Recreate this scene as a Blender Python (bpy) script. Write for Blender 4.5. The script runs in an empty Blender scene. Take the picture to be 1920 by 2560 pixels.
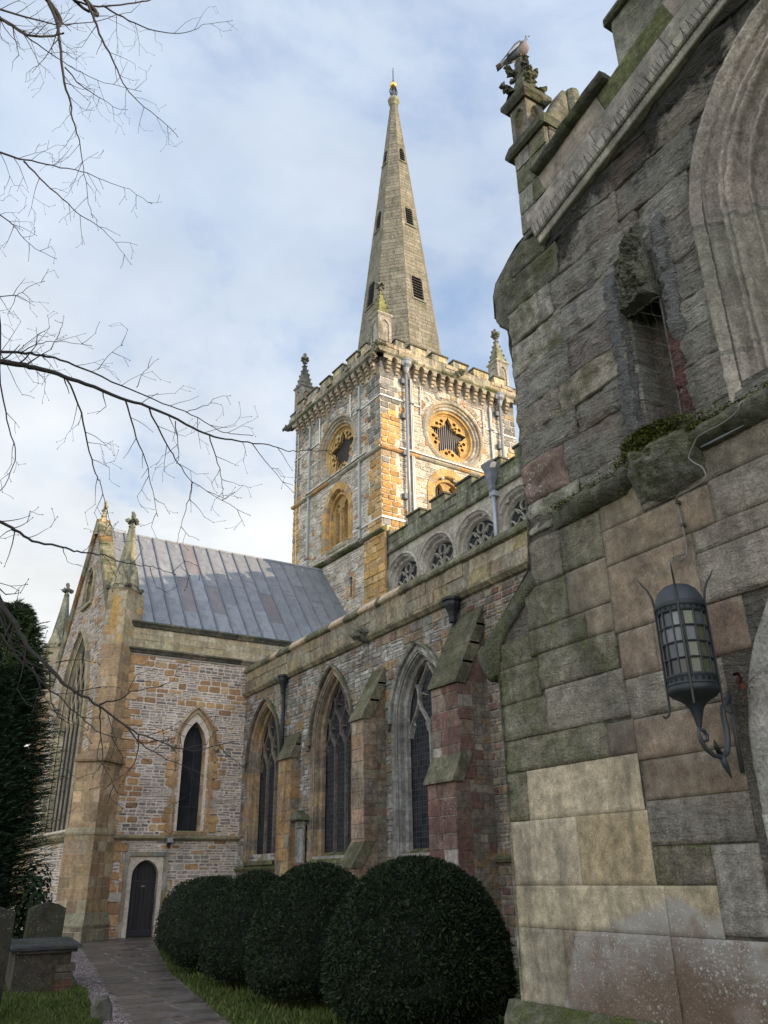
import bpy, math, random
import numpy as np
from mathutils import Vector, Matrix, geometry
R_ = math.radians
sc = bpy.context.scene
# ------------------------------------------------------------------ camera
FPX, PITCH, ROLL, YAW = 2047.0, 24.03, -0.82, 31.66
EYE = np.array([0.0, 0.0, 1.6])
def cam_axes():
    p, r, y = R_(PITCH), R_(ROLL), R_(YAW)
    fw = np.array([math.sin(y)*math.cos(p), math.cos(y)*math.cos(p), math.sin(p)])
    ri = np.array([math.cos(y), -math.sin(y), 0.0]); up = np.cross(ri, fw)
    return ri*math.cos(r)+up*math.sin(r), -ri*math.sin(r)+up*math.cos(r), fw
CR, CU, CF = cam_axes()
cam = bpy.data.cameras.new('camera'); camo = bpy.data.objects.new('camera', cam)
sc.collection.objects.link(camo)
cam.sensor_fit = 'HORIZONTAL'; cam.sensor_width = 36.0; cam.lens = FPX/1920*36
cam.clip_start = 0.1; cam.clip_end = 2000
camo.matrix_world = Matrix(((CR[0], CU[0], -CF[0], EYE[0]), (CR[1], CU[1], -CF[1], EYE[1]),
                            (CR[2], CU[2], -CF[2], EYE[2]), (0, 0, 0, 1)))
sc.camera = camo
def ray(x, y): return CF + CR*(x-960)/FPX - CU*(y-1280)/FPX
def atX(x, y, X): d = ray(x, y); return EYE + d*(X/d[0])        # a point seen in the photo, on the wall plane x = X
def atD(x, y, D): d = ray(x, y); return EYE + d*(D/math.hypot(d[0], d[1]))
# ------------------------------------------------------------------ light
SUN_EL, SUN_DIR = 9.5, (0.55, -0.835)          # low winter sun from behind the nave, to the right
sc.render.engine = 'CYCLES'
sc.view_settings.view_transform = 'Standard'; sc.view_settings.look = 'None'
sc.view_settings.exposure = 0.1; sc.view_settings.gamma = 1.0; sc.view_settings.use_curve_mapping = False
w = bpy.data.worlds.new('World'); sc.world = w; w.use_nodes = True
nt = w.node_tree; nt.nodes.clear()
def N(t, typ, **k):
    n = t.nodes.new(typ)
    for a, b in k.items():
        if a.startswith('i_'):
            key = a[2:]; key = int(key) if key.isdigit() else key.replace('_', ' ')
            n.inputs[key].default_value = b
        else: setattr(n, a, b)
    return n
def LK(t, a, b): t.links.new(a, b)
def MATH(t, op, a, b=None, c=None, clamp=False):
    n = t.nodes.new('ShaderNodeMath'); n.operation = op; n.use_clamp = clamp
    for i, v in enumerate((a, b, c)):
        if v is None: continue
        if isinstance(v, (int, float)): n.inputs[i].default_value = v
        else: LK(t, v, n.inputs[i])
    return n.outputs[0]
def MIX(t, f, a, b, mode='MIX'):
    n = t.nodes.new('ShaderNodeMix'); n.data_type = 'RGBA'; n.blend_type = mode; n.clamp_factor = True
    for i, v in ((0, f), (6, a), (7, b)):
        if isinstance(v, (int, float)): n.inputs[i].default_value = v
        elif isinstance(v, tuple): n.inputs[i].default_value = (*v[:3], 1)
        else: LK(t, v, n.inputs[i])
    return n.outputs[2]
def RAMP(t, f, stops):
    n = t.nodes.new('ShaderNodeValToRGB'); e = n.color_ramp.elements
    while len(e) < len(stops): e.new(0.5)
    for el, (p, c) in zip(e, stops):
        el.position = p; el.color = (c, c, c, 1) if isinstance(c, (int, float)) else (*c, 1)
    LK(t, f, n.inputs[0]); return n.outputs[0]
def NOISE(t, vec, scale, detail=4, rough=0.55, dist=0.0):
    n = N(t, 'ShaderNodeTexNoise'); n.inputs['Scale'].default_value = scale; n.inputs['Detail'].default_value = detail
    n.inputs['Roughness'].default_value = rough; n.inputs['Distortion'].default_value = dist
    if vec is not None: LK(t, vec, n.inputs['Vector'])
    return n.outputs[0]
sky = N(nt, 'ShaderNodeTexSky', sky_type='NISHITA', sun_disc=False, sun_elevation=R_(SUN_EL+8),
        sun_rotation=math.atan2(SUN_DIR[0], SUN_DIR[1]), air_density=1.2, dust_density=1.0, ozone_density=2.0)
tc = N(nt, 'ShaderNodeTexCoord'); sx = N(nt, 'ShaderNodeSeparateXYZ'); LK(nt, tc.outputs['Generated'], sx.inputs[0])
zz = MATH(nt, 'ADD', MATH(nt, 'MAXIMUM', sx.outputs[2], 0.0), 0.22)
cv = N(nt, 'ShaderNodeCombineXYZ'); LK(nt, MATH(nt, 'DIVIDE', sx.outputs[0], zz), cv.inputs[0]); LK(nt, MATH(nt, 'DIVIDE', sx.outputs[1], zz), cv.inputs[1])
n1 = NOISE(nt, cv.outputs[0], 1.5, 8, 0.56, 0.35)
n2 = NOISE(nt, cv.outputs[0], 4.6, 6, 0.6, 0.3)
m = MATH(nt, 'ADD', MATH(nt, 'MULTIPLY', n1, 0.75), MATH(nt, 'MULTIPLY', n2, 0.25))
elev = sx.outputs[2]
m = MATH(nt, 'SUBTRACT', m, MATH(nt, 'MULTIPLY', elev, 0.20))
mask = RAMP(nt, m, [(0.23, 0.08), (0.35, 0.8), (0.44, 1.0)])
cl = RAMP(nt, elev, [(0.0, (8.6, 8.6, 8.5)), (0.4, (8.0, 8.25, 8.4)), (0.68, (6.1, 6.95, 8.2)), (0.9, (6.4, 7.1, 8.1))])
tone = MATH(nt, 'MULTIPLY_ADD', NOISE(nt, cv.outputs[0], 2.2, 5, 0.55), 0.66, 0.73)
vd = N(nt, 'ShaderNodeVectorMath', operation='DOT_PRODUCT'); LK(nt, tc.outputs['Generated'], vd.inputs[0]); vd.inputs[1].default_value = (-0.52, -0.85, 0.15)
tone = MATH(nt, 'MULTIPLY', tone, MATH(nt, 'MULTIPLY_ADD', MATH(nt, 'MAXIMUM', MATH(nt, 'ADD', vd.outputs['Value'], 0.30), 0.0), 1.0, 1.0))  # clouds brightened behind the camera, added as fill for the shaded walls
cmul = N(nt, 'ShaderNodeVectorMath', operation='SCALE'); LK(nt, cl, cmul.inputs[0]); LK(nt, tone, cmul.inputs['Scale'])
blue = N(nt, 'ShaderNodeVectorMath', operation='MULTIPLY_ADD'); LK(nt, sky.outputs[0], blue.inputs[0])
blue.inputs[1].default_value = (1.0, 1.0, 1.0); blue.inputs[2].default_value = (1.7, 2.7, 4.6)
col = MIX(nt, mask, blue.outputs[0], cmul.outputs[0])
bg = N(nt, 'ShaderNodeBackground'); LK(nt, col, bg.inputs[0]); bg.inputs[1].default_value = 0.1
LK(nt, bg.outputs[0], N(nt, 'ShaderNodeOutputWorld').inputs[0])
sun = bpy.data.lights.new('sun', 'SUN'); suno = bpy.data.objects.new('sun', sun); sc.collection.objects.link(suno)
sun.energy = 5.0; sun.angle = R_(0.6); sun.color = (1.0, 0.80, 0.55)
e = R_(SUN_EL); h = math.hypot(*SUN_DIR)
sd = Vector((SUN_DIR[0]/h*math.cos(e), SUN_DIR[1]/h*math.cos(e), math.sin(e)))
suno.rotation_euler = sd.to_track_quat('Z', 'Y').to_euler()
# ------------------------------------------------------------------ mesh helpers
rng = np.random.default_rng(7)
def U(a, b): return a + (b-a)*rng.random()
class MB:
    def __init__(s): s.v = []; s.f = []; s.m = []; s.c = []; s.n = 0
    def add(s, vs, fs, col=(0.5, 0.5, 0.5), mat=0, cols=None):
        s.v.append(np.asarray(vs, float).reshape(-1, 3))
        for i, f in enumerate(fs):
            s.f.append([k+s.n for k in f]); s.m.append(mat); s.c.append(cols[i] if cols is not None else col)
        s.n += len(s.v[-1])
POS = {}
def link(mb, name, mats, parent=None, smooth=False, **props):
    me = bpy.data.meshes.new(name)
    if mb.n == 0: V = np.zeros((1, 3))
    else: V = np.concatenate(mb.v)
    lo, hi = V.min(0), V.max(0); org = np.array([(lo[0]+hi[0])/2, (lo[1]+hi[1])/2, lo[2]])
    fl = [len(f) for f in mb.f]; tot = sum(fl)
    me.vertices.add(len(V)); me.vertices.foreach_set('co', (V-org).ravel())
    me.loops.add(tot); me.loops.foreach_set('vertex_index', np.fromiter((i for f in mb.f for i in f), np.int32, tot))
    me.polygons.add(len(fl)); me.polygons.foreach_set('loop_start', np.concatenate([[0], np.cumsum(fl)[:-1]]).astype(np.int32) if fl else [])
    me.polygons.foreach_set('material_index', np.array(mb.m, np.int32))
    me.polygons.foreach_set('use_smooth', np.full(len(fl), bool(smooth)))
    me.update(calc_edges=True)
    at = me.attributes.new('col', 'FLOAT_COLOR', 'CORNER')
    c = np.array(mb.c, float)
    if c.shape[1] == 3: c = np.hstack([c, np.ones((len(c), 1))])
    at.data.foreach_set('color', np.repeat(c, fl, axis=0).ravel())
    for mt in (mats if isinstance(mats, (list, tuple)) else [mats]): me.materials.append(mt)
    o = bpy.data.objects.new(name, me); sc.collection.objects.link(o)
    place(o, org, parent); tag(o, **props); return o
def place(o, org, parent):
    POS[o.name] = np.array(org, float)
    if parent is not None:
        o.parent = parent; o.location = POS[o.name]-POS[parent.name]
    else: o.location = org
def tag(o, label=None, cat=None, group=None, kind=None):
    if label: o['label'] = label
    if cat: o['category'] = cat
    if group: o['group'] = group
    if kind: o['kind'] = kind
    return o
def empty(name, loc, label, cat, group=None):
    o = bpy.data.objects.new(name, None); sc.collection.objects.link(o); o.empty_display_size = 0.3
    place(o, loc, None); return tag(o, label, cat, group)
def dup(o, off, parent=None, label=None):
    """copy of an object and of its children, shifted by off"""
    c = o.copy(); sc.collection.objects.link(c); c.parent = parent
    POS[c.name] = POS[o.name]+np.array(off)
    c.location = POS[c.name]-(POS[parent.name] if parent is not None else 0)
    if label: c['label'] = label
    for ch in [x for x in bpy.data.objects if x.parent == o]: dup(ch, off, c)
    return c
class Fr:
    def __init__(s, o, u, v, n):
        s.o, s.u, s.v, s.n = [np.array(x, float) for x in (o, u, v, n)]
        s.flip = np.dot(np.cross(s.u, s.v), s.n) < 0
    def P(s, a, b, d=0.0): return s.o + s.u*a + s.v*b + s.n*d
    def PA(s, ab, d):
        ab = np.asarray(ab, float); d = np.broadcast_to(np.asarray(d, float), (len(ab),))
        return s.o + ab[:, :1]*s.u + ab[:, 1:2]*s.v + d[:, None]*s.n
    def add(s, mb, pts, fs, **k):
        if s.flip: fs = [f[::-1] for f in fs]
        mb.add(pts, fs, **k)
def fr_x(X): return Fr((X, 0, 0), (0, 1, 0), (0, 0, 1), (-1, 0, 0))      # wall facing -X: a = y, b = z
def fr_y(Y): return Fr((0, Y, 0), (1, 0, 0), (0, 0, 1), (0, -1, 0))      # wall facing -Y: a = x, b = z
def fr_pts(p, q, flipn=False):                                          # vertical wall from p to q, b = z
    p = np.array([*p, 0.0]); q = np.array([*q, 0.0]); u = (q-p)/np.linalg.norm(q-p); n = np.cross(u, (0, 0, 1))
    return Fr(p, u, (0, 0, 1), -n if flipn else n)
def cut(poly, b):
    xs = []
    for i in range(len(poly)):
        (x0, y0), (x1, y1) = poly[i], poly[(i+1) % len(poly)]
        if (y0 <= b) != (y1 <= b): xs.append(x0+(b-y0)*(x1-x0)/(y1-y0))
    xs.sort(); return list(zip(xs[::2], xs[1::2]))
def spans(outline, holes, b, pad=0.0):
    sp = cut(outline, b)
    for hpoly in holes:
        for (h0, h1) in cut(hpoly, b):
            h0 -= pad; h1 += pad; o = []
            for (s0, s1) in sp:
                if h1 <= s0 or h0 >= s1: o.append((s0, s1)); continue
                if h0 > s0: o.append((s0, h0))
                if h1 < s1: o.append((h1, s1))
            sp = o
    return [s for s in sp if s[1]-s[0] > 0.03]
def stone(mb, fr, a0, a1, b0, b1, h, col, ch=0.0, jit=0.0, inset=0.012, base=-0.01, mat=0):
    w, t = a1-a0, b1-b0
    if w < 0.015 or t < 0.015: return
    inset = min(inset, w*0.3, t*0.3)
    if ch > 0:
        c = min(w, t)*ch; p = [(a0+c, b0), (a1-c, b0), (a1, b0+c), (a1, b1-c), (a1-c, b1), (a0+c, b1), (a0, b1-c), (a0, b0+c)]
    else: p = [(a0, b0), (a1, b0), (a1, b1), (a0, b1)]
    p = np.array(p)
    if jit: p = p + rng.normal(0, jit, p.shape)
    cen = p.mean(0); q = p.copy()
    dx = np.clip(cen[0]-p[:, 0], -inset, inset); dy = np.clip(cen[1]-p[:, 1], -inset, inset)
    q = p + np.stack([dx, dy], 1); n = len(p)
    hh = h + (rng.normal(0, jit*0.7, n) if jit else 0)
    vs = np.vstack([fr.PA(p, base), fr.PA(q, hh)])
    fs = [[i, (i+1) % n, n+(i+1) % n, n+i] for i in range(n)]+[[n+i for i in range(n)]]
    fr.add(mb, vs, fs, col=col, mat=mat)
def jc(c, s=0.10, t=0.015):
    k = 1+rng.normal(0, s); k = min(max(k, 0.5), 1.6); v = np.array(c)*k*(1+rng.normal(0, t, 3)); return tuple(np.clip(v, 0.01, 0.95))
def pick(pal):
    r = rng.random()*sum(p[0] for p in pal)
    for wgt, c in pal:
        r -= wgt
        if r <= 0: return jc(c)
    return jc(pal[-1][1])
def ashlar(mb, fr, outline, holes, pal, b0, b1, rh=(0.25, 0.34), rw=(0.35, 0.8), h=0.006, gap=0.008, pad=0.0, jit=0.0015, inset=0.004, ch=0.0, colf=None, base=-.012):
    b = b0
    while b < b1-0.02:
        t = min(U(*rh), b1-b)
        if b1-(b+t) < rh[0]*0.5: t = b1-b
        for (s0, s1) in spans(outline, holes, b+t/2, pad):
            a = s0
            while a < s1-0.01:
                wd = U(*rw)
                if s1-(a+wd) < rw[0]*0.6: wd = s1-a
                c = colf(a+wd/2, b+t/2) if colf else None
                stone(mb, fr, a+gap/2, a+wd-gap/2, b+gap/2, b+t-gap/2, h+U(-.3, .3)*h, c or pick(pal), ch, jit, inset, base)
                a += wd
        b += t
def rubble(mb, fr, outline, holes, thin, block, b0, b1, pblock=0.25, pad=-0.05, band=(0.17, 0.27), gap=0.016, h=0.02, nthin=(2, 3), thw=(0.16, 0.42), pbf=None, ch=0.16, thinf=None, bw=(0.18, 0.42)):
    b = b0
    while b < b1-0.03:
        t = min(U(*band), b1-b)
        if b1-(b+t) < band[0]*0.5: t = b1-b
        for (s0, s1) in spans(outline, holes, b+t/2, pad):
            a = s0
            while a < s1-0.01:
                pb = pbf(a, b) if pbf else pblock
                if rng.random() < pb:
                    wd = min(U(*bw), s1-a)
                    if s1-(a+wd) < 0.12: wd = s1-a
                    stone(mb, fr, a+gap/2, a+wd-gap/2, b+gap/2, b+t-gap/2, h*U(.8, 1.5), pick(block), ch, 0.006, 0.02)
                    a += wd
                else:
                    wd = min(U(0.35, 1.0), s1-a)
                    if s1-(a+wd) < 0.15: wd = s1-a
                    n = int(rng.integers(nthin[0], nthin[1]+1)); ys = np.linspace(0, t, n+1); ys[1:-1] += rng.normal(0, t*0.05, n-1)
                    for k in range(n):
                        x = a
                        while x < a+wd-0.01:
                            ww = U(*thw)
                            if a+wd-(x+ww) < thw[0]*0.7: ww = a+wd-x
                            stone(mb, fr, x+gap/2, x+ww-gap/2, b+ys[k]+gap/2, b+ys[k+1]-gap/2, h*U(.3, 1.4), pick(thinf(x, b) if thinf else thin), ch, 0.005, 0.014)
                            x += ww
                    a += wd
        b += t
def fill(mb, fr, outline, holes=(), d=0.0, col=(0.5, 0.45, 0.4), mat=0):
    pts = []; ed = []
    for poly in [outline]+list(holes):
        k = len(pts); pts += [Vector((float(x), float(y))) for x, y in poly]; ed += [(k+i, k+(i+1) % len(poly)) for i in range(len(poly))]
    vs, _, fs, *_r = geometry.delaunay_2d_cdt(pts, ed, [], 0, 1e-5)
    vs = np.array([tuple(v) for v in vs])
    def inside(p, poly):
        r = False
        for (x0, x1) in cut(poly, p[1]+1e-7):
            if x0 <= p[0] <= x1: r = True
        return r
    keep = []
    for f in fs:
        c = vs[list(f)].mean(0)
        if inside(c, outline) and not any(inside(c, hh) for hh in holes): keep.append(list(f))
    fr.add(mb, fr.PA(vs, d), keep, col=col, mat=mat)
def arch(c, w, sill, spring, apex, n=9):
    r = apex-spring; Rr = (w*w+r*r)/(2*w); th = math.asin(min(1, r/Rr)); L = []; Q = []
    for i in range(n+1):
        t = th*i/n; x = Rr*(1-math.cos(t)); y = spring+Rr*math.sin(t)
        L.append((c-w+x, y)); Q.append((c+w-x, y))
    return [(c-w, sill)]+L+Q[::-1][1:]+[(c+w, sill)]
def circle(c, r, n=40): return [(c[0]-r*math.cos(2*math.pi*i/n), c[1]+r*math.sin(2*math.pi*i/n)) for i in range(n)]
def sweep(mb, fr, path, prof, closed=False, stone_len=None, col=None, pal=None, joint=(0.2, 0.17, 0.14), gap=0.012, mat=0, endcap=True, colf=None):
    """profile (offset to the left of the path, depth) run along a path in the wall's plane, in stones"""
    P0 = [np.array(p, float) for p in path]; n0 = len(P0); pts = []; nr = []; seg = []
    def nrm(i):
        d = P0[(i+1) % n0]-P0[i]; d = d/(np.linalg.norm(d)+1e-9); return np.array([-d[1], d[0]])
    ns = n0 if closed else n0-1; N_ = [nrm(i) for i in range(ns)]
    def mit(a, b):
        m_ = a+b; l = np.dot(m_, m_)
        return a if l < 0.3 else m_*2/l
    acc = 0.0; nextj = stone_len*U(.6, 1.1) if stone_len else 1e9
    colr = lambda p: (colf(p) if colf else (pick(pal) if pal else jc(col, .05, .02)))
    cur = colr(P0[0])
    for i in range(ns):
        a, b = P0[i], P0[(i+1) % n0]; L = np.linalg.norm(b-a)
        if closed: m0, m1 = mit(N_[i-1], N_[i]), mit(N_[i], N_[(i+1) % ns])
        else: m0 = mit(N_[i-1], N_[i]) if i else N_[i]; m1 = mit(N_[i], N_[i+1]) if i < ns-1 else N_[i]
        ts = [(0.0, cur)]
        while acc+L > nextj+gap*1.5 and L > 0:
            t = (nextj-acc)/L
            if t > 0.001 and t+gap/L < 0.999:
                ts.append((t, joint)); cur = colr(a+(b-a)*t); ts.append((t+gap/L, cur))
            nextj += stone_len*U(.75, 1.25)
        for t, c_ in ts: pts.append(a+(b-a)*t); nr.append(m0*(1-t)+m1*t); seg.append(c_)
        acc += L
        if i == ns-1 and not closed: pts.append(b); nr.append(m1)
    pts = np.array(pts); nr = np.array(nr); K = len(prof); n = len(pts)
    V = []
    for (off, dep) in prof: V.append(fr.PA(pts+nr*off, dep))
    V = np.stack(V, 1).reshape(-1, 3); fs = []; cs = []
    for i in range(n if closed else n-1):
        j = (i+1) % n
        for k in range(K-1): fs.append([i*K+k, j*K+k, j*K+k+1, i*K+k+1]); cs.append(seg[i])
    if endcap and not closed and K > 2:
        fs.append(list(range(K))); cs.append(seg[0]); fs.append([(n-1)*K+k for k in range(K)][::-1]); cs.append(seg[-1])
    fr.add(mb, V, [f[::-1] for f in fs], cols=cs, mat=mat)
def prism(mb, fr, poly, d0, d1, col=(.3, .3, .3), ch=0.01, mat=0, back=False, colf=None):
    """polygon in the wall's plane, extruded from depth d0 out to d1 with a chamfered front edge"""
    p = np.array(poly, float); n = len(p)
    ar = sum(p[i][0]*p[(i+1) % n][1]-p[(i+1) % n][0]*p[i][1] for i in range(n))
    if ar < 0: p = p[::-1]
    q = []
    for i in range(n):
        a, b, c = p[i-1], p[i], p[(i+1) % n]
        e1 = (b-a)/(np.linalg.norm(b-a)+1e-9); e2 = (c-b)/(np.linalg.norm(c-b)+1e-9)
        n1 = np.array([-e1[1], e1[0]]); n2 = np.array([-e2[1], e2[0]]); m_ = n1+n2; l = max(np.dot(m_, m_), 0.4)
        q.append(b+m_*2/l*ch)
    q = np.array(q); s = 1 if d1 > d0 else -1
    vs = np.vstack([fr.PA(p, d0), fr.PA(p, d1-s*ch), fr.PA(q, d1)])
    fs = [[i, (i+1) % n, n+(i+1) % n, n+i] for i in range(n)]+[[n+i, n+(i+1) % n, 2*n+(i+1) % n, 2*n+i] for i in range(n)]+[[2*n+i for i in range(n)]]
    if back: fs.append([i for i in range(n)][::-1])
    fr.add(mb, vs, fs, col=col, mat=mat)
def box(mb, x0, x1, y0, y1, z0, z1, col=(.3, .3, .3), ch=0.008, mat=0):
    prism(mb, Fr((0, 0, 0), (0, 1, 0), (0, 0, 1), (-1, 0, 0)), [(y0, z0), (y1, z0), (y1, z1), (y0, z1)], -x1, -x0, col, ch, mat, True)
def tube(mb, pts, rad, n=6, col=(.1, .1, .1), mat=0, cap=True):
    P = np.array(pts, float); m_ = len(P); rad = np.broadcast_to(np.asarray(rad, float), (m_,))
    T = np.gradient(P, axis=0); T /= (np.linalg.norm(T, axis=1)[:, None]+1e-9)
    ref = np.array([0, 0, 1.0]) if abs(T[0][2]) < 0.9 else np.array([1.0, 0, 0])
    x = np.cross(T[0], ref); x /= np.linalg.norm(x); an = np.arange(n)*2*math.pi/n; V = []
    for i in range(m_):
        x = x-T[i]*np.dot(x, T[i]); x /= (np.linalg.norm(x)+1e-9); y = np.cross(T[i], x)
        V.append(P[i]+rad[i]*(np.cos(an)[:, None]*x+np.sin(an)[:, None]*y))
    V = np.concatenate(V); fs = []
    for i in range(m_-1):
        for k in range(n): fs.append([i*n+k, i*n+(k+1) % n, (i+1)*n+(k+1) % n, (i+1)*n+k])
    if cap: fs.append(list(range(n))[::-1]); fs.append([(m_-1)*n+k for k in range(n)])
    mb.add(V, fs, col=col, mat=mat)
def lathe(mb, cen, prof, n=16, col=(.1, .1, .1), mat=0, ax=(0, 0, 1), jag=0.0, a0=0.0, a1=2*math.pi, phase=0.0, colf=None):
    c = np.array(cen, float); V = []; K = len(prof); full = abs(a1-a0-2*math.pi) < 1e-6; M = n if full else n+1
    for j in range(M):
        t = a0+(a1-a0)*j/n+phase
        for (r, z) in prof:
            rr = r*(1+(rng.normal(0, jag) if jag else 0)); V.append(c+np.array([rr*math.cos(t), rr*math.sin(t), z]))
    fs = []
    for j in range(n):
        k = (j+1) % M
        for i in range(K-1): fs.append([j*K+i, k*K+i, k*K+i+1, j*K+i+1])
    mb.add(V, fs, col=col, mat=mat)
def blob(mb, cen, r, col=(.2, .2, .2), n=8, jag=0.12, mat=0):
    c = np.array(cen, float); r = np.array(r if hasattr(r, '__len__') else (r, r, r), float); V = []; fs = []; m_ = n//2+1
    for i in range(m_+1):
        ph = math.pi*i/m_
        for j in range(n):
            t = 2*math.pi*j/n; k = 1+rng.normal(0, jag)
            V.append(c+r*k*np.array([math.sin(ph)*math.cos(t), math.sin(ph)*math.sin(t), math.cos(ph)]))
    for i in range(m_):
        for j in range(n): fs.append([i*n+j, (i+1)*n+j, (i+1)*n+(j+1) % n, i*n+(j+1) % n])
    mb.add(V, fs, col=col, mat=mat)
# value noise, 2-D, vectorised
_g = np.random.default_rng(3).random((256, 256))
def vn(x, y):
    xi = np.floor(x).astype(int); yi = np.floor(y).astype(int); fx = x-xi; fy = y-yi
    fx = fx*fx*(3-2*fx); fy = fy*fy*(3-2*fy); g = lambda i, j: _g[i & 255, j & 255]
    return (g(xi, yi)*(1-fx)+g(xi+1, yi)*fx)*(1-fy)+(g(xi, yi+1)*(1-fx)+g(xi+1, yi+1)*fx)*fy
def fbm(x, y, o=4, r=0.5):
    s = 0; a = 1; t = 0
    for k in range(o): s = s+a*vn(x*2**k+17.3*k, y*2**k+5.1*k); t += a; a *= r
    return s/t
# ------------------------------------------------------------------ materials
MATS = {}
def stone_mat(name, rough=0.9, bump=0.5, fine=60.0, strata=0.0, lichen=0.0, moss=0.0, mossn=0.0, stain=0.3, bdist=0.02, spec=0.25, blotch=0.35, wet=0.0, mosscol=(0.055, 0.065, 0.015), dark=(0.05, 0.047, 0.042), mould=False, damp=False):
    mt = bpy.data.materials.new(name); mt.use_nodes = True; t = mt.node_tree; t.nodes.clear(); MATS[name] = mt
    tc = N(t, 'ShaderNodeTexCoord'); P = tc.outputs['Object']; geo = N(t, 'ShaderNodeNewGeometry'); GP = geo.outputs['Position']
    at = N(t, 'ShaderNodeAttribute', attribute_name='col'); c = at.outputs['Color']
    big = NOISE(t, GP, 1.3, 5, 0.6); med = NOISE(t, GP, 9.0, 5, 0.62); fin = NOISE(t, GP, fine, 4, 0.65)
    k = MATH(t, 'MULTIPLY_ADD', MATH(t, 'SUBTRACT', big, 0.5), blotch*3.2, 1.0)
    k = MATH(t, 'MULTIPLY', k, MATH(t, 'MULTIPLY_ADD', MATH(t, 'SUBTRACT', med, 0.5), blotch*4.2, 1.0))
    k = MATH(t, 'MULTIPLY', k, MATH(t, 'MULTIPLY_ADD', MATH(t, 'SUBTRACT', fin, 0.5), 1.8, 1.0)); k = MATH(t, 'MAXIMUM', k, 0.3)
    s = N(t, 'ShaderNodeVectorMath', operation='SCALE'); LK(t, c, s.inputs[0]); LK(t, k, s.inputs['Scale']); c = s.outputs[0]
    if stain:
        mp = N(t, 'ShaderNodeMapping'); mp.inputs['Scale'].default_value = (2.6, 2.6, 0.45); LK(t, GP, mp.inputs[0])
        st = RAMP(t, NOISE(t, mp.outputs[0], 1.5, 6, 0.62, 0.4), [(0.46, 0.0), (0.62, 1.0)])
        c = MIX(t, MATH(t, 'MULTIPLY', st, stain), c, dark)
    if mould:      # black growth hanging in ragged patches below the raking cornice, rusty stains
        sp = N(t, 'ShaderNodeSeparateXYZ'); LK(t, GP, sp.inputs[0])
        hh = MATH(t, 'SUBTRACT', MATH(t, 'MULTIPLY_ADD', sp.outputs[1], -0.287, 9.19), sp.outputs[2])
        nn = MATH(t, 'ADD', MATH(t, 'MULTIPLY', NOISE(t, GP, 1.6, 3, 0.5), 0.9), MATH(t, 'MULTIPLY', NOISE(t, GP, 8, 5, 0.65), 0.45))
        mk = RAMP(t, MATH(t, 'SUBTRACT', nn, MATH(t, 'MULTIPLY', hh, 0.62)), [(0.30, 0.0), (0.40, 1.0)])
        c = MIX(t, MATH(t, 'MULTIPLY', mk, 0.93), c, (0.035, 0.032, 0.026))
        c = MIX(t, MATH(t, 'MULTIPLY', RAMP(t, NOISE(t, GP, 1.1, 4, 0.6, 0.5), [(0.56, 0.0), (0.64, 1.0)]), 0.45), c, (0.25, 0.17, 0.13))
    if damp:       # the pale lichened tide mark at the foot of the porch wall
        sp = N(t, 'ShaderNodeSeparateXYZ'); LK(t, GP, sp.inputs[0]); Y = sp.outputs[1]
        bd = MATH(t, 'MAXIMUM', MATH(t, 'MULTIPLY_ADD', MATH(t, 'ABSOLUTE', MATH(t, 'SUBTRACT', Y, 4.38)), -0.30, 1.47), 1.14)
        bd = MATH(t, 'SUBTRACT', bd, MATH(t, 'MULTIPLY', MATH(t, 'MAXIMUM', MATH(t, 'SUBTRACT', Y, 5.35), 0.0), 2.2))
        dd = MATH(t, 'SUBTRACT', MATH(t, 'ADD', bd, MATH(t, 'MULTIPLY', MATH(t, 'SUBTRACT', NOISE(t, GP, 5, 5, 0.7), 0.5), 0.35)), sp.outputs[2])
        c2 = MIX(t, RAMP(t, MATH(t, 'ADD', dd, MATH(t, 'MULTIPLY', med, 0.5)), [(0.35, 0.0), (0.75, 1.0)]), (0.29, 0.275, 0.25), (0.115, 0.078, 0.055))
        c2 = MIX(t, RAMP(t, NOISE(t, GP, 2.3, 4, 0.6), [(0.5, 0.0), (0.6, 1.0)]), c2, (0.19, 0.145, 0.12))
        c = MIX(t, MATH(t, 'MULTIPLY', RAMP(t, dd, [(0.0, 0.0), (0.07, 1.0)]), 0.85), c, c2)
        vo = N(t, 'ShaderNodeTexVoronoi', feature='F1'); vo.inputs['Scale'].default_value = 42.0; LK(t, GP, vo.inputs['Vector'])
        fl = RAMP(t, MATH(t, 'ADD', vo.outputs['Distance'], MATH(t, 'MULTIPLY', NOISE(t, GP, 14, 4, 0.7), 0.9)), [(0.60, 1.0), (0.68, 0.0)])
        near = RAMP(t, dd, [(-0.03, 0.0), (0.05, 1.0), (0.55, 0.4)])
        c = MIX(t, MATH(t, 'MULTIPLY', MATH(t, 'MULTIPLY', fl, near), 0.75), c, (0.50, 0.49, 0.45))
    if lichen:
        vo = N(t, 'ShaderNodeTexVoronoi', feature='F1'); vo.inputs['Scale'].default_value = 13.0; LK(t, GP, vo.inputs['Vector'])
        sp = RAMP(t, MATH(t, 'ADD', vo.outputs['Distance'], MATH(t, 'MULTIPLY', NOISE(t, GP, 25, 3), 0.25)), [(0.24, 1.0), (0.3, 0.0)])
        zone = RAMP(t, NOISE(t, GP, 1.7, 4, 0.6), [(0.5, 0.0), (0.62, 1.0)])
        sc2 = RAMP(t, NOISE(t, GP, 34, 5, 0.7), [(0.56, 0.0), (0.62, 1.0)])
        lm = MATH(t, 'MULTIPLY', MATH(t, 'MAXIMUM', MATH(t, 'MULTIPLY', sp, 0.9), MATH(t, 'MULTIPLY', sc2, 0.75)), MATH(t, 'MULTIPLY', zone, lichen), clamp=True)
        c = MIX(t, lm, c, (0.46, 0.45, 0.40))
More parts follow.
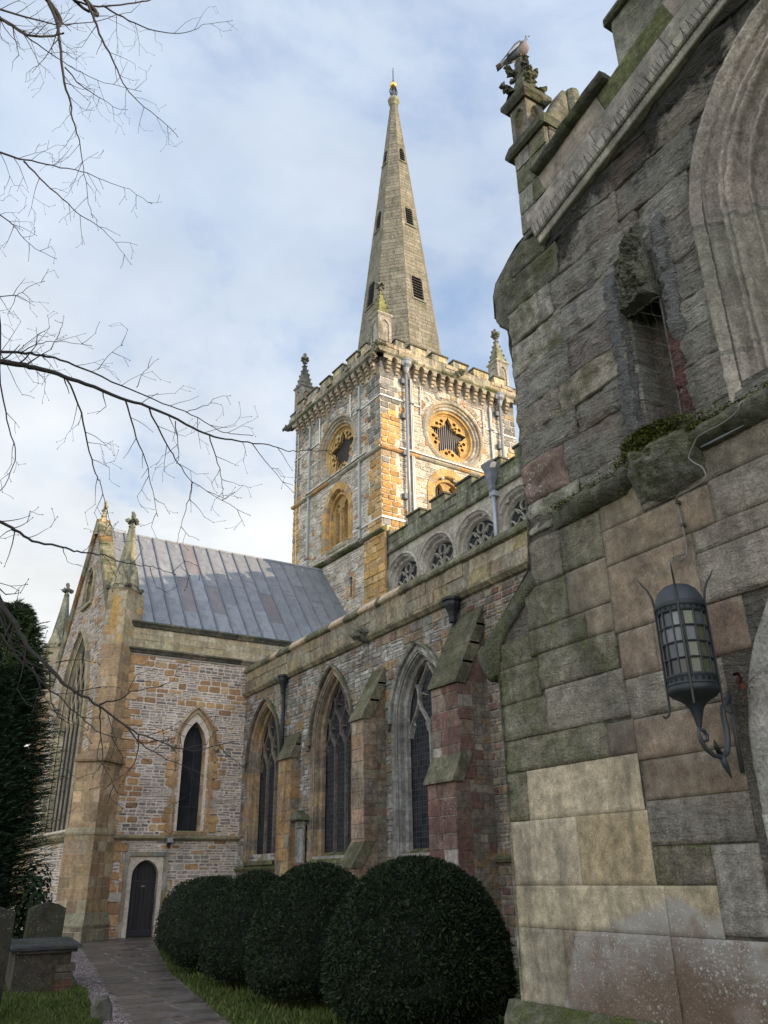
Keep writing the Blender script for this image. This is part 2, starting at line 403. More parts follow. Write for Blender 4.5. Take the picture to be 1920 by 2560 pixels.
    if moss or mossn:
        sz = N(t, 'ShaderNodeSeparateXYZ'); LK(t, geo.outputs['Normal'], sz.inputs[0])
        up = MATH(t, 'MULTIPLY', MATH(t, 'MAXIMUM', sz.outputs[2], 0.0), moss*1.6, clamp=True)
        nz = RAMP(t, NOISE(t, GP, 2.4, 6, 0.66), [(0.44, 0.0), (0.60, 1.0)])
        mm = MATH(t, 'MAXIMUM', MATH(t, 'MULTIPLY', up, MATH(t, 'MULTIPLY_ADD', nz, 0.75, 0.25)), MATH(t, 'MULTIPLY', nz, mossn), clamp=True)
        mc = MIX(t, RAMP(t, fin, [(0.4, 0.0), (0.62, 1.0)]), tuple(x*0.55 for x in mosscol), tuple(x*1.5 for x in mosscol))
        c = MIX(t, mm, c, mc)
    b = N(t, 'ShaderNodeBsdfPrincipled'); LK(t, c, b.inputs['Base Color']); b.inputs['Specular IOR Level'].default_value = spec
    if wet: LK(t, RAMP(t, NOISE(t, GP, 2.2, 5), [(0.38, wet), (0.62, rough)]), b.inputs['Roughness'])
    else: b.inputs['Roughness'].default_value = rough
    hgt = MATH(t, 'ADD', MATH(t, 'MULTIPLY', med, 0.9), MATH(t, 'MULTIPLY', fin, 0.35))
    if strata:
        mp = N(t, 'ShaderNodeMapping'); mp.inputs['Scale'].default_value = (1.0, 1.3, 4.2); mp.inputs['Rotation'].default_value = (R_(16), 0, 0); LK(t, GP, mp.inputs[0])
        s1 = NOISE(t, mp.outputs[0], 3.2, 8, 0.62, 1.1)
        mp2 = N(t, 'ShaderNodeMapping'); mp2.inputs['Scale'].default_value = (1.0, 1.0, 2.6); mp2.inputs['Rotation'].default_value = (R_(22), 0, 0); LK(t, GP, mp2.inputs[0])
        s2 = NOISE(t, mp2.outputs[0], 9.0, 6, 0.65, 1.5)
        z = RAMP(t, big, [(0.35, 0.4), (0.6, 1.0)])
        hgt = MATH(t, 'ADD', hgt, MATH(t, 'MULTIPLY', MATH(t, 'ADD', MATH(t, 'MULTIPLY', s1, 2.2), s2), MATH(t, 'MULTIPLY', z, strata)))
    bp = N(t, 'ShaderNodeBump'); bp.inputs['Strength'].default_value = bump; bp.inputs['Distance'].default_value = bdist
    LK(t, hgt, bp.inputs['Height']); LK(t, bp.outputs[0], b.inputs['Normal'])
    LK(t, b.outputs[0], N(t, 'ShaderNodeOutputMaterial').inputs[0]); return mt
def plain_mat(name, rough=0.5, metal=0.0, spec=0.5, var=0.3, scale=20.0, bump=0.15, bdist=0.005, trans=0.0):
    mt = bpy.data.materials.new(name); mt.use_nodes = True; t = mt.node_tree; t.nodes.clear()
    geo = N(t, 'ShaderNodeTexCoord'); P = geo.outputs['Object']
    at = N(t, 'ShaderNodeAttribute', attribute_name='col'); nz = NOISE(t, P, scale, 5, 0.6); n2 = NOISE(t, P, scale*0.17, 4, 0.6)
    k = MATH(t, 'MULTIPLY', MATH(t, 'MULTIPLY_ADD', MATH(t, 'SUBTRACT', nz, 0.5), var*2, 1.0), MATH(t, 'MULTIPLY_ADD', MATH(t, 'SUBTRACT', n2, 0.5), var*2, 1.0))
    s = N(t, 'ShaderNodeVectorMath', operation='SCALE'); LK(t, at.outputs['Color'], s.inputs[0]); LK(t, k, s.inputs['Scale'])
    b = N(t, 'ShaderNodeBsdfPrincipled'); LK(t, s.outputs[0], b.inputs['Base Color']); b.inputs['Metallic'].default_value = metal
    b.inputs['Specular IOR Level'].default_value = spec
    LK(t, MATH(t, 'MULTIPLY_ADD', n2, 0.3, rough-0.15, clamp=True), b.inputs['Roughness'])
    if bump:
        bp = N(t, 'ShaderNodeBump'); bp.inputs['Strength'].default_value = bump; bp.inputs['Distance'].default_value = bdist
        LK(t, nz, bp.inputs['Height']); LK(t, bp.outputs[0], b.inputs['Normal'])
    LK(t, b.outputs[0], N(t, 'ShaderNodeOutputMaterial').inputs[0]); return mt
def glass_mat(name, axis, leadw=0.11, leadh=0.085, mesh=True):
    """dark leaded glass with a wire guard in front of it"""
    mt = bpy.data.materials.new(name); mt.use_nodes = True; t = mt.node_tree; t.nodes.clear()
    geo = N(t, 'ShaderNodeNewGeometry'); s = N(t, 'ShaderNodeSeparateXYZ'); LK(t, geo.outputs['Position'], s.inputs[0])
    cv = N(t, 'ShaderNodeCombineXYZ'); LK(t, s.outputs[axis], cv.inputs[0]); LK(t, s.outputs[2], cv.inputs[1])
    br = N(t, 'ShaderNodeTexBrick'); LK(t, cv.outputs[0], br.inputs[0]); br.offset = 0.0
    for k, v in (('Scale', 1.0), ('Mortar Size', 0.007), ('Mortar Smooth', 0.3), ('Brick Width', leadw), ('Row Height', leadh*1.6), ('Bias', 0.0)): br.inputs[k].default_value = v
    br.inputs['Color1'].default_value = (0.010, 0.012, 0.016, 1); br.inputs['Color2'].default_value = (0.030, 0.034, 0.040, 1); br.inputs['Mortar'].default_value = (0.07, 0.07, 0.075, 1)
    bl = RAMP(t, NOISE(t, geo.outputs['Position'], 2.0, 3), [(0.45, 0.0), (0.7, 1.0)])
    c = MIX(t, MATH(t, 'MULTIPLY', bl, 0.4), br.outputs[0], (0.055, 0.05, 0.05))
    b = N(t, 'ShaderNodeBsdfPrincipled'); LK(t, c, b.inputs['Base Color']); b.inputs['Roughness'].default_value = 0.6; b.inputs['Specular IOR Level'].default_value = 0.12
    bp = N(t, 'ShaderNodeBump'); bp.inputs['Strength'].default_value = 0.5; bp.inputs['Distance'].default_value = 0.01
    LK(t, MATH(t, 'ADD', br.outputs[1], NOISE(t, geo.outputs['Position'], 9, 3)), bp.inputs['Height']); LK(t, bp.outputs[0], b.inputs['Normal'])
    LK(t, b.outputs[0], N(t, 'ShaderNodeOutputMaterial').inputs[0]); return mt
def leaf_mat(name, rough=0.6, var=0.5, scale=3.0):
    mt = bpy.data.materials.new(name); mt.use_nodes = True; t = mt.node_tree; t.nodes.clear()
    geo = N(t, 'ShaderNodeNewGeometry'); at = N(t, 'ShaderNodeAttribute', attribute_name='col')
    nz = NOISE(t, geo.outputs['Position'], scale, 5, 0.65)
    k = MATH(t, 'MULTIPLY_ADD', MATH(t, 'SUBTRACT', nz, 0.5), var*2, 1.0)
    s = N(t, 'ShaderNodeVectorMath', operation='SCALE'); LK(t, at.outputs['Color'], s.inputs[0]); LK(t, k, s.inputs['Scale'])
    b = N(t, 'ShaderNodeBsdfPrincipled'); LK(t, s.outputs[0], b.inputs['Base Color']); b.inputs['Roughness'].default_value = rough; b.inputs['Specular IOR Level'].default_value = 0.12
    LK(t, b.outputs[0], N(t, 'ShaderNodeOutputMaterial').inputs[0]); return mt
M_lias = stone_mat('rubble_stone', bump=0.55, lichen=0.15, stain=0.12, blotch=0.3)
M_ash = stone_mat('dressed_sandstone', bump=0.4, lichen=0.25, stain=0.28, blotch=0.35)
M_trim = stone_mat('weathered_trim', bump=0.6, lichen=0.55, moss=0.8, stain=0.55, blotch=0.5)
M_tow = stone_mat('tower_stone', bump=0.7, lichen=0.1, stain=0.15, blotch=0.35, bdist=0.05, fine=25)
M_aisle = stone_mat('aisle_stone', bump=0.75, lichen=0.7, stain=0.38, blotch=0.5, bdist=0.03)
M_moss = stone_mat('mossy_coping', bump=0.9, lichen=0.5, moss=0.7, mossn=0.35, stain=0.6, blotch=0.6, bdist=0.03, mosscol=(0.06, 0.062, 0.018))
M_spire = stone_mat('spire_stone', bump=0.4, moss=0.0, mossn=0.25, stain=0.35, blotch=0.25, bdist=0.04, fine=12, mosscol=(0.12, 0.12, 0.035))
M_porch = stone_mat('porch_sandstone', bump=1.0, fine=55, strata=1.7, lichen=0.25, stain=0.35, blotch=0.3, bdist=0.07, mould=True)
M_porchs = stone_mat('porch_smooth_sandstone', bump=0.35, fine=90, lichen=0.15, stain=0.42, blotch=0.45, bdist=0.02, damp=True)
M_porchl = stone_mat('porch_lichened_stone', bump=0.7, fine=70, strata=0.3, lichen=1.0, stain=0.3, blotch=0.5, bdist=0.02, damp=True)
M_porchm = stone_mat('porch_mossy_stone', bump=1.0, fine=60, strata=0.35, lichen=0.3, moss=0.9, mossn=0.5, stain=0.5, blotch=0.6, bdist=0.05, mosscol=(0.075, 0.085, 0.018))
M_lead = plain_mat('lead_sheet', rough=0.6, metal=0.0, spec=0.35, var=0.4, scale=6, bump=0.2, bdist=0.02)
M_leadr = stone_mat('lead_roof', rough=0.6, bump=0.2, fine=70, stain=0.45, blotch=0.14, spec=0.35, dark=(0.12, 0.125, 0.14))
M_porchr = stone_mat('porch_rough_sandstone', bump=0.9, fine=60, strata=0.55, lichen=0.35, stain=0.35, blotch=0.45, bdist=0.035)
M_metal = plain_mat('painted_iron', rough=0.55, metal=0.3, var=0.25)
M_galv = plain_mat('galvanised_metal', rough=0.45, metal=0.4, var=0.15)
M_gold = plain_mat('gilded_metal', rough=0.3, metal=0.9, var=0.1, bump=0)
M_wood = plain_mat('dark_oak', rough=0.6, var=0.3, scale=14)
M_glx = glass_mat('leaded_glass', 1); M_gly = glass_mat('leaded_glass_lancet', 0, 0.6, 1.2)
M_leaf = leaf_mat('yew_foliage'); M_bark = plain_mat('bark', rough=0.9, var=0.4, scale=25, bump=0.6, bdist=0.01)
M_grass = leaf_mat('grass_blades', 0.6, 0.35, 1.2)
M_path = stone_mat('flagstone', bump=0.3, rough=0.7, wet=0.28, stain=0.5, blotch=0.5, lichen=0.1, spec=0.5, bdist=0.01)
M_grav = stone_mat('gravel', bump=1.0, fine=50, blotch=0.5, stain=0.1, bdist=0.02)
M_slab = stone_mat('tomb_slate', bump=0.5, rough=0.85, spec=0.15, lichen=0.7, mossn=0.25, stain=0.4, blotch=0.5)
M_bird = plain_mat('feather', rough=0.8, var=0.15, scale=30)
M_fleck = plain_mat('lamp_glass', rough=0.35, var=0.5, scale=35, spec=0.6)
# ------------------------------------------------------------------ palettes (linear base colours)
LIAS = [(4, (.34, .295, .27)), (3, (.26, .225, .205)), (2, (.42, .37, .335)), (1.5, (.19, .165, .155)), (.8, (.38, .26, .17))]
OCHRE = [(4, (.44, .265, .13)), (3, (.385, .225, .115)), (2, (.46, .31, .175)), (1.4, (.32, .19, .105)), (.7, (.40, .345, .29))]
GOLD = [(4, (.50, .31, .115)), (3, (.44, .26, .095)), (2, (.54, .37, .17)), (1, (.36, .27, .17))]
TPALE = [(4, (.58, .525, .44)), (3, (.52, .47, .40)), (3, (.64, .585, .50)), (.7, (.42, .375, .32)), (.3, (.50, .36, .22))]
TGREY = [(3, (.25, .235, .215)), (2, (.18, .17, .155)), (2, (.32, .29, .25)), (1, (.36, .27, .17))]
BUFF = [(4, (.42, .34, .235)), (3, (.38, .305, .21)), (2, (.47, .39, .28)), (1, (.33, .26, .18))]
SPIREP = [(5, (.255, .228, .178)), (3, (.235, .21, .165)), (2, (.275, .245, .19)), (.5, (.21, .185, .145))]
TAN = [(4, (.32, .225, .13)), (3, (.27, .19, .115)), (2, (.37, .28, .175)), (1, (.29, .26, .225))]
CLER = [(4, (.38, .345, .28)), (3, (.355, .32, .26)), (2, (.40, .365, .295))]
AISLE = [(3, (.235, .165, .11)), (4, (.26, .20, .135)), (2, (.25, .225, .19)), (1, (.34, .31, .27)), (.8, (.22, .22, .165)), (.8, (.21, .13, .105)), (.7, (.30, .21, .11))]
REDS = [(5, (.185, .098, .076)), (3, (.20, .125, .096)), (1.5, (.225, .165, .13)), (.15, (.33, .28, .24)), (2, (.165, .09, .072))]
RUBR = [(3, (.22, .18, .13)), (1, (.25, .165, .09)), (2, (.19, .16, .13)), (1, (.18, .10, .08)), (1, (.26, .23, .165))]
GREYW = [(3, (.29, .275, .25)), (2, (.24, .225, .205)), (1, (.34, .32, .29))]
MORT = (.62, .52, .435)
def mossy(k=1): return jc((.13, .12, .085), .15)
church = empty('church', (14, 20, 0), 'long stone parish church with crenellated tower, tall grey spire, lead roofed transept and weathered porch', 'church')
def cp(mb, name, mats, parent=church, **k): return link(mb, name, mats, parent, **k)
# =================================================================== TOWER
A_, B_, C_ = (17.0, 27.73), (16.52, 35.8), (25.23, 27.9); D_ = (24.75, 36.0)
fL = fr_pts(A_, B_, True); fRt = fr_pts(A_, C_); LL, LR = 8.08, 8.23
fBk = fr_pts(B_, D_, True); fFar = fr_pts(C_, D_)
ZT = 24.25
roseL_c, roseR_c, RO, RI = (3.85, 20.95), (4.15, 21.15), 1.66, 1.17
holeL = [circle(roseL_c, RO+.06), arch(3.72, 1.1, 15.72, 17.55, 18.7), arch(2.47, .17, 12.8, 13.75, 13.95)]
holeR = [circle(roseR_c, RO+.06), arch(3.75, 0.95, 16.2, 17.9, 18.75)]
tw = MB()
for fr, L, holes, b0 in ((fL, LL, holeL, 10.0), (fRt, LR, holeR, 14.2)):
    out = [(0, b0), (L, b0), (L, ZT), (0, ZT)]
    fill(tw, fr, out, holes, 0.0, (.60, .54, .44), 0)
    q0 = lambda b: 1.05 if (int(b*1.6) % 2) else 0.78
    b = b0
    while b < ZT-0.9:
        t = U(.24, .36); t = min(t, ZT-0.9-b)
        if t < .1: break
        for side in (0, 1):
            wq = U(.75, 1.15) if side == 0 else U(.5, .85)
            sp = 0 if side == 0 else L-wq; x = sp
            while x < sp+wq-.05:
                ww = min(U(.3, .6), sp+wq-x)
                if sp+wq-x-ww < .2: ww = sp+wq-x
                top = b > (20.2 if fr is fL else 21.3)+U(-.5, .5)
                c = pick(TGREY) if top or (fr is fL and side == 0 and b > 18.6 and rng.random() < .35) else (pick(GOLD) if rng.random() < .93 else pick(TGREY))
                stone(tw, fr, x+.006, x+ww-.006, b+.006, b+t-.006, U(.02, .05), c, .12, .006, .03)
                x += ww
        b += t
    inner = [(1.0, b0), (L-.7, b0), (L-.7, ZT), (1.0, ZT)]; holes = [[((x-(roseL_c if fr is fL else roseR_c)[0])*1.05+(roseL_c if fr is fL else roseR_c)[0], y) for x, y in holes[0]]]+holes[1:]
    dk = lambda x, b: TGREY if b > 22.6+fbm(np.array(x*.5), np.array(b*.5))*1.2-.4 else TPALE
    rubble(tw, fr, inner, holes, TPALE, OCHRE, b0, ZT-.95, pad=-.1, band=(.2, .32), gap=.02, h=.028, nthin=(2, 3), thw=(.2, .55), ch=.1,
           pbf=lambda a, b: 0.06 if b < 19.2 else 0.1, thinf=dk)
    ashlar(tw, fr, [(0, b0), (L, b0), (L, ZT), (0, ZT)], holes, TGREY+[(2, (.42, .33, .22))], ZT-.95, ZT-.1, h=.02, gap=.015, jit=.004)
for fr, L in ((fBk, 8.24), (fFar, 8.11)):
    out = [(0, 10), (L, 10), (L, ZT), (0, ZT)]; fill(tw, fr, out, (), 0, (.45, .4, .34)); ashlar(tw, fr, out, (), TPALE, 10, ZT, rh=(.3, .45), h=.02, gap=.02)
towo = cp(tw, 'tower_wall', M_tow, label='square tower of pale rubble with ochre quoins')
# ochre pier and lower wall stage
pr = MB(); ashlar(pr, fL, [(-.32, 9.8), (1.28, 9.8), (1.28, 15.1), (-.32, 15.1)], (), GOLD, 9.8, 15.1, rh=(.26, .36), rw=(.3, .7), h=.12, gap=.008, jit=.006, inset=.02)
prism(pr, fL, [(-.32, 9.8), (1.28, 9.8), (1.28, 15.1), (-.32, 15.1)], 0, .1, (.38, .25, .12)); cp(pr, 'corner_pier', M_tow)
# strings and strap courses
def string(fr, a0, a1, z, prof, name, mat, pal, parent=church, sl=.7, **k):
    s = MB(); sweep(s, fr, [(a0, z), (a1, z)], prof, stone_len=sl, pal=pal); return cp(s, name, mat, parent, **k)
SP = [(-.08, 0), (-.08, .10), (-.02, .16), (.05, .16), (.12, 0)]
mossP = [(3, (.10, .115, .035)), (2, (.15, .14, .06)), (1, (.22, .2, .15))]
string(fL, -.35, 8.3, 15.2, [(-.14, 0), (-.12, .16), (-.04, .26), (.06, .22), (.22, 0)], 'string_course', M_moss, mossP, label='moss covered string course')
for fr, L in ((fL, LL), (fRt, LR)):
    string(fr, -.06, L+.06, 19.33, SP, 'string_course', M_tow, [(3, (.40, .36, .28)), (2, (.5, .3, .13))])
    string(fr, -.5, L+.5, 24.32, [(-.14, 0), (-.14, .32), (-.05, .42), (.06, .42), (.12, .26), (.12, 0)], 'parapet_string', M_trim, [(3, (.22, .21, .14)), (2, (.30, .27, .19)), (1, (.14, .15, .06))])
# corbel table
def corbel(fr, a):
    m_ = MB()
    for k, (dz, d, wd) in enumerate(((24.02, .34, .12), (23.84, .27, .115), (23.66, .19, .105), (23.5, .11, .09))):
        prism(m_, fr, [(a-wd, dz-.1), (a+wd, dz-.1), (a+wd, dz+.07), (a-wd, dz+.07)], 0, d, jc((.38, .31, .225)), .03)
    return m_
for fr, L in ((fL, LL), (fRt, LR)):
    hs = []; a = .36; cs = []
    while a < L-.2: cs.append(a); a += .52
    hs = [arch((cs[i]+cs[i+1])/2, .15, 24.02-.3, 24.05, 24.2, 3) for i in range(len(cs)-1)]
    ct = MB()
    base = [(cs[0]-.3, 23.98)]
    pl = [(cs[0]-.36, 24.24), (cs[0]-.36, 24.0)]
    for i in range(len(cs)-1):
        m0 = (cs[i]+cs[i+1])/2; pl += [(m0-.15, 24.0)]
        pl += [(m0-.15*math.cos(t)*(1 if abs(math.cos(t)) > .5 else .8), 24.0+.20*math.sin(t)) for t in np.linspace(.2, math.pi-.2, 5)] + [(m0+.15, 24.0)]
    pl += [(cs[-1]+.36, 24.0), (cs[-1]+.36, 24.24)]
    fill(ct, fr, pl, (), .33, (.34, .30, .24)); sweep(ct, fr, pl[1:-1], [(0, 0), (0, .33)], col=(.30, .25, .19), endcap=False)
    cto = cp(ct, 'corbel_table', M_trim)
    for a in cs: link(corbel(fr, a), 'corbel', M_tow, cto)
# parapet with merlons
for fr, L in ((fL, LL), (fRt, LR)):
    pm = MB(); zs, ze, zm = 24.42, 24.92, 25.34
    ashlar(pm, fr, [(-.3, zs), (L+.3, zs), (L+.3, ze), (-.3, ze)], (), BUFF if fr is fRt else CLER+BUFF, zs, ze, rh=(.24, .28), h=.27, gap=.01)
    prism(pm, fr, [(-.28, zs-.05), (L+.28, zs-.05), (L+.28, ze), (-.28, ze)], -.1, .255, (.32, .28, .21))
    mer = [(.75, 1.25), (1.6, 2.52), (2.9, 3.84), (4.2, 5.14), (5.5, 6.46), (6.85, 7.5)]
    for i, (m0, m1) in enumerate(mer):
        c = [jc((.46, .38, .24)), jc((.36, .31, .22)), jc((.30, .28, .22))][int(rng.integers(0, 3))]
        prism(pm, fr, [(m0, ze), (m1, ze), (m1, zm-.06), (m0, zm-.06)], -.08, .262, c, .01, back=True)
        if rng.random() < .6: prism(pm, fr, [(m0+.4, ze+.03), (m1-.15, ze+.03), (m1-.15, zm-.1), (m0+.4, zm-.1)], .2, .268, jc((.55, .44, .24)), .004)
        prism(pm, fr, [(m0-.05, zm-.06), (m1+.05, zm-.06), (m1+.03, zm+.03), (m0-.03, zm+.03)], -.14, .33, mossy(), .02, back=True)
    pe = [-.28]+[x for m_ in mer for x in m_]+[L+.28]
    for k in range(0, len(pe), 2):
        prism(pm, fr, [(pe[k], ze), (pe[k+1], ze), (pe[k+1], ze+.05), (pe[k], ze+.05)], -.14, .31, mossy(), .015, back=True)
    cp(pm, 'tower_battlement', M_trim)
# tower top deck
tt = MB(); tt.add([(*A_, 24.5), (*B_, 24.5), (*D_, 24.5), (*C_, 24.5)], [[0, 1, 2, 3]], (.2, .2, .2)); cp(tt, 'tower_roof', M_lead)
# =================================================================== PINNACLES
def crocket(mb, p, r, col): blob(mb, p, r, col, 6, .25)
def finial(mb, c, s, col):
    x, y, z = c
    lathe(mb, c, [(0, -.02*s), (.10*s, 0), (.16*s, .05*s), (.08*s, .10*s), (.07*s, .2*s), (.09*s, .45*s), (.06*s, .6*s), (0, .72*s)], 8, col, jag=.08)
    for k in range(4):
        t = k*math.pi/2+.2
        crocket(mb, (x+.19*s*math.cos(t), y+.19*s*math.sin(t), z+.32*s), (.13*s, .13*s, .10*s), col)
    crocket(mb, (x, y, z+.62*s), (.10*s, .10*s, .12*s), col)
def pinnacle(cx, cy, z0, zs, zt, hw, rot, pal, sc_=1.0, panel=True, col2=None, mat=M_trim, crk=5, fs=1.0, **kw):
    m_ = MB(); c, s = math.cos(rot), math.sin(rot)
    for k in range(4):
        an = rot+k*math.pi/2; n = np.array([math.cos(an), math.sin(an), 0]); u = np.cross((0, 0, 1), n)
        fr = Fr(np.array([cx, cy, 0])+n*hw, u, (0, 0, 1), n)
        hs = [arch(0, hw*.62, z0+.15*(zs-z0), zs-.28*(zs-z0), zs-.12*(zs-z0), 4)] if panel else []
        out = [(-hw, z0), (hw, z0), (hw, zs), (-hw, zs)]
        fill(m_, fr, out, hs, 0, pick(pal))
        if panel:
            fill(m_, fr, hs[0], (), -.06, pick(pal)); sweep(m_, fr, hs[0], [(0, 0), (-.03, -.06)], closed=True, pal=pal, endcap=False)
    cap = [(hw*1.414, 0), (hw*1.414+.03, .0), (hw*1.414+.12*sc_, .06*sc_), (hw*1.414+.12*sc_, .12*sc_), (hw*1.3, .2*sc_)]
    lathe(m_, (cx, cy, zs-.06), cap, 4, pick(pal), phase=rot+math.pi/4)
    zb = zs+.1*sc_; hs_ = hw*1.28; ht = zt-zb
    nseg = 6
    for k in range(4):
        a0 = rot+math.pi/4+k*math.pi/2; a1 = a0+math.pi/2
        for j in range(nseg):
            f0, f1 = 1-j/nseg, 1-(j+1)/nseg; r0, r1 = hs_*(f0*.92+.08), hs_*(f1*.92+.08)
            V = [(cx+r0*math.cos(a0), cy+r0*math.sin(a0), zb+ht*j/nseg), (cx+r0*math.cos(a1), cy+r0*math.sin(a1), zb+ht*j/nseg),
                 (cx+r1*math.cos(a1), cy+r1*math.sin(a1), zb+ht*(j+1)/nseg), (cx+r1*math.cos(a0), cy+r1*math.sin(a0), zb+ht*(j+1)/nseg)]
            m_.add(V, [[0, 1, 2, 3]], jc(col2, .1) if col2 else pick(pal))
    for j in range(crk):
        f = (j+.6)/(crk+.3); r = hs_*((1-f)*.92+.08)+.02
        for k in range(4):
            a0 = rot+math.pi/4+k*math.pi/2
            crocket(m_, (cx+r*math.cos(a0), cy+r*math.sin(a0), zb+ht*f), (.055*sc_, .055*sc_, .06*sc_), jc((.2, .19, .14)))
    o = cp(m_, 'pinnacle', mat, **kw)
    f_ = MB(); finial(f_, (cx, cy, zt-.02), fs, (.22, .21, .17)); link(f_, 'finial', M_trim, o)
    return o
uL = fL.u; uR = fRt.u
def tp(a, b): v = fL.o+uL*a+uR*b; return v[0], v[1]
PG = [(3, (.33, .30, .24)), (2, (.38, .35, .29)), (1, (.26, .24, .2))]
for (a, b), l_, c2 in (((.22, .22), 'pinnacle on the near tower corner, its spirelet mossy', (.20, .20, .07)), ((7.85, .25), 'dark pinnacle on the left tower corner', (.17, .16, .14)), ((.35, 7.75), 'pinnacle on the right tower corner', (.27, .26, .17)), ((7.8, 7.8), None, None)):
    x, y = tp(a, b); pinnacle(x, y, 24.4, 26.62, 28.35, .37, math.atan2(uR[1], uR[0]), PG if a < 5 else TGREY, col2=c2, fs=.95, label=l_)
# =================================================================== SPIRE
sx_, sy_ = 20.97, 32.05; rotS = math.atan2(uR[1], uR[0]); ZS0, ZS1, RS0, RS1 = 24.45, 47.95, 2.83, .23
sp = MB(); spw = []
for k in range(8):
    an = rotS+k*math.pi/4; n = np.array([math.cos(an), math.sin(an), 0]); ap = math.cos(math.pi/8)
    r0, r1 = RS0*ap, RS1*ap; hgt_ = ZS1-ZS0; v = np.array([0, 0, hgt_])+n*(r1-r0); sl = np.linalg.norm(v); v = v/sl
    u = np.cross((0, 0, 1), n); nn = np.cross(u, v); nn = nn if nn@n > 0 else -nn
    fr = Fr(np.array([sx_, sy_, ZS0])+n*r0, u, v, nn); w0, w1 = RS0*math.sin(math.pi/8), RS1*math.sin(math.pi/8)
    out = [(-w0, 0), (w0, 0), (w1, sl), (-w1, sl)]; hs = []
    if k % 2 == 0 or True:
        if k % 2 == 0:
            for zb_, zt_, ww in ((6.35, 8.2, .36), (12.2, 13.75, .26), (17.85, 19.05, .19)): hs.append(arch(0, ww, zb_, zt_-.55*ww*2, zt_, 4))
    fill(sp, fr, out, hs, 0, (.15, .135, .11)); 
    ashlar(sp, fr, out, hs, SPIREP, 0, sl, rh=(.22, .32), rw=(.4, .9), h=.010, gap=.022, pad=-.01, jit=.004, colf=lambda a, b: jc((.25, .223, .174), .085))
    if hs: spw.append((k, fr, hs))
spo = cp(sp, 'spire', M_spire, label='tall octagonal grey stone spire with three tiers of louvred openings')
for k, fr, hs in spw:
    if k not in (6, 4, 0, 2): continue
    for hpl in hs:
        m_ = MB(); sweep(m_, fr, hpl, [(.07, 0), (.06, .03), (0, .03), (-.02, -.22)], pal=SPIREP, stone_len=.4, closed=True, endcap=False)
        x0, x1 = hpl[0][0], hpl[-1][0]; y0 = hpl[0][1]; fill(m_, fr, hpl, (), -.24, (.012, .011, .010))
        prism(m_, fr, [(x0-.1, y0-.1), (x1+.1, y0-.1), (x1+.08, y0), (x0-.08, y0)], 0, .08, (.26, .25, .21), .015)
        wo = link(m_, 'spire_window', M_spire, spo)
        lo = MB(); yt = max(p[1] for p in hpl); y = y0+.08
        while y < yt-.15:
            for s0, s1 in cut(hpl, y+.05):
                V = [fr.P(s0, y, .0), fr.P(s1, y, .0), fr.P(s1, y+.12, -.15), fr.P(s0, y+.12, -.15)]; V += [v_+fr.v*.035 for v_ in V]
                lo.add(V, [[0, 1, 2, 3], [4, 5, 6, 7], [0, 1, 5, 4]], (.07, .06, .05))
            y += .2
        link(lo, 'louvre', M_wood, wo) if False else link(lo, 'louvre', M_wood, wo)
kn = MB(); lathe(kn, (sx_, sy_, ZS1-.15), [(.27, 0), (.30, .05), (.27, .10), (.28, .22), (.40, .42), (.40, .58), (.26, .8), (.12, .88), (0, .9)], 8, (.30, .29, .2), phase=rotS+math.pi/8)
cp(kn, 'spire_capstone', M_spire)
ir = MB()
for k in range(4):
    t = k*math.pi/2
    for sgn in (1, -1):
        tube(ir, [(sx_+(.10+.16*math.sin(q*3.1)*1)*math.cos(t+sgn*.3*math.sin(q*3)), sy_+(.10+.16*math.sin(q*3.1))*math.sin(t+sgn*.3*math.sin(q*3)), 48.7+q*.95) for q in np.linspace(0, 1, 7)], .03, 5, (.03, .028, .03))
tube(ir, [(sx_, sy_, 48.6), (sx_, sy_, 51.2)], .03, 6, (.03, .03, .03))
iro = cp(ir, 'wrought_iron_cage', M_metal)
gb = MB(); blob(gb, (sx_, sy_, 49.8), .25, (.85, .56, .16), 20, 0); lathe(gb, (sx_, sy_, 50.0), [(.12, 0), (.09, .15), (.03, .3)], 10, (.04, .04, .04)); cp(gb, 'gilded_ball', M_gold, smooth=True)
wv = MB(); fv = Fr((sx_, sy_, 51.0), (-.55, .36, .72), (-.3, .4, .8), (0, 0, 0)); fv.n = np.cross(fv.u, fv.v)
prism(wv, fv, [(-.75, -.10), (-.2, -.05), (.05, -.08), (.5, -.16), (.95, -.05), (1.0, .22), (.55, .18), (.1, .1), (-.2, .07), (-.7, .06)], -.012, .012, (.9, .62, .18), .003, back=True)
tube(wv, [(sx_, sy_, 50.9), (sx_+.02, sy_, 51.5)], .022, 5, (.1, .08, .05))
cp(wv, 'weather_vane', M_gold)
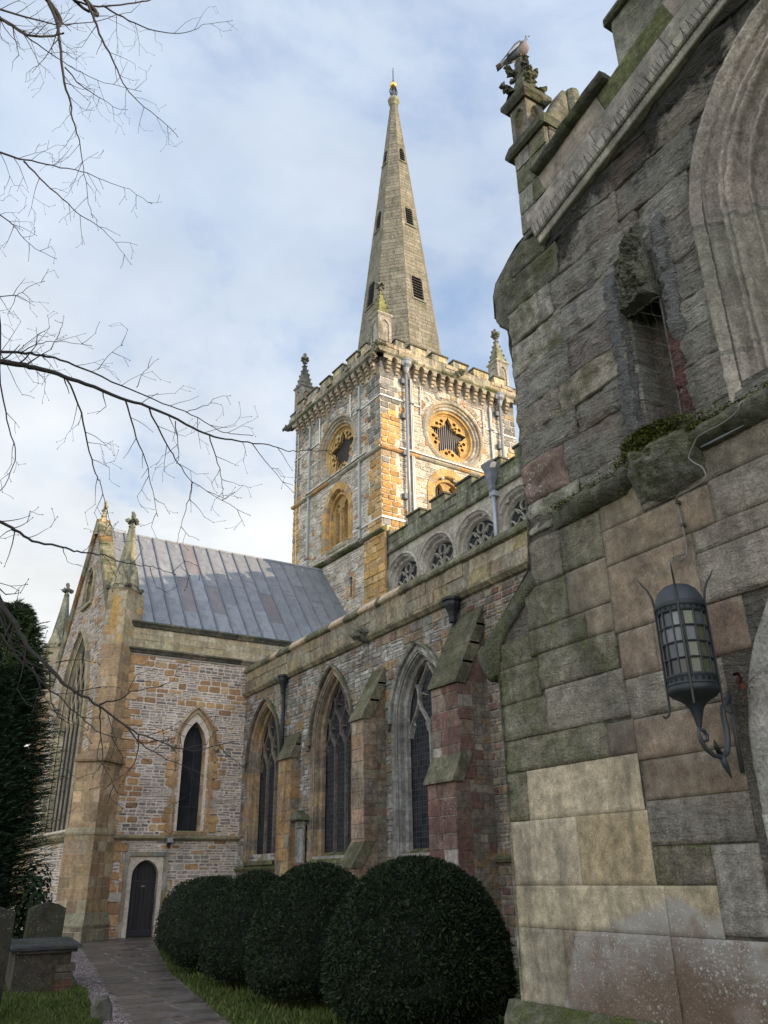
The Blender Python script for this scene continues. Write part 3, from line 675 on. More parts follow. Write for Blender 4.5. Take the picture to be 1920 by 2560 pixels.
# =================================================================== ROSE WINDOWS
def rose(fr, c, pal_in, vertical, label):
    m_ = MB()
    prof = [(.16, 0), (.16, .05), (.06, .10), (.0, .08), (-.03, .0), (-.12, -.02), (-.16, -.10), (-.26, -.10), (-.30, -.2), (-.40, -.2), (-.43, -.30), (-.50, -.34)]
    circ = circle(c, RO, 48)
    sweep(m_, fr, circ, prof[:6], closed=True, pal=CLER+BUFF, stone_len=.32, gap=.02, endcap=False)
    sweep(m_, fr, circ, prof[5:9], closed=True, pal=CLER+BUFF, stone_len=.32, gap=.02, endcap=False)
    sweep(m_, fr, circ, prof[8:], closed=True, pal=pal_in, stone_len=.4, gap=.012, endcap=False)
    o = cp(m_, 'round_window', M_tow, label=label)
    r = RO-.5; th = np.linspace(0, 2*math.pi, 121)[:-1]; star = []
    for t in th:
        k = (t-math.pi/2)/(2*math.pi/5); f = abs(k-round(k))*2
        rr = r*(1.0-.48*min(1, (f/.62))**.8+(.10*math.sin((f-.62)/.38*math.pi) if f > .62 else 0)+(.05*math.exp(-((f-.38)/.1)**2)))
        star.append((c[0]+rr*math.cos(t), c[1]+rr*math.sin(t)))
    hs = [star]
    for k in range(5):
        t = math.pi/2+(k+.5)*2*math.pi/5
        for (dr, dt, sz) in ((.80, -.20, .085), (.80, .20, .085), (.68, 0, .07)):
            cc = (c[0]+dr*r*math.cos(t+dt), c[1]+dr*r*math.sin(t+dt)); hs.append([(cc[0]+sz*r*math.cos(q)*(1.1), cc[1]+sz*r*math.sin(q)) for q in np.linspace(0, 2*math.pi, 9)[:-1]])
    tr = MB(); fill(tr, fr, circle(c, r, 48), hs, -.36, pal_in[0][1])
    for hpl in hs: sweep(tr, fr, hpl, [(0, -.36), (-.035, -.48), (0, -.5)], closed=True, pal=pal_in, endcap=False)
    fill(tr, fr, circle(c, r, 40), (), -.85, (.015, .013, .012))
    link(tr, 'tracery', M_tow, o)
    lo = MB(); k = -r
    while k < r:
        q = math.sqrt(max(r*r-k*k, 0))*.98
        pl = [(c[0]+k, c[1]-q), (c[0]+k+.05, c[1]-q), (c[0]+k+.05, c[1]+q), (c[0]+k, c[1]+q)] if vertical else [(c[0]-q, c[1]+k), (c[0]+q, c[1]+k), (c[0]+q, c[1]+k+.045), (c[0]-q, c[1]+k+.045)]
        prism(lo, fr, pl, -.7, -.55, (.17, .155, .15), .006); k += .125
    link(lo, 'louvre', M_metal, o)
rose(fRt, roseR_c, [(3, (.50, .31, .115)), (2, (.46, .28, .10))], True, 'sunlit round window with five pointed star tracery')
rose(fL, roseL_c, [(3, (.50, .33, .14)), (2, (.44, .28, .12))], False, 'shaded round window with five pointed star tracery')
# relieving arch over the sunlit rose
ra = MB(); sweep(ra, fRt, [(roseR_c[0]+2.05*math.cos(t)*1.02, roseR_c[1]+.1+2.0*math.sin(t)) for t in np.linspace(2.75, .35, 22)], [(.14, 0), (.14, .035), (-.14, .035), (-.14, 0)], pal=TPALE+TGREY+OCHRE, stone_len=.13, gap=.02); cp(ra, 'relieving_arch', M_tow)
ra = MB(); sweep(ra, fL, [(roseL_c[0]+2.0*math.cos(t), roseL_c[1]+.1+1.95*math.sin(t)) for t in np.linspace(2.6, .5, 22)], [(.14, 0), (.14, .03), (-.14, .03), (-.14, 0)], pal=TPALE+TGREY, stone_len=.13, gap=.02); cp(ra, 'relieving_arch', M_tow)
# belfry windows
def belfry(fr, c, sill, spring, apex, w_):
    m_ = MB()
    sweep(m_, fr, arch(c, w_+.28, sill, spring, apex+.28, 10), [(.16, 0), (.16, .05), (-.18, .05), (-.2, .0), (-.24, -.14)], pal=GOLD, stone_len=.3, gap=.015)
    sweep(m_, fr, arch(c, w_+.03, sill, spring, apex, 10), [(0, -.14), (-.14, -.14), (-.16, -.3)], pal=GOLD, stone_len=.4, gap=.015)
    ho = [arch(c-.38, .22, sill+.05, spring+.28, spring+.66, 5), arch(c+.38, .22, sill+.05, spring+.28, spring+.66, 5)]
    fill(m_, fr, arch(c, w_-.1, sill, spring, apex-.12, 10), ho, -.28, (.40, .26, .11))
    for hpl in ho: sweep(m_, fr, hpl, [(0, -.28), (-.03, -.5)], pal=GOLD, stone_len=.4, endcap=False)
    lathe(m_, fr.P(c, sill, -.26), [(.13, 0), (.12, .1), (.11, .2), (.11, spring-sill), (.16, spring-sill+.12), (.19, spring-sill+.28)], 10, (.42, .27, .12))
    prism(m_, fr, [(c-w_, sill-.18), (c+w_, sill-.18), (c+w_-.05, sill+.03), (c-w_+.05, sill+.03)], -.3, .06, (.3, .27, .18), .03)
    o = cp(m_, 'belfry_window', M_tow); g_ = MB()
    for hpl in ho: fill(g_, fr, hpl, (), -.5, (.02, .02, .02))
    for x in (c-.38, c+.38):
        for q in (-.12, 0, .12): prism(g_, fr, [(x+q-.012, sill), (x+q+.012, sill), (x+q+.012, spring+.5), (x+q-.012, spring+.5)], -.46, -.42, (.10, .09, .09), .003)
    link(g_, 'louvre', M_metal, o)
belfry(fL, 3.72, 15.72, 17.45, 18.6, .92); belfry(fRt, 3.75, 16.1, 17.8, 18.68, .85)
m_ = MB(); sweep(m_, fL, arch(2.47, .16, 12.8, 13.7, 13.92, 4), [(.18, 0), (.18, .04), (0, .04), (-.03, -.25)], pal=OCHRE, stone_len=.26)
sweep(m_, fL, [(2.47+.62*math.cos(t), 13.75+.62*math.sin(t)) for t in np.linspace(2.9, .25, 12)], [(.14, 0), (.14, .03), (-.14, .03), (-.14, 0)], pal=TPALE, stone_len=.12, gap=.02)
o = cp(m_, 'slit_window', M_tow); m_ = MB(); fill(m_, fL, arch(2.47, .16, 12.8, 13.7, 13.92, 4), (), -.24); link(m_, 'glass', M_glx, o)
# =================================================================== metal ties, conduits and drainpipes of the tower
def bar(fr, a0, b0, a1, b1, wd, d, name, col=(.50, .50, .50), mat=M_galv, **k):
    m_ = MB()
    if abs(a1-a0) > abs(b1-b0): prism(m_, fr, [(a0, b0-wd), (a1, b0-wd), (a1, b0+wd), (a0, b0+wd)], .02, d, col, .008)
    else: prism(m_, fr, [(a0-wd, b0), (a0+wd, b0), (a0+wd, b1), (a0-wd, b1)], .02, d, col, .008)
    return cp(m_, name, mat, **k)
W_ = (.60, .57, .52)
bar(fL, -.02, 22.08, 2.3, 22.08, .045, .07, 'strap_band', W_); bar(fRt, -.05, 22.08, 2.2, 22.08, .045, .072, 'strap_band', W_)
bar(fL, 5.4, 22.08, 8.1, 22.08, .045, .07, 'strap_band', W_); bar(fRt, 6.05, 22.08, 8.2, 22.08, .045, .07, 'strap_band', W_)
bar(fL, 5.4, 20.98, 6.4, 20.98, .03, .07, 'strap_band', W_)
bar(fL, 1.0, 19.47, 6.7, 19.47, .03, .19, 'strap_band', W_); bar(fRt, .9, 19.47, 6.9, 19.47, .03, .19, 'strap_band', W_)
bar(fL, -.02, 15.9, 2.25, 15.9, .05, .07, 'strap_band', W_); bar(fRt, -.05, 15.9, 2.0, 15.9, .05, .072, 'strap_band', W_); bar(fL, 6.3, 15.83, 7.9, 15.83, .04, .07, 'strap_band', W_)
for fr, a, b0, b1 in ((fL, 1.70, 15.4, 23.4), (fL, 6.42, 15.5, 23.4), (fRt, 1.68, 14.9, 23.45), (fRt, 6.55, 16, 23.4)):
    m_ = MB(); prism(m_, fr, [(a-.075, b0), (a-.01, b0), (a-.01, b1), (a-.075, b1)], .02, .13, (.36, .38, .38), .01); prism(m_, fr, [(a+.02, b0), (a+.075, b0), (a+.075, b1), (a+.02, b1)], .02, .11, (.42, .44, .44), .01)
    for z in (22.08, 19.47, 15.95): prism(m_, fr, [(a-.12, z-.05), (a+.12, z-.05), (a+.12, z+.05), (a-.12, z+.05)], .05, .2, (.3, .3, .3), .02)
    cp(m_, 'vertical_tie', M_galv)
for fr, a, b0, b1 in ((fL, 2.46, 22.05, 23.35), (fL, 5.4, 21.9, 23.4), (fRt, 2.2, 21.62, 23.25), (fRt, 6.04, 21.6, 23.1)):
    m_ = MB(); tube(m_, [fr.P(a, b0, .08), fr.P(a+.02, (b0+b1)/2, .09), fr.P(a+.03, b1, .08)], .035, 6, (.62, .60, .55)); cp(m_, 'stub_pipe', M_galv)
for a, zt_, b1 in ((1.33, 24.3, 14.6), (7.12, 24.25, 16.2)):
    m_ = MB(); fr = fRt; tube(m_, [fr.P(a, b1, .2), fr.P(a, 23.7, .2)], .075, 10, (.30, .31, .34)); po = cp(m_, 'drainpipe', M_galv, smooth=True)
    m_ = MB(); lathe(m_, fr.P(a, 23.55, .22), [(.08, 0), (.13, .12), (.17, .3), (.27, .45), (.29, .62), (.31, .64), (.31, .72), (.26, .76)], 12, (.26, .27, .29)); prism(m_, fr, [(a-.34, 23.9), (a-.1, 23.9), (a-.1, 24.2), (a-.34, 24.2)], .0, .35, (.16, .16, .17), .03); link(m_, 'hopper_head', M_galv, po)
    for z in (23.15, 21.25, 19.3, 17.1, 15.4):
        m_ = MB(); prism(m_, fr, [(a-.25, z-.15), (a-.04, z-.15), (a-.04, z+.13), (a-.25, z+.13)], .0, .2, (.13, .135, .14), .02); link(m_, 'pipe_bracket', M_metal, po)
m_ = MB(); tube(m_, [fL.P(7.75, 24.4, .25), fL.P(7.6, 23.4, .12), fL.P(7.75, 20, .06), fL.P(7.6, 16, .06), fL.P(7.65, 15.5, .06)], .018, 5, (.62, .6, .5)); cp(m_, 'lightning_conductor', M_galv)
def gargoyle(c, n, s, col, parent=church, mat=M_trim):
    m_ = MB(); c = np.array(c, float); n = np.array(n, float); blob(m_, c, (.2*s, .2*s, .18*s), col, 8, .2); blob(m_, c+n*.2*s, (.16*s, .16*s, .14*s), col, 8, .22); blob(m_, c+n*.36*s-np.array([0, 0, .05*s]), (.10*s, .10*s, .07*s), col, 7, .25)
    for q in (-1, 1): blob(m_, c+n*.16*s+np.cross(n, (0, 0, 1))*.14*s*q+np.array([0, 0, .12*s]), .07*s, col, 6, .2)
    return cp(m_, 'gargoyle', mat)
gargoyle(fRt.P(4.42, 24.5, .45), fRt.n, 1.0, (.25, .24, .15)); gargoyle(fL.P(8.4, 24.2, .3), fL.u*.8+fL.n*.6, .9, (.13, .12, .11))
gargoyle(fL.P(.0, 24.1, .35), (fL.n+fRt.n)/1.41, .8, (.33, .27, .19)); gargoyle(fRt.P(8.25, 24.1, .3), (fRt.u+fRt.n)/1.41, .8, (.3, .25, .18))
# =================================================================== NAVE CLERESTORY
XC = 17.12; fc = fr_x(XC); YC0, YC1 = 9.0, 27.75; CW = 1.16
wy = [26.35-2.42*k for k in range(7)]
cholo = [arch(y, CW, 11.6, 12.5, 13.62, 10) for y in wy if y > YC0+1.2]
cl_ = MB(); out = [(YC0, 10.0), (YC1, 10.0), (YC1, 14.1), (YC0, 14.1)]
fill(cl_, fc, out, cholo, 0, (.25, .235, .2)); ashlar(cl_, fc, out, cholo, CLER, 10.0, 14.1, rh=(.26, .36), rw=(.4, .9), h=.006, gap=.008, pad=-.02)
cp(cl_, 'clerestory_wall', M_ash)
for k, y in enumerate([y for y in wy if y > YC0+1.2]):
    m_ = MB(); pth = arch(y, CW, 11.6, 12.5, 13.62, 12)
    sweep(m_, fc, pth, [(.13, 0), (.13, .09), (.05, .11), (.02, .05), (-.05, .0), (-.10, -.12), (-.18, -.16), (-.24, -.30)], pal=CLER, stone_len=.42, gap=.01)
    o = cp(m_, 'clerestory_window', M_ash); g_ = MB(); fill(g_, fc, arch(y, CW-.1, 11.6, 12.5, 13.5, 12), (), -.33); link(g_, 'glass', M_glx, o)
    t_ = MB(); PB = [(.03, -.32), (.025, -.25), (0, -.22), (-.025, -.25), (-.03, -.32)]; cc_ = (.33, .305, .26)
    for x in (-.46, 0, .46): sweep(t_, fc, [(y+x, 11.6), (y+x, 12.62 if x else 12.5)], PB, col=cc_)
    for x in (-.47, .47): sweep(t_, fc, arch(y+x, .45, 12.2, 12.45, 13.12, 8)[1:-1], PB, col=cc_)
    for x in (-.69, -.23, .23, .69): sweep(t_, fc, arch(y+x, .21, 12.2, 12.35, 12.75, 5)[1:-1], PB, col=cc_)
    sweep(t_, fc, circle((y, 13.14), .19, 14), PB, closed=True, col=cc_, endcap=False)
    for s in (-1, 1): sweep(t_, fc, [(y+s*.1, 12.95), (y+s*.3, 12.9), (y+s*.45, 13.1)], PB, col=cc_)
    link(t_, 'tracery', M_ash, o)
string(fc, YC0, YC1, 14.07, [(-.06, 0), (-.06, .12), (.0, .17), (.05, .14), (.1, 0)], 'clerestory_string', M_trim, [(2, (.20, .20, .14)), (1, (.13, .14, .07))])
bt = MB(); zs, ze, zm = 14.14, 14.78, 15.14; mw = .96; gp_ = .75
ashlar(bt, fc, [(YC0, zs), (YC1, zs), (YC1, ze), (YC0, ze)], (), [(3, (.2, .2, .14)), (2, (.25, .24, .18)), (1, (.15, .16, .09))], zs, ze, rh=(.28, .33), h=.05, gap=.01, jit=.004)
prism(bt, fc, [(YC0, zs-.05), (YC1, zs-.05), (YC1, ze), (YC0, ze)], -.25, .04, (.18, .18, .13), back=True)
y = 25.86; ends = [YC1]
while y > YC0+1:
    prism(bt, fc, [(y-mw, ze), (y, ze), (y, zm), (y-mw, zm)], -.22, .05, jc((.19, .19, .12)), .012, back=True)
    prism(bt, fc, [(y-mw-.05, zm), (y+.05, zm), (y+.03, zm+.09), (y-mw-.03, zm+.09)], -.28, .12, mossy(), .02, back=True)
    ends += [y, y-mw]; y -= mw+gp_
prism(bt, fc, [(27.25, ze), (27.74, ze), (27.74, zm), (27.25, zm)], -.22, .05, (.2, .2, .13), .012, back=True); ends[0] = 27.25
for k in range(0, len(ends)-1, 2): prism(bt, fc, [(ends[k+1], ze), (ends[k], ze), (ends[k], ze+.07), (ends[k+1], ze+.07)], -.28, .11, mossy(), .015, back=True)
cp(bt, 'clerestory_battlement', M_moss)
m_ = MB(); y = 20.16; tube(m_, [(XC-.16, y, 11.3), (XC-.16, y, 14.2)], .08, 10, (.33, .35, .38)); po = cp(m_, 'drainpipe', M_galv, smooth=True)
m_ = MB(); lathe(m_, (XC-.2, y, 13.95), [(.10, 0), (.13, .1), (.12, .25), (.2, .5), (.21, .7), (.33, .95), (.35, 1.0), (.35, 1.06), (.3, 1.1)], 4, (.17, .18, .2), phase=math.pi/4); prism(m_, fc, [(y-.14, 13.75), (y+.14, 13.75), (y+.14, 13.95), (y-.14, 13.95)], 0, .26, (.3, .31, .33), .02); link(m_, 'hopper_head', M_lead, po)
# roofs behind the parapets, far walls
rf = MB(); rf.add([(XC, YC0, 14.3), (XC, YC1, 14.3), (21, YC1, 15.3), (21, YC0, 15.3), (25, YC1, 14.3), (25, YC0, 14.3)], [[0, 1, 2, 3], [3, 2, 4, 5]], (.22, .24, .27)); cp(rf, 'nave_roof', M_lead)
fw_ = MB(); box(fw_, XC+.7, 25, YC0+.01, YC1-.05, 0, 14.2, (.3, .28, .24)); cp(fw_, 'nave_wall', M_ash)
rf = MB(); rf.add([(11.5, YC0-4, 8.3), (11.5, 27.9, 8.3), (XC, 27.9, 10.9), (XC, YC0-4, 10.9)], [[0, 1, 2, 3]], (.22, .24, .27)); cp(rf, 'aisle_roof', M_lead)
# =================================================================== TRANSEPT
YT = 28.0; ft = fr_y(YT)
lanc = arch(9.52, .40, 3.05, 5.75, 6.6, 8)
door_h = arch(8.24, .42, 0.0, 1.72, 2.2, 8)
def ochre_p(x, z):
    if 6.9 < z < 8.3: return .62 if 7.3 < x < 10.9 else .3
    if 6.0 < z <= 6.9: return .3
    if x < 7.75: return .55
    if abs(x-9.5) < .95 and z < 6.6: return .45
    if 3.0 < z < 3.5: return .35
    return .07
tr_ = MB(); out = [(6.6, 0), (17, 0), (17, 8.85), (6.6, 8.85)]
fill(tr_, ft, out, [lanc, door_h], 0, MORT)
rubble(tr_, ft, [(6.7, 0), (11.5, 0), (11.5, 8.85), (6.7, 8.85)], [arch(9.52, .62, 2.95, 5.75, 7.0, 8), arch(8.24, .58, 0, 2.0, 2.45, 5)], LIAS, OCHRE, 0.02, 8.8, pad=-.02, band=(.15, .25), gap=.025, h=.012, nthin=(2, 3), thw=(.14, .42), pbf=ochre_p, bw=(.24, .5))
ashlar(tr_, ft, [(11.5, 8), (17, 8), (17, 8.85), (11.5, 8.85)], (), LIAS, 8, 8.85)
# quoins and jamb stones of wall
z = .05
while z < 8.6:
    t = U(.22, .34); k = rng.random()
    stone(tr_, ft, 6.6, 7.0+U(.15, .7)*(1 if z < 3 or k < .6 else .5), z+.008, z+t-.008, .03+U(0, .015), pick(OCHRE), .08, .006, .02)
    for s in (-1, 1):
        if z > 2.95 and z < 5.9: x0 = 9.52+s*.50; x1 = 9.52+s*(.72+U(0, .32)); stone(tr_, ft, min(x0, x1), max(x0, x1), z+.008, z+t-.008, .03+U(0, .01), pick(OCHRE), .08, .005, .018)
        if z < 2.3: x0 = 8.24+s*.58; x1 = 8.24+s*(.68+U(0, .16)); stone(tr_, ft, min(x0, x1), max(x0, x1), z+.008, z+t-.008, .03, pick(OCHRE if s < 0 else BUFF), .08, .004, .012)
    z += t
cp(tr_, 'transept_wall', M_lias, label='transept side wall of thin grey rubble with ochre blocks and pale mortar')
m_ = MB(); PT = [(3, (.37, .25, .155)), (2, (.40, .30, .195)), (1, (.33, .21, .12))]
sweep(m_, ft, arch(9.52, .66, 2.98, 5.75, 7.0, 10), [(.02, 0), (.02, .05), (-.08, .05), (-.10, -.0), (-.16, -.04), (-.20, -.16)], pal=PT, stone_len=.34)
sweep(m_, ft, arch(9.52, .47, 3.02, 5.75, 6.72, 10), [(.02, -.15), (-.06, -.2), (-.09, -.32)], pal=PT, stone_len=.34)
lw = cp(m_, 'lancet_window', M_ash, label='narrow lancet window in the transept side wall')
m_ = MB(); sweep(m_, ft, arch(9.52, .74, 5.72, 5.76, 7.14, 10)[1:-1], [(.0, 0), (.02, .10), (-.06, .13), (-.10, .04)], pal=PT, stone_len=.4)
for s in (-1, 1): blob(m_, (9.52+s*.77, YT-.1, 5.72), .09, (.33, .27, .19), 8, .15)
link(m_, 'hood_mould', M_ash, lw)
m_ = MB(); fill(m_, ft, arch(9.52, .40, 3.0, 5.75, 6.62, 8), (), -.3); link(m_, 'glass', M_gly, lw)
m_ = MB(); prism(m_, ft, [(9.0, 2.9), (10.05, 2.9), (10.0, 3.07), (9.05, 3.07)], -.3, .06, (.27, .2, .11), .03); link(m_, 'sill', M_ash, lw)
# door
m_ = MB(); PD = [(3, (.36, .33, .27)), (2, (.32, .27, .19)), (1, (.29, .27, .25))]
fo = [(7.64, 0), (7.64, 2.34), (8.84, 2.34), (8.84, 0)]
sweep(m_, ft, fo, [(.1, 0), (.09, .06), (-.03, .06), (-.05, -.01), (-.08, -.05), (-.10, -.08)], pal=PD, stone_len=.5)
fill(m_, ft, [(7.72, 0), (7.72, 2.26), (8.76, 2.26), (8.76, 0)], [arch(8.24, .44, -0.01, 1.72, 2.18, 8)], -.08, (.34, .29, .2))
sweep(m_, ft, arch(8.24, .46, 0, 1.72, 2.2, 10), [(.04, -.08), (.02, -.05), (-.03, -.08), (-.04, -.22)], pal=PD, stone_len=.5)
dfo = cp(m_, 'doorway_surround', M_ash)
m_ = MB()
for k in range(7): prism(m_, ft, [(7.80+k*.127, .03), (7.925+k*.127, .03), (7.925+k*.127, 2.17), (7.80+k*.127, 2.17)], -.26, -.215, jc((.022, .018, .022), .22), .008)
prism(m_, ft, [(7.8, .02), (8.7, .02), (8.7, .20), (7.8, .20)], -.26, -.19, (.028, .024, .03), .01)
do_ = cp(m_, 'door', M_wood, label='dark oak plank door under a four centred arch')
for z in (1.58,):
    m_ = MB(); prism(m_, ft, [(7.84, z-.018), (8.38, z-.01), (8.42, z), (8.38, z+.012), (7.84, z+.02)], -.22, -.205, (.07, .07, .075), .004); blob(m_, ft.P(8.0, z, -.2), .03, (.07, .07, .07), 6, .1); link(m_, 'hinge', M_metal, do_)
m_ = MB(); tube(m_, [ft.P(8.6, 1.02, -.21), ft.P(8.6, 1.02, -.17), ft.P(8.6, .95, -.16)], .012, 5, (.08, .08, .08)); link(m_, 'door_handle', M_metal, do_)
m_ = MB(); prism(m_, ft, [(8.2, 1.42), (8.33, 1.42), (8.33, 1.455), (8.2, 1.455)], -.22, -.208, (.3, .3, .3), .002); link(m_, 'letter_plate', M_metal, do_)
# strings, parapet
TRP = [(3, (.27, .22, .13)), (2, (.22, .19, .12)), (1, (.3, .25, .16))]
string(ft, 7.0, 11.32, 2.84, [(-.06, 0), (-.06, .07), (0, .13), (.05, .13), (.1, 0)], 'string_course', M_ash, TRP)
string(ft, 6.9, 16.5, 8.84, [(-.1, 0), (-.09, .07), (-.02, .11), (.03, .17), (.08, .15), (.13, 0)], 'string_course', M_trim, [(2, (.16, .14, .10)), (2, (.12, .11, .085)), (1, (.24, .2, .14))], label='dark weathered string course under the transept parapet')
m_ = MB(); prism(m_, ft, [(6.95, 8.70), (11.3, 8.70), (11.3, 8.735), (6.95, 8.735)], 0, .04, (.46, .40, .33), .005); cp(m_, 'lead_flashing', M_lead)
m_ = MB(); ashlar(m_, ft, [(6.85, 8.95), (16.5, 8.95), (16.5, 9.66), (6.85, 9.66)], (), [(4, (.47, .38, .245)), (2, (.42, .33, .2)), (1, (.5, .43, .31))], 8.95, 9.66, rh=(.2, .27), rw=(.5, 1.2), h=.03, gap=.01)
prism(m_, ft, [(6.85, 8.9), (16.5, 8.9), (16.5, 9.66), (6.85, 9.66)], -.3, .02, (.4, .33, .22), .004); cp(m_, 'transept_parapet', M_ash)
string(ft, 6.88, 16.5, 9.74, [(-.1, 0), (-.09, .09), (-.01, .14), (.05, .20), (.11, .18), (.11, -.35)], 'parapet_coping', M_trim, [(2, (.13, .12, .085)), (2, (.10, .095, .075)), (1, (.22, .19, .13))])
# gable wall
fG = fr_pts((6.5, 28.1), (6.15, 37.4), True); AG = 4.65
gout = [(0, 0), (9.3, 0), (9.3, 8.75), (AG, 15.15), (0, 8.75)]
gwin = arch(4.85, 1.75, 3.25, 7.3, 10.4, 12); gven = arch(4.75, .52, 11.75, 12.5, 13.15, 6)
m_ = MB(); fill(m_, fG, gout, [gwin, gven], 0, MORT)
rubble(m_, fG, gout, [arch(4.85, 2.05, 3.1, 7.3, 10.7, 12), gven], LIAS, OCHRE, .02, 15.1, pad=-.04, band=(.16, .26), gap=.026, h=.013, thw=(.15, .45), pbf=lambda a, b: .55 if (abs(a-1.0) < .9 or abs(a-4.85) > 2.0 and abs(a-4.85) < 2.8) and b < 9 else (.3 if b > 9 else .15))
cp(m_, 'gable_wall', M_lias, label='steep transept gable wall of grey rubble')
m_ = MB(); fill(m_, fr_pts((6.3, 37.4), (17, 37.6), True), [(0, 0), (10.7, 0), (10.7, 9.5), (0, 9.5)], (), 0, MORT); cp(m_, 'transept_wall', M_lias)
# gable coping
for s in (-1, 1):
    m_ = MB(); p0, p1 = (AG+s*4.75, 8.55), (AG, 15.3)
    pth = [p0, p1] if s < 0 else [p1, p0]
    sweep(m_, fG, pth, [(-.22, 0), (-.22, .08), (-.12, .13), (.02, .15), (.08, .10), (.10, -.38), (.05, -.42), (-.22, -.38)], pal=[(3, (.27, .24, .16)), (2, (.20, .18, .12)), (1, (.36, .32, .23)), (1, (.28, .16, .07))], stone_len=.55)
    cp(m_, 'gable_coping', M_trim)
m_ = MB(); ap = fG.P(AG, 15.15, -.12); lathe(m_, ap, [(.30, -.5), (.26, -.2), (.18, .1), (.09, .32), (.12, .34), (.12, .40), (.06, .44)], 6, (.46, .37, .20)); go = cp(m_, 'gable_apex_stone', M_ash)
m_ = MB(); fa = Fr(ap+np.array([0, 0, .42]), (.026, -.62, 0), (0, 0, .62), (-.62, -.026, 0)); cc = (.38, .31, .19)
prism(m_, fa, [(-.06, 0), (.06, 0), (.06, .9), (-.06, .9)], -.09, .09, cc, .02, back=True)
prism(m_, fa, [(-.34, .42), (.34, .42), (.34, .54), (-.34, .54)], -.08, .085, cc, .02, back=True)
sweep(m_, fa, circle((0, .47), .22, 16), [(.03, -.05), (.03, .045), (-.03, .045), (-.03, -.05)], closed=True, col=cc, endcap=False)
for q in ((-.36, .47), (.36, .47), (0, .92), (0, .06)): blob(m_, fa.P(*q), .07, cc, 6, .2)
cp(m_, 'gable_cross', M_ash, label='lichened stone cross on the transept gable')
# great gable window
def lights(fr, c, w_, sill, spring, apex, n, d0, cc, name='tracery', mat=M_ash, parent=None, bw=.04, dep=.12, glassd=-.4, hh=None, top='retic'):
    t_ = MB(); PB = [(bw, d0-dep), (bw*.6, d0-.02), (0, d0), (-bw*.6, d0-.02), (-bw, d0-dep)]
    wl = 2*w_/n; A = arch(c, w_, sill, spring, apex, 14)
    def inA(p): return any(x0 <= p[0] <= x1 for x0, x1 in cut(A, p[1]))
    def clip(path):
        cur = []
        for p in path:
            if inA(p): cur.append(p)
            else:
                if len(cur) > 1: sweep(t_, fr, cur, PB, col=jc(cc, .06, .02))
                cur = []
        if len(cur) > 1: sweep(t_, fr, cur, PB, col=jc(cc, .06, .02))
    ls = spring-wl*.35; hl = hh or wl*1.05
    for k in range(1, n):
        x = c-w_+wl*k; sweep(t_, fr, [(x, sill), (x, ls)], PB, col=jc(cc, .06, .02))
    for k in range(n+1):
        x = c-w_+wl*k; r = 0; y = ls
        # two wavy families going up from each mullion
        for s in (-1, 1):
            path = []; x0 = x; y0 = ls; ss = s
            for q in range(7):
                for t in np.linspace(0, 1, 7)[(0 if q == 0 else 1):]:
                    path.append((x0+ss*wl/2*(t-math.sin(2*math.pi*t)/(2*math.pi)*.85), y0+hl*t))
                x0 += ss*wl/2; y0 += hl; ss = -ss
            clip(path)
    for k in range(n):      # cusps in the light heads
        x = c-w_+wl*(k+.5)
        for s in (-1, 1): sweep(t_, fr, [(x+s*wl*.44, ls-.02), (x+s*wl*.27, ls+hl*.30), (x+s*wl*.36, ls+hl*.42)], [(bw*.5, d0-dep), (0, d0-.04), (-bw*.5, d0-dep)], col=cc)
    for r in range(3):      # cusped piercings of the reticulation
        for k in range(n-1-r):
            x = c-w_+wl*(k+1+r/2); y = ls+hl*(1.0+r)
            for s in (-1, 1):
                p = [(x+s*wl*.38, y-hl*.05), (x+s*wl*.16, y), (x+s*wl*.38, y+hl*.08)]
                if all(inA(q) for q in p): sweep(t_, fr, p, [(bw*.5, d0-dep), (0, d0-.04), (-bw*.5, d0-dep)], col=cc)
    if parent is not None: link(t_, name, mat, parent)
    return t_
m_ = MB(); GP_ = [(3, (.33, .27, .17)), (2, (.38, .32, .21)), (1, (.25, .21, .15))]
sweep(m_, fG, arch(4.85, 1.98, 3.2, 7.3, 10.62, 14), [(.1, 0), (.1, .12), (.02, .15), (-.02, .05), (-.12, .03), (-.16, -.05), (-.24, -.05), (-.28, -.12), (-.36, -.12), (-.40, -.18), (-.44, -.18)], pal=GP_, stone_len=.45)
go = cp(m_, 'great_window', M_ash, label='tall traceried north window of the transept gable')
m_ = MB(); fill(m_, fG, arch(4.85, 1.60, 3.2, 7.3, 10.25, 12), (), -.17); link(m_, 'glass', M_glx, go)
lights(fG, 4.85, 1.56, 3.2, 7.0, 10.1, 5, -.08, (.31, .25, .17), parent=go, bw=.035, dep=.06, hh=.72)
string(fG, 0, 9.3, 2.98, [(-.12, 0), (-.12, .12), (0, .22), (.06, .22), (.26, -.1)], 'string_course', M_trim, TRP)
m_ = MB(); sweep(m_, fG, arch(4.75, .60, 11.7, 12.5, 13.25, 7), [(.1, 0), (.1, .08), (.0, .10), (-.05, 0), (-.09, -.15), (-.14, -.3)], pal=GP_, stone_len=.3)
prism(m_, fG, [(4.05, 11.55), (5.45, 11.55), (5.4, 11.72), (4.1, 11.72)], -.2, .12, (.33, .3, .2), .03)
go = cp(m_, 'gable_vent', M_ash); m_ = MB(); fill(m_, fG, arch(4.75, .55, 11.7, 12.5, 13.15, 7), (), -.32, (.015, .015, .015))
for x in (4.55, 4.75, 4.95): prism(m_, fG, [(x-.03, 11.75), (x+.03, 11.75), (x+.03, 12.9), (x-.03, 12.9)], -.3, -.2, (.25, .2, .13), .01)
link(m_, 'louvre', M_ash, go)
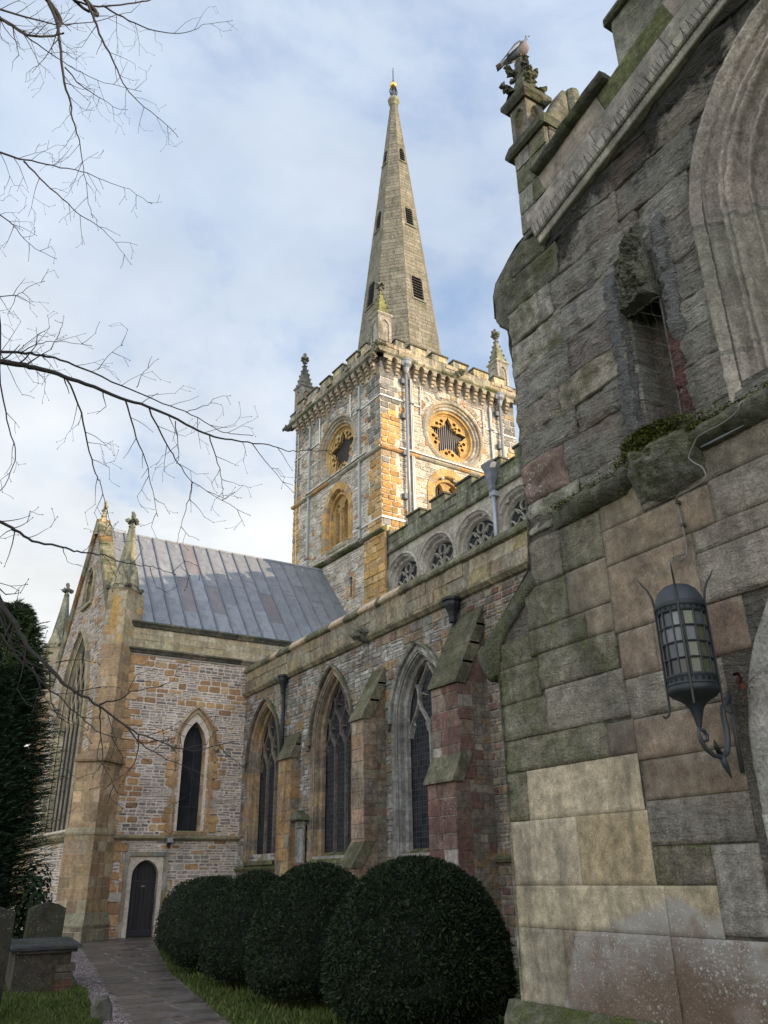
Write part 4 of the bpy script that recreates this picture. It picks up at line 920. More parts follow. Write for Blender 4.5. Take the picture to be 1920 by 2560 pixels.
# diagonal corner buttresses with pinnacles
def diag_buttress(cx, cy, ang, label):
    n = np.array([math.cos(ang), math.sin(ang), 0]); u = np.cross((0, 0, 1), n)
    m_ = MB(); hwid = .42
    PL = [(3, (.37, .245, .14)), (2, (.42, .29, .165)), (1.3, (.31, .215, .13)), (1, (.43, .33, .215))]
    PU = [(3, (.43, .355, .235)), (2, (.40, .30, .18)), (1, (.46, .30, .13))]
    def stage(d, w2, z0, z1, pal):
        o = np.array([cx, cy, 0])
        f1 = Fr(o+n*d, u, (0, 0, 1), n); out = [(-w2, z0), (w2, z0), (w2, z1), (-w2, z1)]
        ashlar(m_, f1, out, (), pal, z0, z1, rh=(.26, .36), rw=(.3, .5), h=0.004, gap=.014)
        fill(m_, f1, out, (), -.004, (.46, .38, .28))
        for s in (-1, 1):
            f2 = Fr(o+u*s*w2, n, (0, 0, 1), u*s); o2 = [(-.6, z0), (d, z0), (d, z1), (-.6, z1)]
            ashlar(m_, f2, o2, (), pal, z0, z1, rh=(.26, .36), rw=(.3, .5), h=0.004, gap=.014); fill(m_, f2, o2, (), -.004, (.46, .38, .28))
    def slope(d0, d1, w0, w1, z0, z1, col):
        o = np.array([cx, cy, 0]); V = [o+u*s*wd+n*d+np.array([0, 0, z]) for (d, wd, z) in ((d0, w0, z0-.06), (d0, w0, z0), (d1, w1, z1)) for s in (-1, 1)]+[o+u*s*w0+n*-.5+np.array([0, 0, z]) for z in (z0-.06, z0) for s in (-1, 1)]+[o+u*s*w1-n*.5+np.array([0, 0, z1]) for s in (-1, 1)]
        m_.add(V, [[0, 1, 3, 2], [2, 3, 5, 4], [6, 0, 2, 8], [1, 7, 9, 3], [8, 2, 4, 10], [3, 9, 11, 5], [6, 7, 1, 0]], col)
    stage(1.15, .58, 0, .45, [(1, (.2, .17, .12)), (1, (.3, .25, .18))]); slope(1.17, 1.0, .60, .52, .45, .75, (.26, .23, .15))
    stage(.98, .50, .45, 2.95, PL); slope(1.0, .93, .52, .47, 2.95, 3.1, (.33, .27, .17))
    stage(.90, .46, 2.95, 5.1, PL); slope(.99, .56, .54, .40, 5.1, 5.5, (.24, .16, .09))
    stage(.55, .385, 5.3, 8.9, PL); stage(.54, .38, 8.9, 10.9, PU)
    for s in (-.2, ): prism(m_, Fr(np.array([cx, cy, 0])+n*.54, u, (0, 0, 1), n), [(-.18, 9.5), (.14, 9.5), (.14, 10.6), (-.18, 10.6)], 0, .012, (.46, .29, .10), .004)
    cp(m_, 'diagonal_buttress', M_ash, label=label)
    px_, py_ = cx+n[0]*.15, cy+n[1]*.15
    # pinnacle: gablets then slim spire
    p_ = MB()
    for k in range(4):
        a = ang+k*math.pi/2; nn = np.array([math.cos(a), math.sin(a), 0]); uu = np.cross((0, 0, 1), nn); f_ = Fr(np.array([px_, py_, 0])+nn*.39, uu, (0, 0, 1), nn)
        prism(p_, f_, [(-.40, 10.85), (.40, 10.85), (0, 11.75)], -.2, .02, (.42, .37, .25), .03)
        sweep(p_, f_, [(-.26, 10.9), (-.14, 11.05), (0, 11.02), (.14, 11.05), (.26, 10.9)], [(.03, .0), (0, .05), (-.03, 0)], col=(.36, .31, .2))
        for s_ in (-1, 1): blob(p_, f_.P(s_*.36, 10.95, .08) if s_ > 0 else f_.P(s_*.36, 10.95, .02), .075, (.17, .15, .11), 7, .25)
    lathe(p_, (px_, py_, 10.8), [(.5, 0), (.42, .3), (.34, .9), (.20, 1.8), (.10, 2.62), (.0, 2.65)], 4, (.33, .31, .22), phase=ang+math.pi/4)
    o = cp(p_, 'pinnacle', M_trim); f_ = MB(); finial(f_, (px_, py_, 13.28), .85, (.25, .25, .2)); link(f_, 'finial', M_trim, o)
diag_buttress(6.66, 28.16, R_(225), 'ochre diagonal buttress beside the door'); diag_buttress(6.32, 37.2, R_(135), None)
# lead roof
rd0, rd1 = np.array([0, 28.45, 9.68]), np.array([0, 32.75, 14.9]); rv = (rd1-rd0); RL_ = np.linalg.norm(rv); rv /= RL_
fRf = Fr(rd0, (1, 0, 0), rv, np.cross((1, 0, 0), rv)); ribs = MB(); sh = MB()
nb = 17; x0_, x1_ = 6.75, 16.98; bw_ = (x1_-x0_)/nb
for k in range(nb):
    a = x0_+k*bw_; js = [0, 1.7+(k % 2)*.75+U(-.15, .15), 3.9+(k % 2)*.8+U(-.2, .2), RL_]; js = [j for j in js if j < RL_-.25]+[RL_]
    for j in range(len(js)-1):
        base = np.array((.235, .242, .262)); g = max(0, (k-12)/4.5); c = base*(1-.42*g)+np.array((.10, .12, .09))*.42*g
        if (k, j) in ((4, 1), (5, 2), (5, 1), (10, 1), (6, 1)) and not (k == 5 and j == 1): c = np.array((.20, .175, .18))
        sp_ = [(a+.03, js[j]+.008), (a+bw_-.03, js[j]+.008), (a+bw_-.03, js[j+1]), (a+.03, js[j+1])]
        prism(sh, fRf, sp_, -.02, .012+.01*((j+1) % 2), jc(c, .06, .004), .008)
    prism(ribs, fRf, [(a-.03, 0), (a+.03, 0), (a+.03, RL_+.02), (a-.03, RL_+.02)], 0, .085, jc((.17, .18, .205), .05, .005), .015)
    if k % 2 == 0: blob(sh, fRf.P(a+bw_*.6, RL_-.35, .03), .05, (.4, .4, .4), 6, .2)
V = [fRf.P(x0_, 0, -.03), fRf.P(x1_, 0, -.03), fRf.P(x1_, RL_, -.03), fRf.P(x0_, RL_, -.03), (x0_, 37.1, 9.68), (x1_, 37.1, 9.68)]
sh.add(V, [[0, 1, 2, 3], [3, 2, 5, 4]], (.2, .22, .25)); ro = cp(sh, 'transept_roof', M_leadr, label='blue grey lead roof with rolls on the transept')
link(ribs, 'lead_roll', M_leadr, ro)
m_ = MB(); tube(m_, [(x0_, 32.75, 14.95), (x1_, 32.75, 14.95)], .06, 8, (.3, .32, .35)); link(m_, 'ridge_roll', M_lead, ro)
# =================================================================== NORTH AISLE
XA = 11.31; fa_ = fr_x(XA)
WN = [(26.15, 1.15, 2.2, 5.2, 7.0), (21.35, 1.12, 2.15, 5.2, 7.12), (16.8, 1.08, 2.1, 5.15, 6.75)]
aout = [(3.0, 0), (28.0, 0), (28.0, 7.75), (3.0, 7.75)]; ah = [arch(*wn, 10) for wn in WN]
m_ = MB(); fill(m_, fa_, aout, ah, 0, (.30, .27, .235))
def colA(a, b):
    r = fbm(np.array(a*.45+9), np.array(b*.45), 3)
    if a < 15.5 and b > 4.5: return pick(REDS if r > .47 else RUBR)
    if b > 6.4: return pick([(3, (.34, .32, .30)), (2, (.26, .24, .22)), (2, (.30, .22, .16))] if r > .5 else AISLE)
    return pick(AISLE)
ah2 = [arch(c, w_+.12, s_, sp_, ax+.12, 10) for c, w_, s_, sp_, ax in WN]
rubble(m_, fa_, [(15.3, 0), (28, 0), (28, 7.7), (15.3, 7.7)], ah2, [(3, (.33, .31, .285)), (2, (.25, .225, .20)), (1, (.42, .40, .37)), (1, (.28, .19, .13))], AISLE, .02, 7.7, pad=0, band=(.2, .34), gap=.014, h=.02, nthin=(2, 3), thw=(.15, .45), bw=(.25, .6), ch=.07, pbf=lambda a, b: .75 if fbm(np.array(a*.6), np.array(b*.6+4), 3) > .45 else .25)
rubble(m_, fa_, [(3, 0), (15.3, 0), (15.3, 7.7), (3, 7.7)], (), RUBR, REDS+RUBR, .02, 7.7, pad=0, band=(.14, .2), gap=.016, h=.02, nthin=(1, 2), thw=(.14, .36), bw=(.2, .4), ch=.1, pblock=.35)
cp(m_, 'aisle_wall', M_aisle, label='weathered brown and grey aisle wall')
def awin(c, w_, sill, spring, apex, pal, hood, cc, gl=True, label=None, n=3):
    m_ = MB(); pth = arch(c, w_+.05, sill-.1, spring, apex+.06, 12)
    sweep(m_, fa_, pth, [(.16, 0), (.16, .03), (.0, .03), (-.03, -.03), (-.09, -.06), (-.12, -.16), (-.20, -.20), (-.22, -.30)], pal=pal, stone_len=.36, gap=.012)
    o = cp(m_, 'traceried_window', M_aisle, label=label)
    m_ = MB(); sweep(m_, fa_, arch(c, w_+.24, spring-.02, spring+.01, apex+.30, 12)[1:-1], [(.0, 0), (.0, .10), (-.04, .14), (-.09, .10), (-.10, 0)], pal=hood, stone_len=.5); 
    for s in (-1, 1): blob(m_, (XA-.08, c+s*(w_+.28), spring-.05), (.08, .07, .10), (.16, .14, .11), 7, .2)
    link(m_, 'hood_mould', M_trim, o)
    m_ = MB(); fill(m_, fa_, arch(c, w_-.1, sill-.05, spring, apex-.1, 12), (), -.34); link(m_, 'glass', M_glx, o)
    lights(fa_, c, w_-.17, sill, spring-.05, apex-.17, n, -.24, cc, parent=o, bw=.045, dep=.10, mat=M_aisle)
    m_ = MB(); prism(m_, Fr((XA, 0, 0), (0, 1, 0), (-.55, 0, -.25), (-.25, 0, .55)), [(c-w_-.1, -.6), (c+w_+.1, -.6), (c+w_+.1, .35), (c-w_-.1, .35)], sill*.55-.02, sill*.55-.02+.01) if False else None
    V = [(XA+.36, c-w_+.1, sill+.12), (XA+.36, c+w_-.1, sill+.12), (XA-.10, c+w_+.02, sill-.12), (XA-.10, c-w_-.02, sill-.12), (XA-.10, c+w_+.02, sill-.20), (XA-.10, c-w_-.02, sill-.20), (XA, c+w_+.02, sill-.24), (XA, c-w_-.02, sill-.24)]
    m_ = MB(); m_.add(V, [[0, 1, 2, 3], [3, 2, 4, 5], [5, 4, 6, 7]], (.16, .15, .08)); link(m_, 'sill', M_moss, o)
DARKH = [(2, (.13, .11, .085)), (1, (.2, .17, .13))]
awin(*WN[0], [(3, (.31, .20, .10)), (2, (.27, .19, .12)), (1, (.2, .16, .12))], DARKH, (.15, .12, .095), label='left aisle window with reticulated tracery')
awin(*WN[1], [(3, (.27, .19, .11)), (2, (.23, .17, .11)), (1, (.18, .14, .1))], DARKH, (.11, .095, .08), label='middle aisle window with dark reticulated tracery')
awin(*WN[2], GREYW, [(1, (.25, .24, .21))], (.27, .25, .22), label='right aisle window with grey stone jambs', n=2)
# plinth, strings, parapet
string(fa_, 12, 28, 1.88, [(-.05, 0), (-.04, .1), (.02, .14), (.12, 0)], 'plinth_string', M_moss, [(1, (.16, .15, .08))])
string(fa_, 3, 28.05, 7.72, [(-.14, 0), (-.12, .08), (-.03, .17), (.03, .18), (.12, .02)], 'string_course', M_trim, [(3, (.28, .235, .15)), (2, (.22, .20, .13)), (1, (.34, .29, .19))])
m_ = MB(); po = [(3, 7.8), (28.0, 7.8), (28.0, 8.45), (3, 8.45)]
ashlar(m_, fa_, po, (), [(4, (.29, .24, .16)), (2, (.265, .205, .14)), (1, (.31, .27, .195)), (.7, (.29, .23, .13))], 7.8, 8.45, rh=(.3, .34), rw=(.4, .9), h=.07, gap=.01)
prism(m_, fa_, po, -.3, .055, (.26, .23, .17)); cp(m_, 'aisle_parapet', M_aisle)
def pyl(a, b): return atX(a, 1500 if a > 900 else 1600, XA)[1]
m_ = MB(); pale = []
for (xa, xb, yy) in ((683, 700, 1640), (733, 771, 1600), (832, 868, 1553), (905, 947, 1513), (957, 1005, 1480)):
    pale.append((atX(xb, yy, XA)[1], atX(xa, yy+12, XA)[1]))
y = 3.0; segs = []
cuts = sorted([(p[0], p[1], 1) for p in pale])
for p0, p1, _ in cuts:
    while y < p0-.05:
        e_ = min(y+U(.7, 1.1), p0); segs.append((y, e_, 0)); y = e_
    segs.append((p0, p1, 1)); y = p1
while y < 28.02:
    e_ = min(y+U(.7, 1.1), 28.08); segs.append((y, e_, 0)); y = e_
for s0, s1, k in segs:
    c = (.50, .38, .26) if k else jc((.20, .185, .12), .2)
    V = []
    for yy in (s0+.004, s1-.004):
        for (d, z) in ((.06, 8.42), (.15, 8.47), (.17, 8.53), (.05, 8.70), (-.1, 8.78), (-.35, 8.72), (-.35, 8.4)): V.append((XA-d, yy, z+(.012 if k else U(-.006, .006))))
    n = 7; fs = [[i, (i+1) % n, n+(i+1) % n, n+i] for i in range(n)]+[list(range(n))[::-1], [n+i for i in range(n)]]
    m_.add(V, fs, c, mat=k)
cp(m_, 'parapet_coping', [M_moss, M_ash])
m_ = MB(); prism(m_, fr_y(28.0), [(11.2, 7.75), (11.6, 7.75), (11.6, 8.7), (11.2, 8.7)], -.1, .06, (.27, .24, .16)); cp(m_, 'parapet_return', M_trim) if False else None
gargoyle((XA-.2, 19.2, 7.72), (-1, 0, 0), .95, (.12, .11, .085)); 
for y, z0, zt_ in ((24.5, 5.2, 7.6), (15.05, 6.3, 7.55)):
    m_ = MB(); tube(m_, [(XA-.13, y, z0-.6), (XA-.13, y, zt_-.2)], .06, 10, (.022, .024, .028)); 
    po_ = cp(m_, 'drainpipe', M_metal, smooth=True)
    m_ = MB(); k = 1.0 if y > 20 else 1.25; lathe(m_, (XA-.17, y, zt_-.5), [(.07*k, 0), (.08*k, .08), (.07*k, .12), (.10*k, .25), (.15*k, .38), (.16*k, .42), (.16*k, .50), (.20*k, .52), (.20*k, .58), (.16*k, .6)], 8, (.022, .024, .028), phase=.4); link(m_, 'hopper_head', M_metal, po_)
# buttresses
def buttress(y0, y1, stages, pal, spal, cap, label=None, mat=M_aisle):
    """stages: (z0, z1, depth); between them weathered slopes"""
    m_ = MB()
    for z0, z1, d in stages:
        f1 = Fr((XA-d, 0, 0), (0, 1, 0), (0, 0, 1), (-1, 0, 0)); o1 = [(y0, z0), (y1, z0), (y1, z1), (y0, z1)]
        ashlar(m_, f1, o1, (), pal, z0, z1, rh=(.28, .42), rw=(.35, .7), h=0.006, gap=.014, inset=.006, jit=.004); fill(m_, f1, o1, (), -.01, (.3, .26, .22))
        for yy, nn in ((y0, -1), (y1, 1)):
            f2 = Fr((XA, yy, 0), (-1, 0, 0), (0, 0, 1), (0, nn, 0)); o2 = [(0, z0), (d, z0), (d, z1), (0, z1)]
            dq = max(0, d-.38)
            ashlar(m_, f2, [(dq, z0), (d, z0), (d, z1), (dq, z1)], (), spal, z0, z1, rh=(.22, .34), rw=(.3, .5), h=0.006, gap=.014, jit=.004)
            if dq > .05: ashlar(m_, f2, [(0, z0), (dq, z0), (dq, z1), (0, z1)], (), RUBR if spal is not OCB else OCB, z0, z1, rh=(.1, .19), rw=(.16, .40), h=0.004, gap=.008, jit=.003)
            fill(m_, f2, o2, (), -.004, (.25, .215, .17))
    o = cp(m_, 'aisle_buttress', mat, label=label)
    for i in range(len(stages)):
        z1, d = stages[i][1], stages[i][2]; zn, dn = cap[i]
        m_ = MB(); ns = max(1, int(round((zn-z1)/.42))); e = .06
        for k in range(ns):
            f0, f1 = k/ns, (k+1)/ns; da, db = d+e-(d+e-dn)*f0, d+e-(d+e-dn)*f1; za, zb = z1+(zn-z1)*f0, z1+(zn-z1)*f1
            V = [(XA-x, yy, z) for yy in (y0-.04, y1+.04) for (x, z) in ((da+.02, za-.05), (da+.02, za+.0), (db, zb), (db-.3 if db > .3 else -.02, zb), (da-.25 if da > .25 else 0, za-.05))]
            m_.add(V, [[0, 1, 6, 5], [1, 2, 7, 6], [0, 5, 9, 4], [0, 4, 3, 2, 1], [5, 6, 7, 8, 9]], jc((.145, .13, .085), .25))
        # side triangles filled under the slope
        V = [(XA-x, yy, z) for yy in (y0, y1) for (x, z) in ((d, z1), (dn, zn), (0, zn), (0, z1))]; m_.add(V, [[0, 1, 2, 3], [4, 5, 6, 7]], jc(spal[0][1]))
        link(m_, 'weathering', M_moss, o)
OCB = [(3, (.33, .20, .09)), (2, (.29, .19, .105)), (1, (.24, .2, .15)), (1, (.38, .27, .14))]
buttress(23.40, 24.3, [(0, 5.0, .30)], OCB, OCB, [(5.75, 0.0)], 'slim ochre buttress between the left and middle aisle windows')
BRW = [(3, (.33, .22, .15)), (2, (.28, .21, .145)), (1, (.35, .3, .22))]; BRS = [(3, (.22, .15, .10)), (2, (.26, .2, .14)), (1, (.2, .16, .13))]
buttress(18.37, 18.98, [(0, 1.85, .95), (1.85, 5.35, .68)], BRW, BRS, [(2.4, .68), (6.75, 0.0)], 'brown buttress with a mossy sloping top between middle and right aisle windows')
buttress(14.12, 15.12, [(0, 3.42, 1.0), (3.42, 5.45, .82)], REDS+[(.6, (.36, .32, .28))], REDS, [(3.95, .82), (7.25, 0.0)], 'red sandstone buttress with two mossy slopes beside the porch')
# wall monument
m_ = MB(); prism(m_, fa_, [(22.8, 2.0), (23.36, 2.0), (23.36, 3.0), (22.8, 3.0)], .02, .09, (.30, .29, .28), .02); prism(m_, fa_, [(22.72, 1.93), (23.44, 1.93), (23.44, 2.0), (22.72, 2.0)], .02, .14, (.22, .12, .10), .01)
prism(m_, fa_, [(22.76, 3.0), (23.4, 3.0), (23.4, 3.14), (22.76, 3.14)], .02, .14, (.2, .19, .16), .01); sweep(m_, fa_, [(22.8, 2.0), (22.8, 3.0), (23.36, 3.0), (23.36, 2.0)], [(0, .02), (0, .13), (-.05, .13), (-.07, .09)], col=(.24, .22, .19))
prism(m_, fa_, [(22.62, 3.14), (23.52, 3.14), (23.45, 3.22), (23.07, 3.42), (22.7, 3.22)], .02, .3, (.13, .13, .09), .03)
tag(cp(m_, 'wall_monument', M_trim, None), 'small weathered stone wall tablet with a peaked hood between two aisle windows', 'wall tablet')
m_ = MB(); prism(m_, ft, [(8.80, 2.70), (8.98, 2.70), (8.98, 2.84), (8.80, 2.84)], .06, .22, (.33, .34, .37), .01); fo_ = link(m_, 'floodlight', M_galv, None)
tag(fo_, 'small grey security floodlight above the right corner of the transept door', 'floodlight')
m_ = MB(); lathe(m_, ft.P(8.87, 2.56, .12), [(0, 0), (.05, .02), (.06, .08), (.04, .12)], 10, (.02, .02, .02)); prism(m_, ft, [(8.84, 2.6), (8.9, 2.6), (8.9, 2.75), (8.84, 2.75)], .02, .1, (.03, .03, .03), .005); link(m_, 'sensor', M_metal, fo_)
# =================================================================== PORCH (front wall in the plane x = 5)
XP = 5.0; fp = fr_x(XP)
def cz(y): return 7.80+(4.84-y)*0.287                # underside of the raking cornice
pwin = arch(1.40, 1.62, 4.95, 6.55, 8.15, 14); pport = arch(1.35, 2.05, -0.1, 2.25, 3.8, 14)
niche = [(3.56, 4.78), (3.56, 6.28), (3.62, 6.36), (3.88, 6.36), (3.94, 6.28), (3.94, 4.78)]
def moldf(a, b, c):
    t = 7.80+(4.84-a)*.287-b; nz = fbm(np.array(a*2.3+5), np.array(b*2.3), 3); nz2 = fbm(np.array(a*9+5), np.array(b*9), 3)
    if nz*.9+nz2*.35-t*.9 > .38: return (.045, .042, .034)
    if fbm(np.array(a*1.1+60), np.array(b*1.6), 3) > .63: return (.27, .20, .18)
    return c
def field(a, b):
    n1 = fbm(np.array(a*1.3+31), np.array(b*1.7+3), 4, .55); n2 = fbm(np.array(a*2.1+71), np.array(b*3.3), 4, .6)
    c = np.array((.25, .22, .18))
    k = min(1, max(0, (n1-.5)*5+(a-4.75)*.8)); c = c*(1-k)+np.array((.115, .11, .08))*k
    k = min(1, max(0, (n2-.54)*6)); return c*(1-k)+np.array((.19, .14, .105))*k
def blendf(w):
    def f(a, b, c, ed):
        c2 = np.array(c)*(1-w)+field(a, b)*w
        m_ = (.75 if w > .2 else .3)*max(0, 1-ed/.012)*(1 if fbm(np.array(a*3.), np.array(b*3.+9), 2) > .42 else .3); return tuple(c2*(1-m_)+np.array((.20, .17, .13))*m_)
    return f
def pstone(mb, fr, a0, a1, b0, b1, col, amp=.02, res=.045, edge=.02, base=0.0, gap=.006, strat=1.0, holes=(), mat=0, cf=None, jd=.010):
    a0 += gap; a1 -= gap; b0 += gap; b1 -= gap
    if a1-a0 < .03 or b1-b0 < .03: return
    na = max(2, int((a1-a0)/res)); nb_ = max(2, int((b1-b0)/res))
    A = np.linspace(a0, a1, na+1); B = np.linspace(b0, b1, nb_+1)
    A = np.sort(np.concatenate([A, [a0+.004, a1-.004]])); B = np.sort(np.concatenate([B, [b0+.004, b1-.004]])); jv = .25+1.5*fbm(np.array((a0+a1)*2.), np.array((b0+b1)*3.), 2)
    GA, GB = np.meshgrid(A, B, indexing='ij'); off = rng.random(2)*50
    nz = fbm(GA*4+off[0], GB*(4+5*strat)+off[1], 4, .55)-.5
    nz2 = fbm(GA*.9+3, GB*.9+8, 3)-.5
    ed = np.minimum(np.minimum(GA-a0, a1-GA), np.minimum(GB-b0, b1-GB)); ed = np.clip(ed/edge, 0, 1)
    d = base+nz*amp*2.2+nz2*amp*1.5-(1-ed)**2*jd*jv*np.clip((fbm(GA*3+7, GB*3, 2)-.3)*3, .1, 1.3)+.002
    rim = (GA <= a0+1e-6) | (GA >= a1-1e-6) | (GB <= b0+1e-6) | (GB >= b1-1e-6); d[rim] -= (.005 if col[0] > .3 else .014) if cf else .03
    pts = np.stack([GA.ravel(), GB.ravel()], 1); V = fr.PA(pts, d.ravel()); nB = len(B); fs = []
    for i in range(len(A)-1):
        for j in range(nB-1): fs.append([i*nB+j, (i+1)*nB+j, (i+1)*nB+j+1, i*nB+j+1])
    fr.add(mb, V, fs, col=col, mat=mat, cols=[cf(A[i], B[j], col, min(A[i]-a0, a1-A[i+1], B[j]-b0, b1-B[j+1])) for i in range(len(A)-1) for j in range(nB-1)] if cf else None)
M_porchw = stone_mat('worn_moulding_stone', bump=0.7, fine=45, strata=0.25, lichen=0.35, stain=0.35, blotch=0.4, bdist=0.03)
GRW = [(5, (.36, .33, .28)), (3, (.335, .305, .26)), (1.5, (.385, .355, .30)), (1, (.33, .28, .225))]
BRN = [(2, (.22, .175, .135)), (2, (.235, .195, .155)), (1, (.18, .14, .11))]
MSY = [(3, (.15, .14, .105)), (2, (.18, .165, .13)), (1, (.12, .115, .085))]
PALE = (.37, .32, .23); BRL = (.26, .21, .165); DKG = (.17, .155, .125)
LOW = [  # y0, y1, z0, z1, colour, material (0 rough, 1 smooth, 2 lichened, 3 mossy), relief
 (5.50, 6.05, .64, 1.20, PALE, 1, .010), (4.42, 5.50, .64, 1.20, (0.308, 0.246, 0.179), 2, .006), (3.2, 4.42, .64, 1.20, (0.275, 0.197, 0.140), 2, .010), (1.9, 3.2, .64, 1.2, BRL, 2, .01),
 (4.42, 6.06, 1.20, 1.52, (0.439, 0.367, 0.247), 1, .008), (3.97, 4.42, 1.20, 1.52, (0.377, 0.304, 0.194), 1, .004), (2.9, 3.97, 1.22, 1.77, (0.268, 0.250, 0.208), 0, .008),
 (5.23, 6.06, 1.52, 2.03, (0.422, 0.352, 0.252), 1, .004), (4.48, 5.23, 1.52, 2.03, (0.366, 0.284, 0.169), 1, .004), (3.97, 4.48, 1.52, 1.78, (0.212, 0.173, 0.129), 3, .004), (3.54, 4.48, 1.78, 2.09, DKG, 0, .010), (3.56, 3.97, 1.77, 1.79, DKG, 0, .002),
 (5.79, 6.05, 2.03, 2.44, (0.225, 0.211, 0.146), 3, .02), (4.50, 5.79, 2.03, 2.44, (0.456, 0.373, 0.256), 1, .004), (3.56, 4.48, 2.09, 2.38, (0.228, 0.187, 0.140), 1, .012),
 (4.78, 6.05, 2.44, 2.72, (0.225, 0.205, 0.141), 3, .018), (4.50, 4.78, 2.44, 2.70, (0.199, 0.167, 0.129), 1, .006), (3.60, 4.50, 2.38, 2.69, (0.265, 0.205, 0.152), 1, .004),
 (5.45, 6.05, 2.72, 3.05, (0.239, 0.217, 0.157), 3, .022), (4.52, 5.45, 2.72, 3.10, (0.251, 0.225, 0.174), 0, .02), (3.62, 4.52, 2.69, 3.0, (0.286, 0.250, 0.199), 0, .018),
 (5.5, 6.05, 3.05, 3.38, (0.212, 0.198, 0.135), 3, .025), (4.56, 5.50, 3.10, 3.42, (0.217, 0.197, 0.140), 3, .02), (4.17, 4.54, 3.0, 3.38, (0.240, 0.182, 0.135), 1, .004), (3.37, 4.17, 3.0, 3.38, (0.253, 0.179, 0.135), 1, .004),
 (5.6, 6.0, 3.38, 3.62, (0.199, 0.187, 0.124), 3, .025), (4.87, 5.60, 3.42, 3.66, (0.217, 0.203, 0.145), 3, .015), (4.56, 4.87, 3.42, 3.66, (0.263, 0.218, 0.159), 1, .005), (3.68, 4.56, 3.38, 3.96, (0.292, 0.229, 0.164), 1, .005), (2.9, 3.68, 3.38, 3.78, (0.275, 0.240, 0.194), 0, .015),
 (5.05, 5.6, 3.66, 4.06, (0.240, 0.218, 0.159), 3, .02), (4.56, 5.05, 3.66, 4.06, (0.251, 0.218, 0.155), 1, .006), (3.46, 4.56, 3.96, 4.28, (0.279, 0.225, 0.164), 1, .005), (2.6, 3.46, 3.96, 4.30, (0.296, 0.261, 0.213), 0, .02), (2.6, 3.68, 3.78, 3.96, (0.275, 0.240, 0.194), 0, .015),
 (5.08, 5.50, 4.06, 4.5, (0.263, 0.229, 0.174), 0, .022), (4.56, 5.08, 4.06, 4.5, (0.228, 0.208, 0.150), 3, .008), (4.1, 4.56, 4.28, 4.56, (0.251, 0.225, 0.164), 1, .006), (2.6, 4.1, 4.30, 4.56, (0.251, 0.213, 0.159), 0, .012)]
pw = MB(); fill(pw, fp, [(-2.6, 0), (6.05, 0), (6.05, 3.55), (5.5, 4.2), (5.46, 7.6), (5.08, 7.85), (4.84, 7.9), (1.2, 8.95), (-2.6, 7.9)], [pwin, pport, niche], -.022, (.22, .195, .16))
for y0, y1, z0, z1, c, mt, am in LOW:
    if mt == 1 and c[0] < .3 and y0 > 3.3: c = (c[0]*.84, c[1]*.76, c[2]*.70)
    if z0 in (1.52, 1.78, 1.77, 2.09) and y1 < 4.5: c = tuple(x*.72 for x in c)
    c = tuple(np.array(c)*(1+rng.normal(0, .04)))
    sp = [(y0, y1)] if z1 > 3.9 else spans([(y0, z0), (y1, z0), (y1, z1), (y0, z1)], [pport], (z0+z1)/2, .2)
    for s0, s1 in sp: pstone(pw, fp, s0, s1, z0, z1, c, am*.9, .035, .02, base=-.008 if (mt == 1) else -.004, mat=4 if mt == 0 else mt, strat=1 if mt != 1 else .2, gap=.0003, jd=.003 if c[0] > .3 else .011, cf=blendf(.12 if c[0] > .3 else .28))
# upper, strongly eroded courses
b = 4.56; row = 0
UPO = [(1.0, 4.56), (5.47, 4.56), (5.46, 7.6), (5.08, 7.95), (4.84, 7.9), (1.2, 8.95), (1.0, 8.95)]
while b < 8.7:
    t = U(.30, .44)
    for s0, s1 in spans(UPO, [arch(1.40, 1.72, 4.95, 6.6, 8.45, 14), [(3.52, 4.7), (3.52, 6.9), (3.98, 6.9), (3.98, 4.7)]], b+t/2, .0):
        ends = [s0]; a = s0+(U(.5, .9))
        while a < s1-.25: ends.append(a); a += U(.5, 1.0)
        ends.append(s1)
        for k in range(len(ends)-1):
            a0, a1 = ends[k], ends[k+1]; am_ = (a0+a1)/2
            if s1 > 5.2 and a1 == s1 and a1-a0 > .75: pass
            c = pick(GRW); mt = 0
            if am_ > 4.95 and 4.8 < b < 5.15: c = jc((.15, .10, .08)); mt = 2
            if am_ > 4.8 and b > 6.9: mt = 3; c = pick(MSY)
            elif am_ > 4.4 and rng.random() < .2: mt = 3
            if b > cz(am_)-.85 and rng.random() < .0: mt = 3
            pstone(pw, fp, a0, a1, b, min(b+t, 9), c, .05, .03, .02, base=.0, mat=mt, gap=.0002, jd=.009)
    b += t; row += 1
# the column of stone above and below the niche
pstone(pw, fp, 3.52, 3.98, 6.62, 7.0, (.25, .235, .21), .03, .035, mat=0)
PM = [M_porch, M_porchs, M_porchl, M_porchm, M_porchr]
pwo = cp(pw, 'porch_wall', PM, smooth=True, label='large eroded grey sandstone blocks of the near porch front, pale replaced blocks low down')
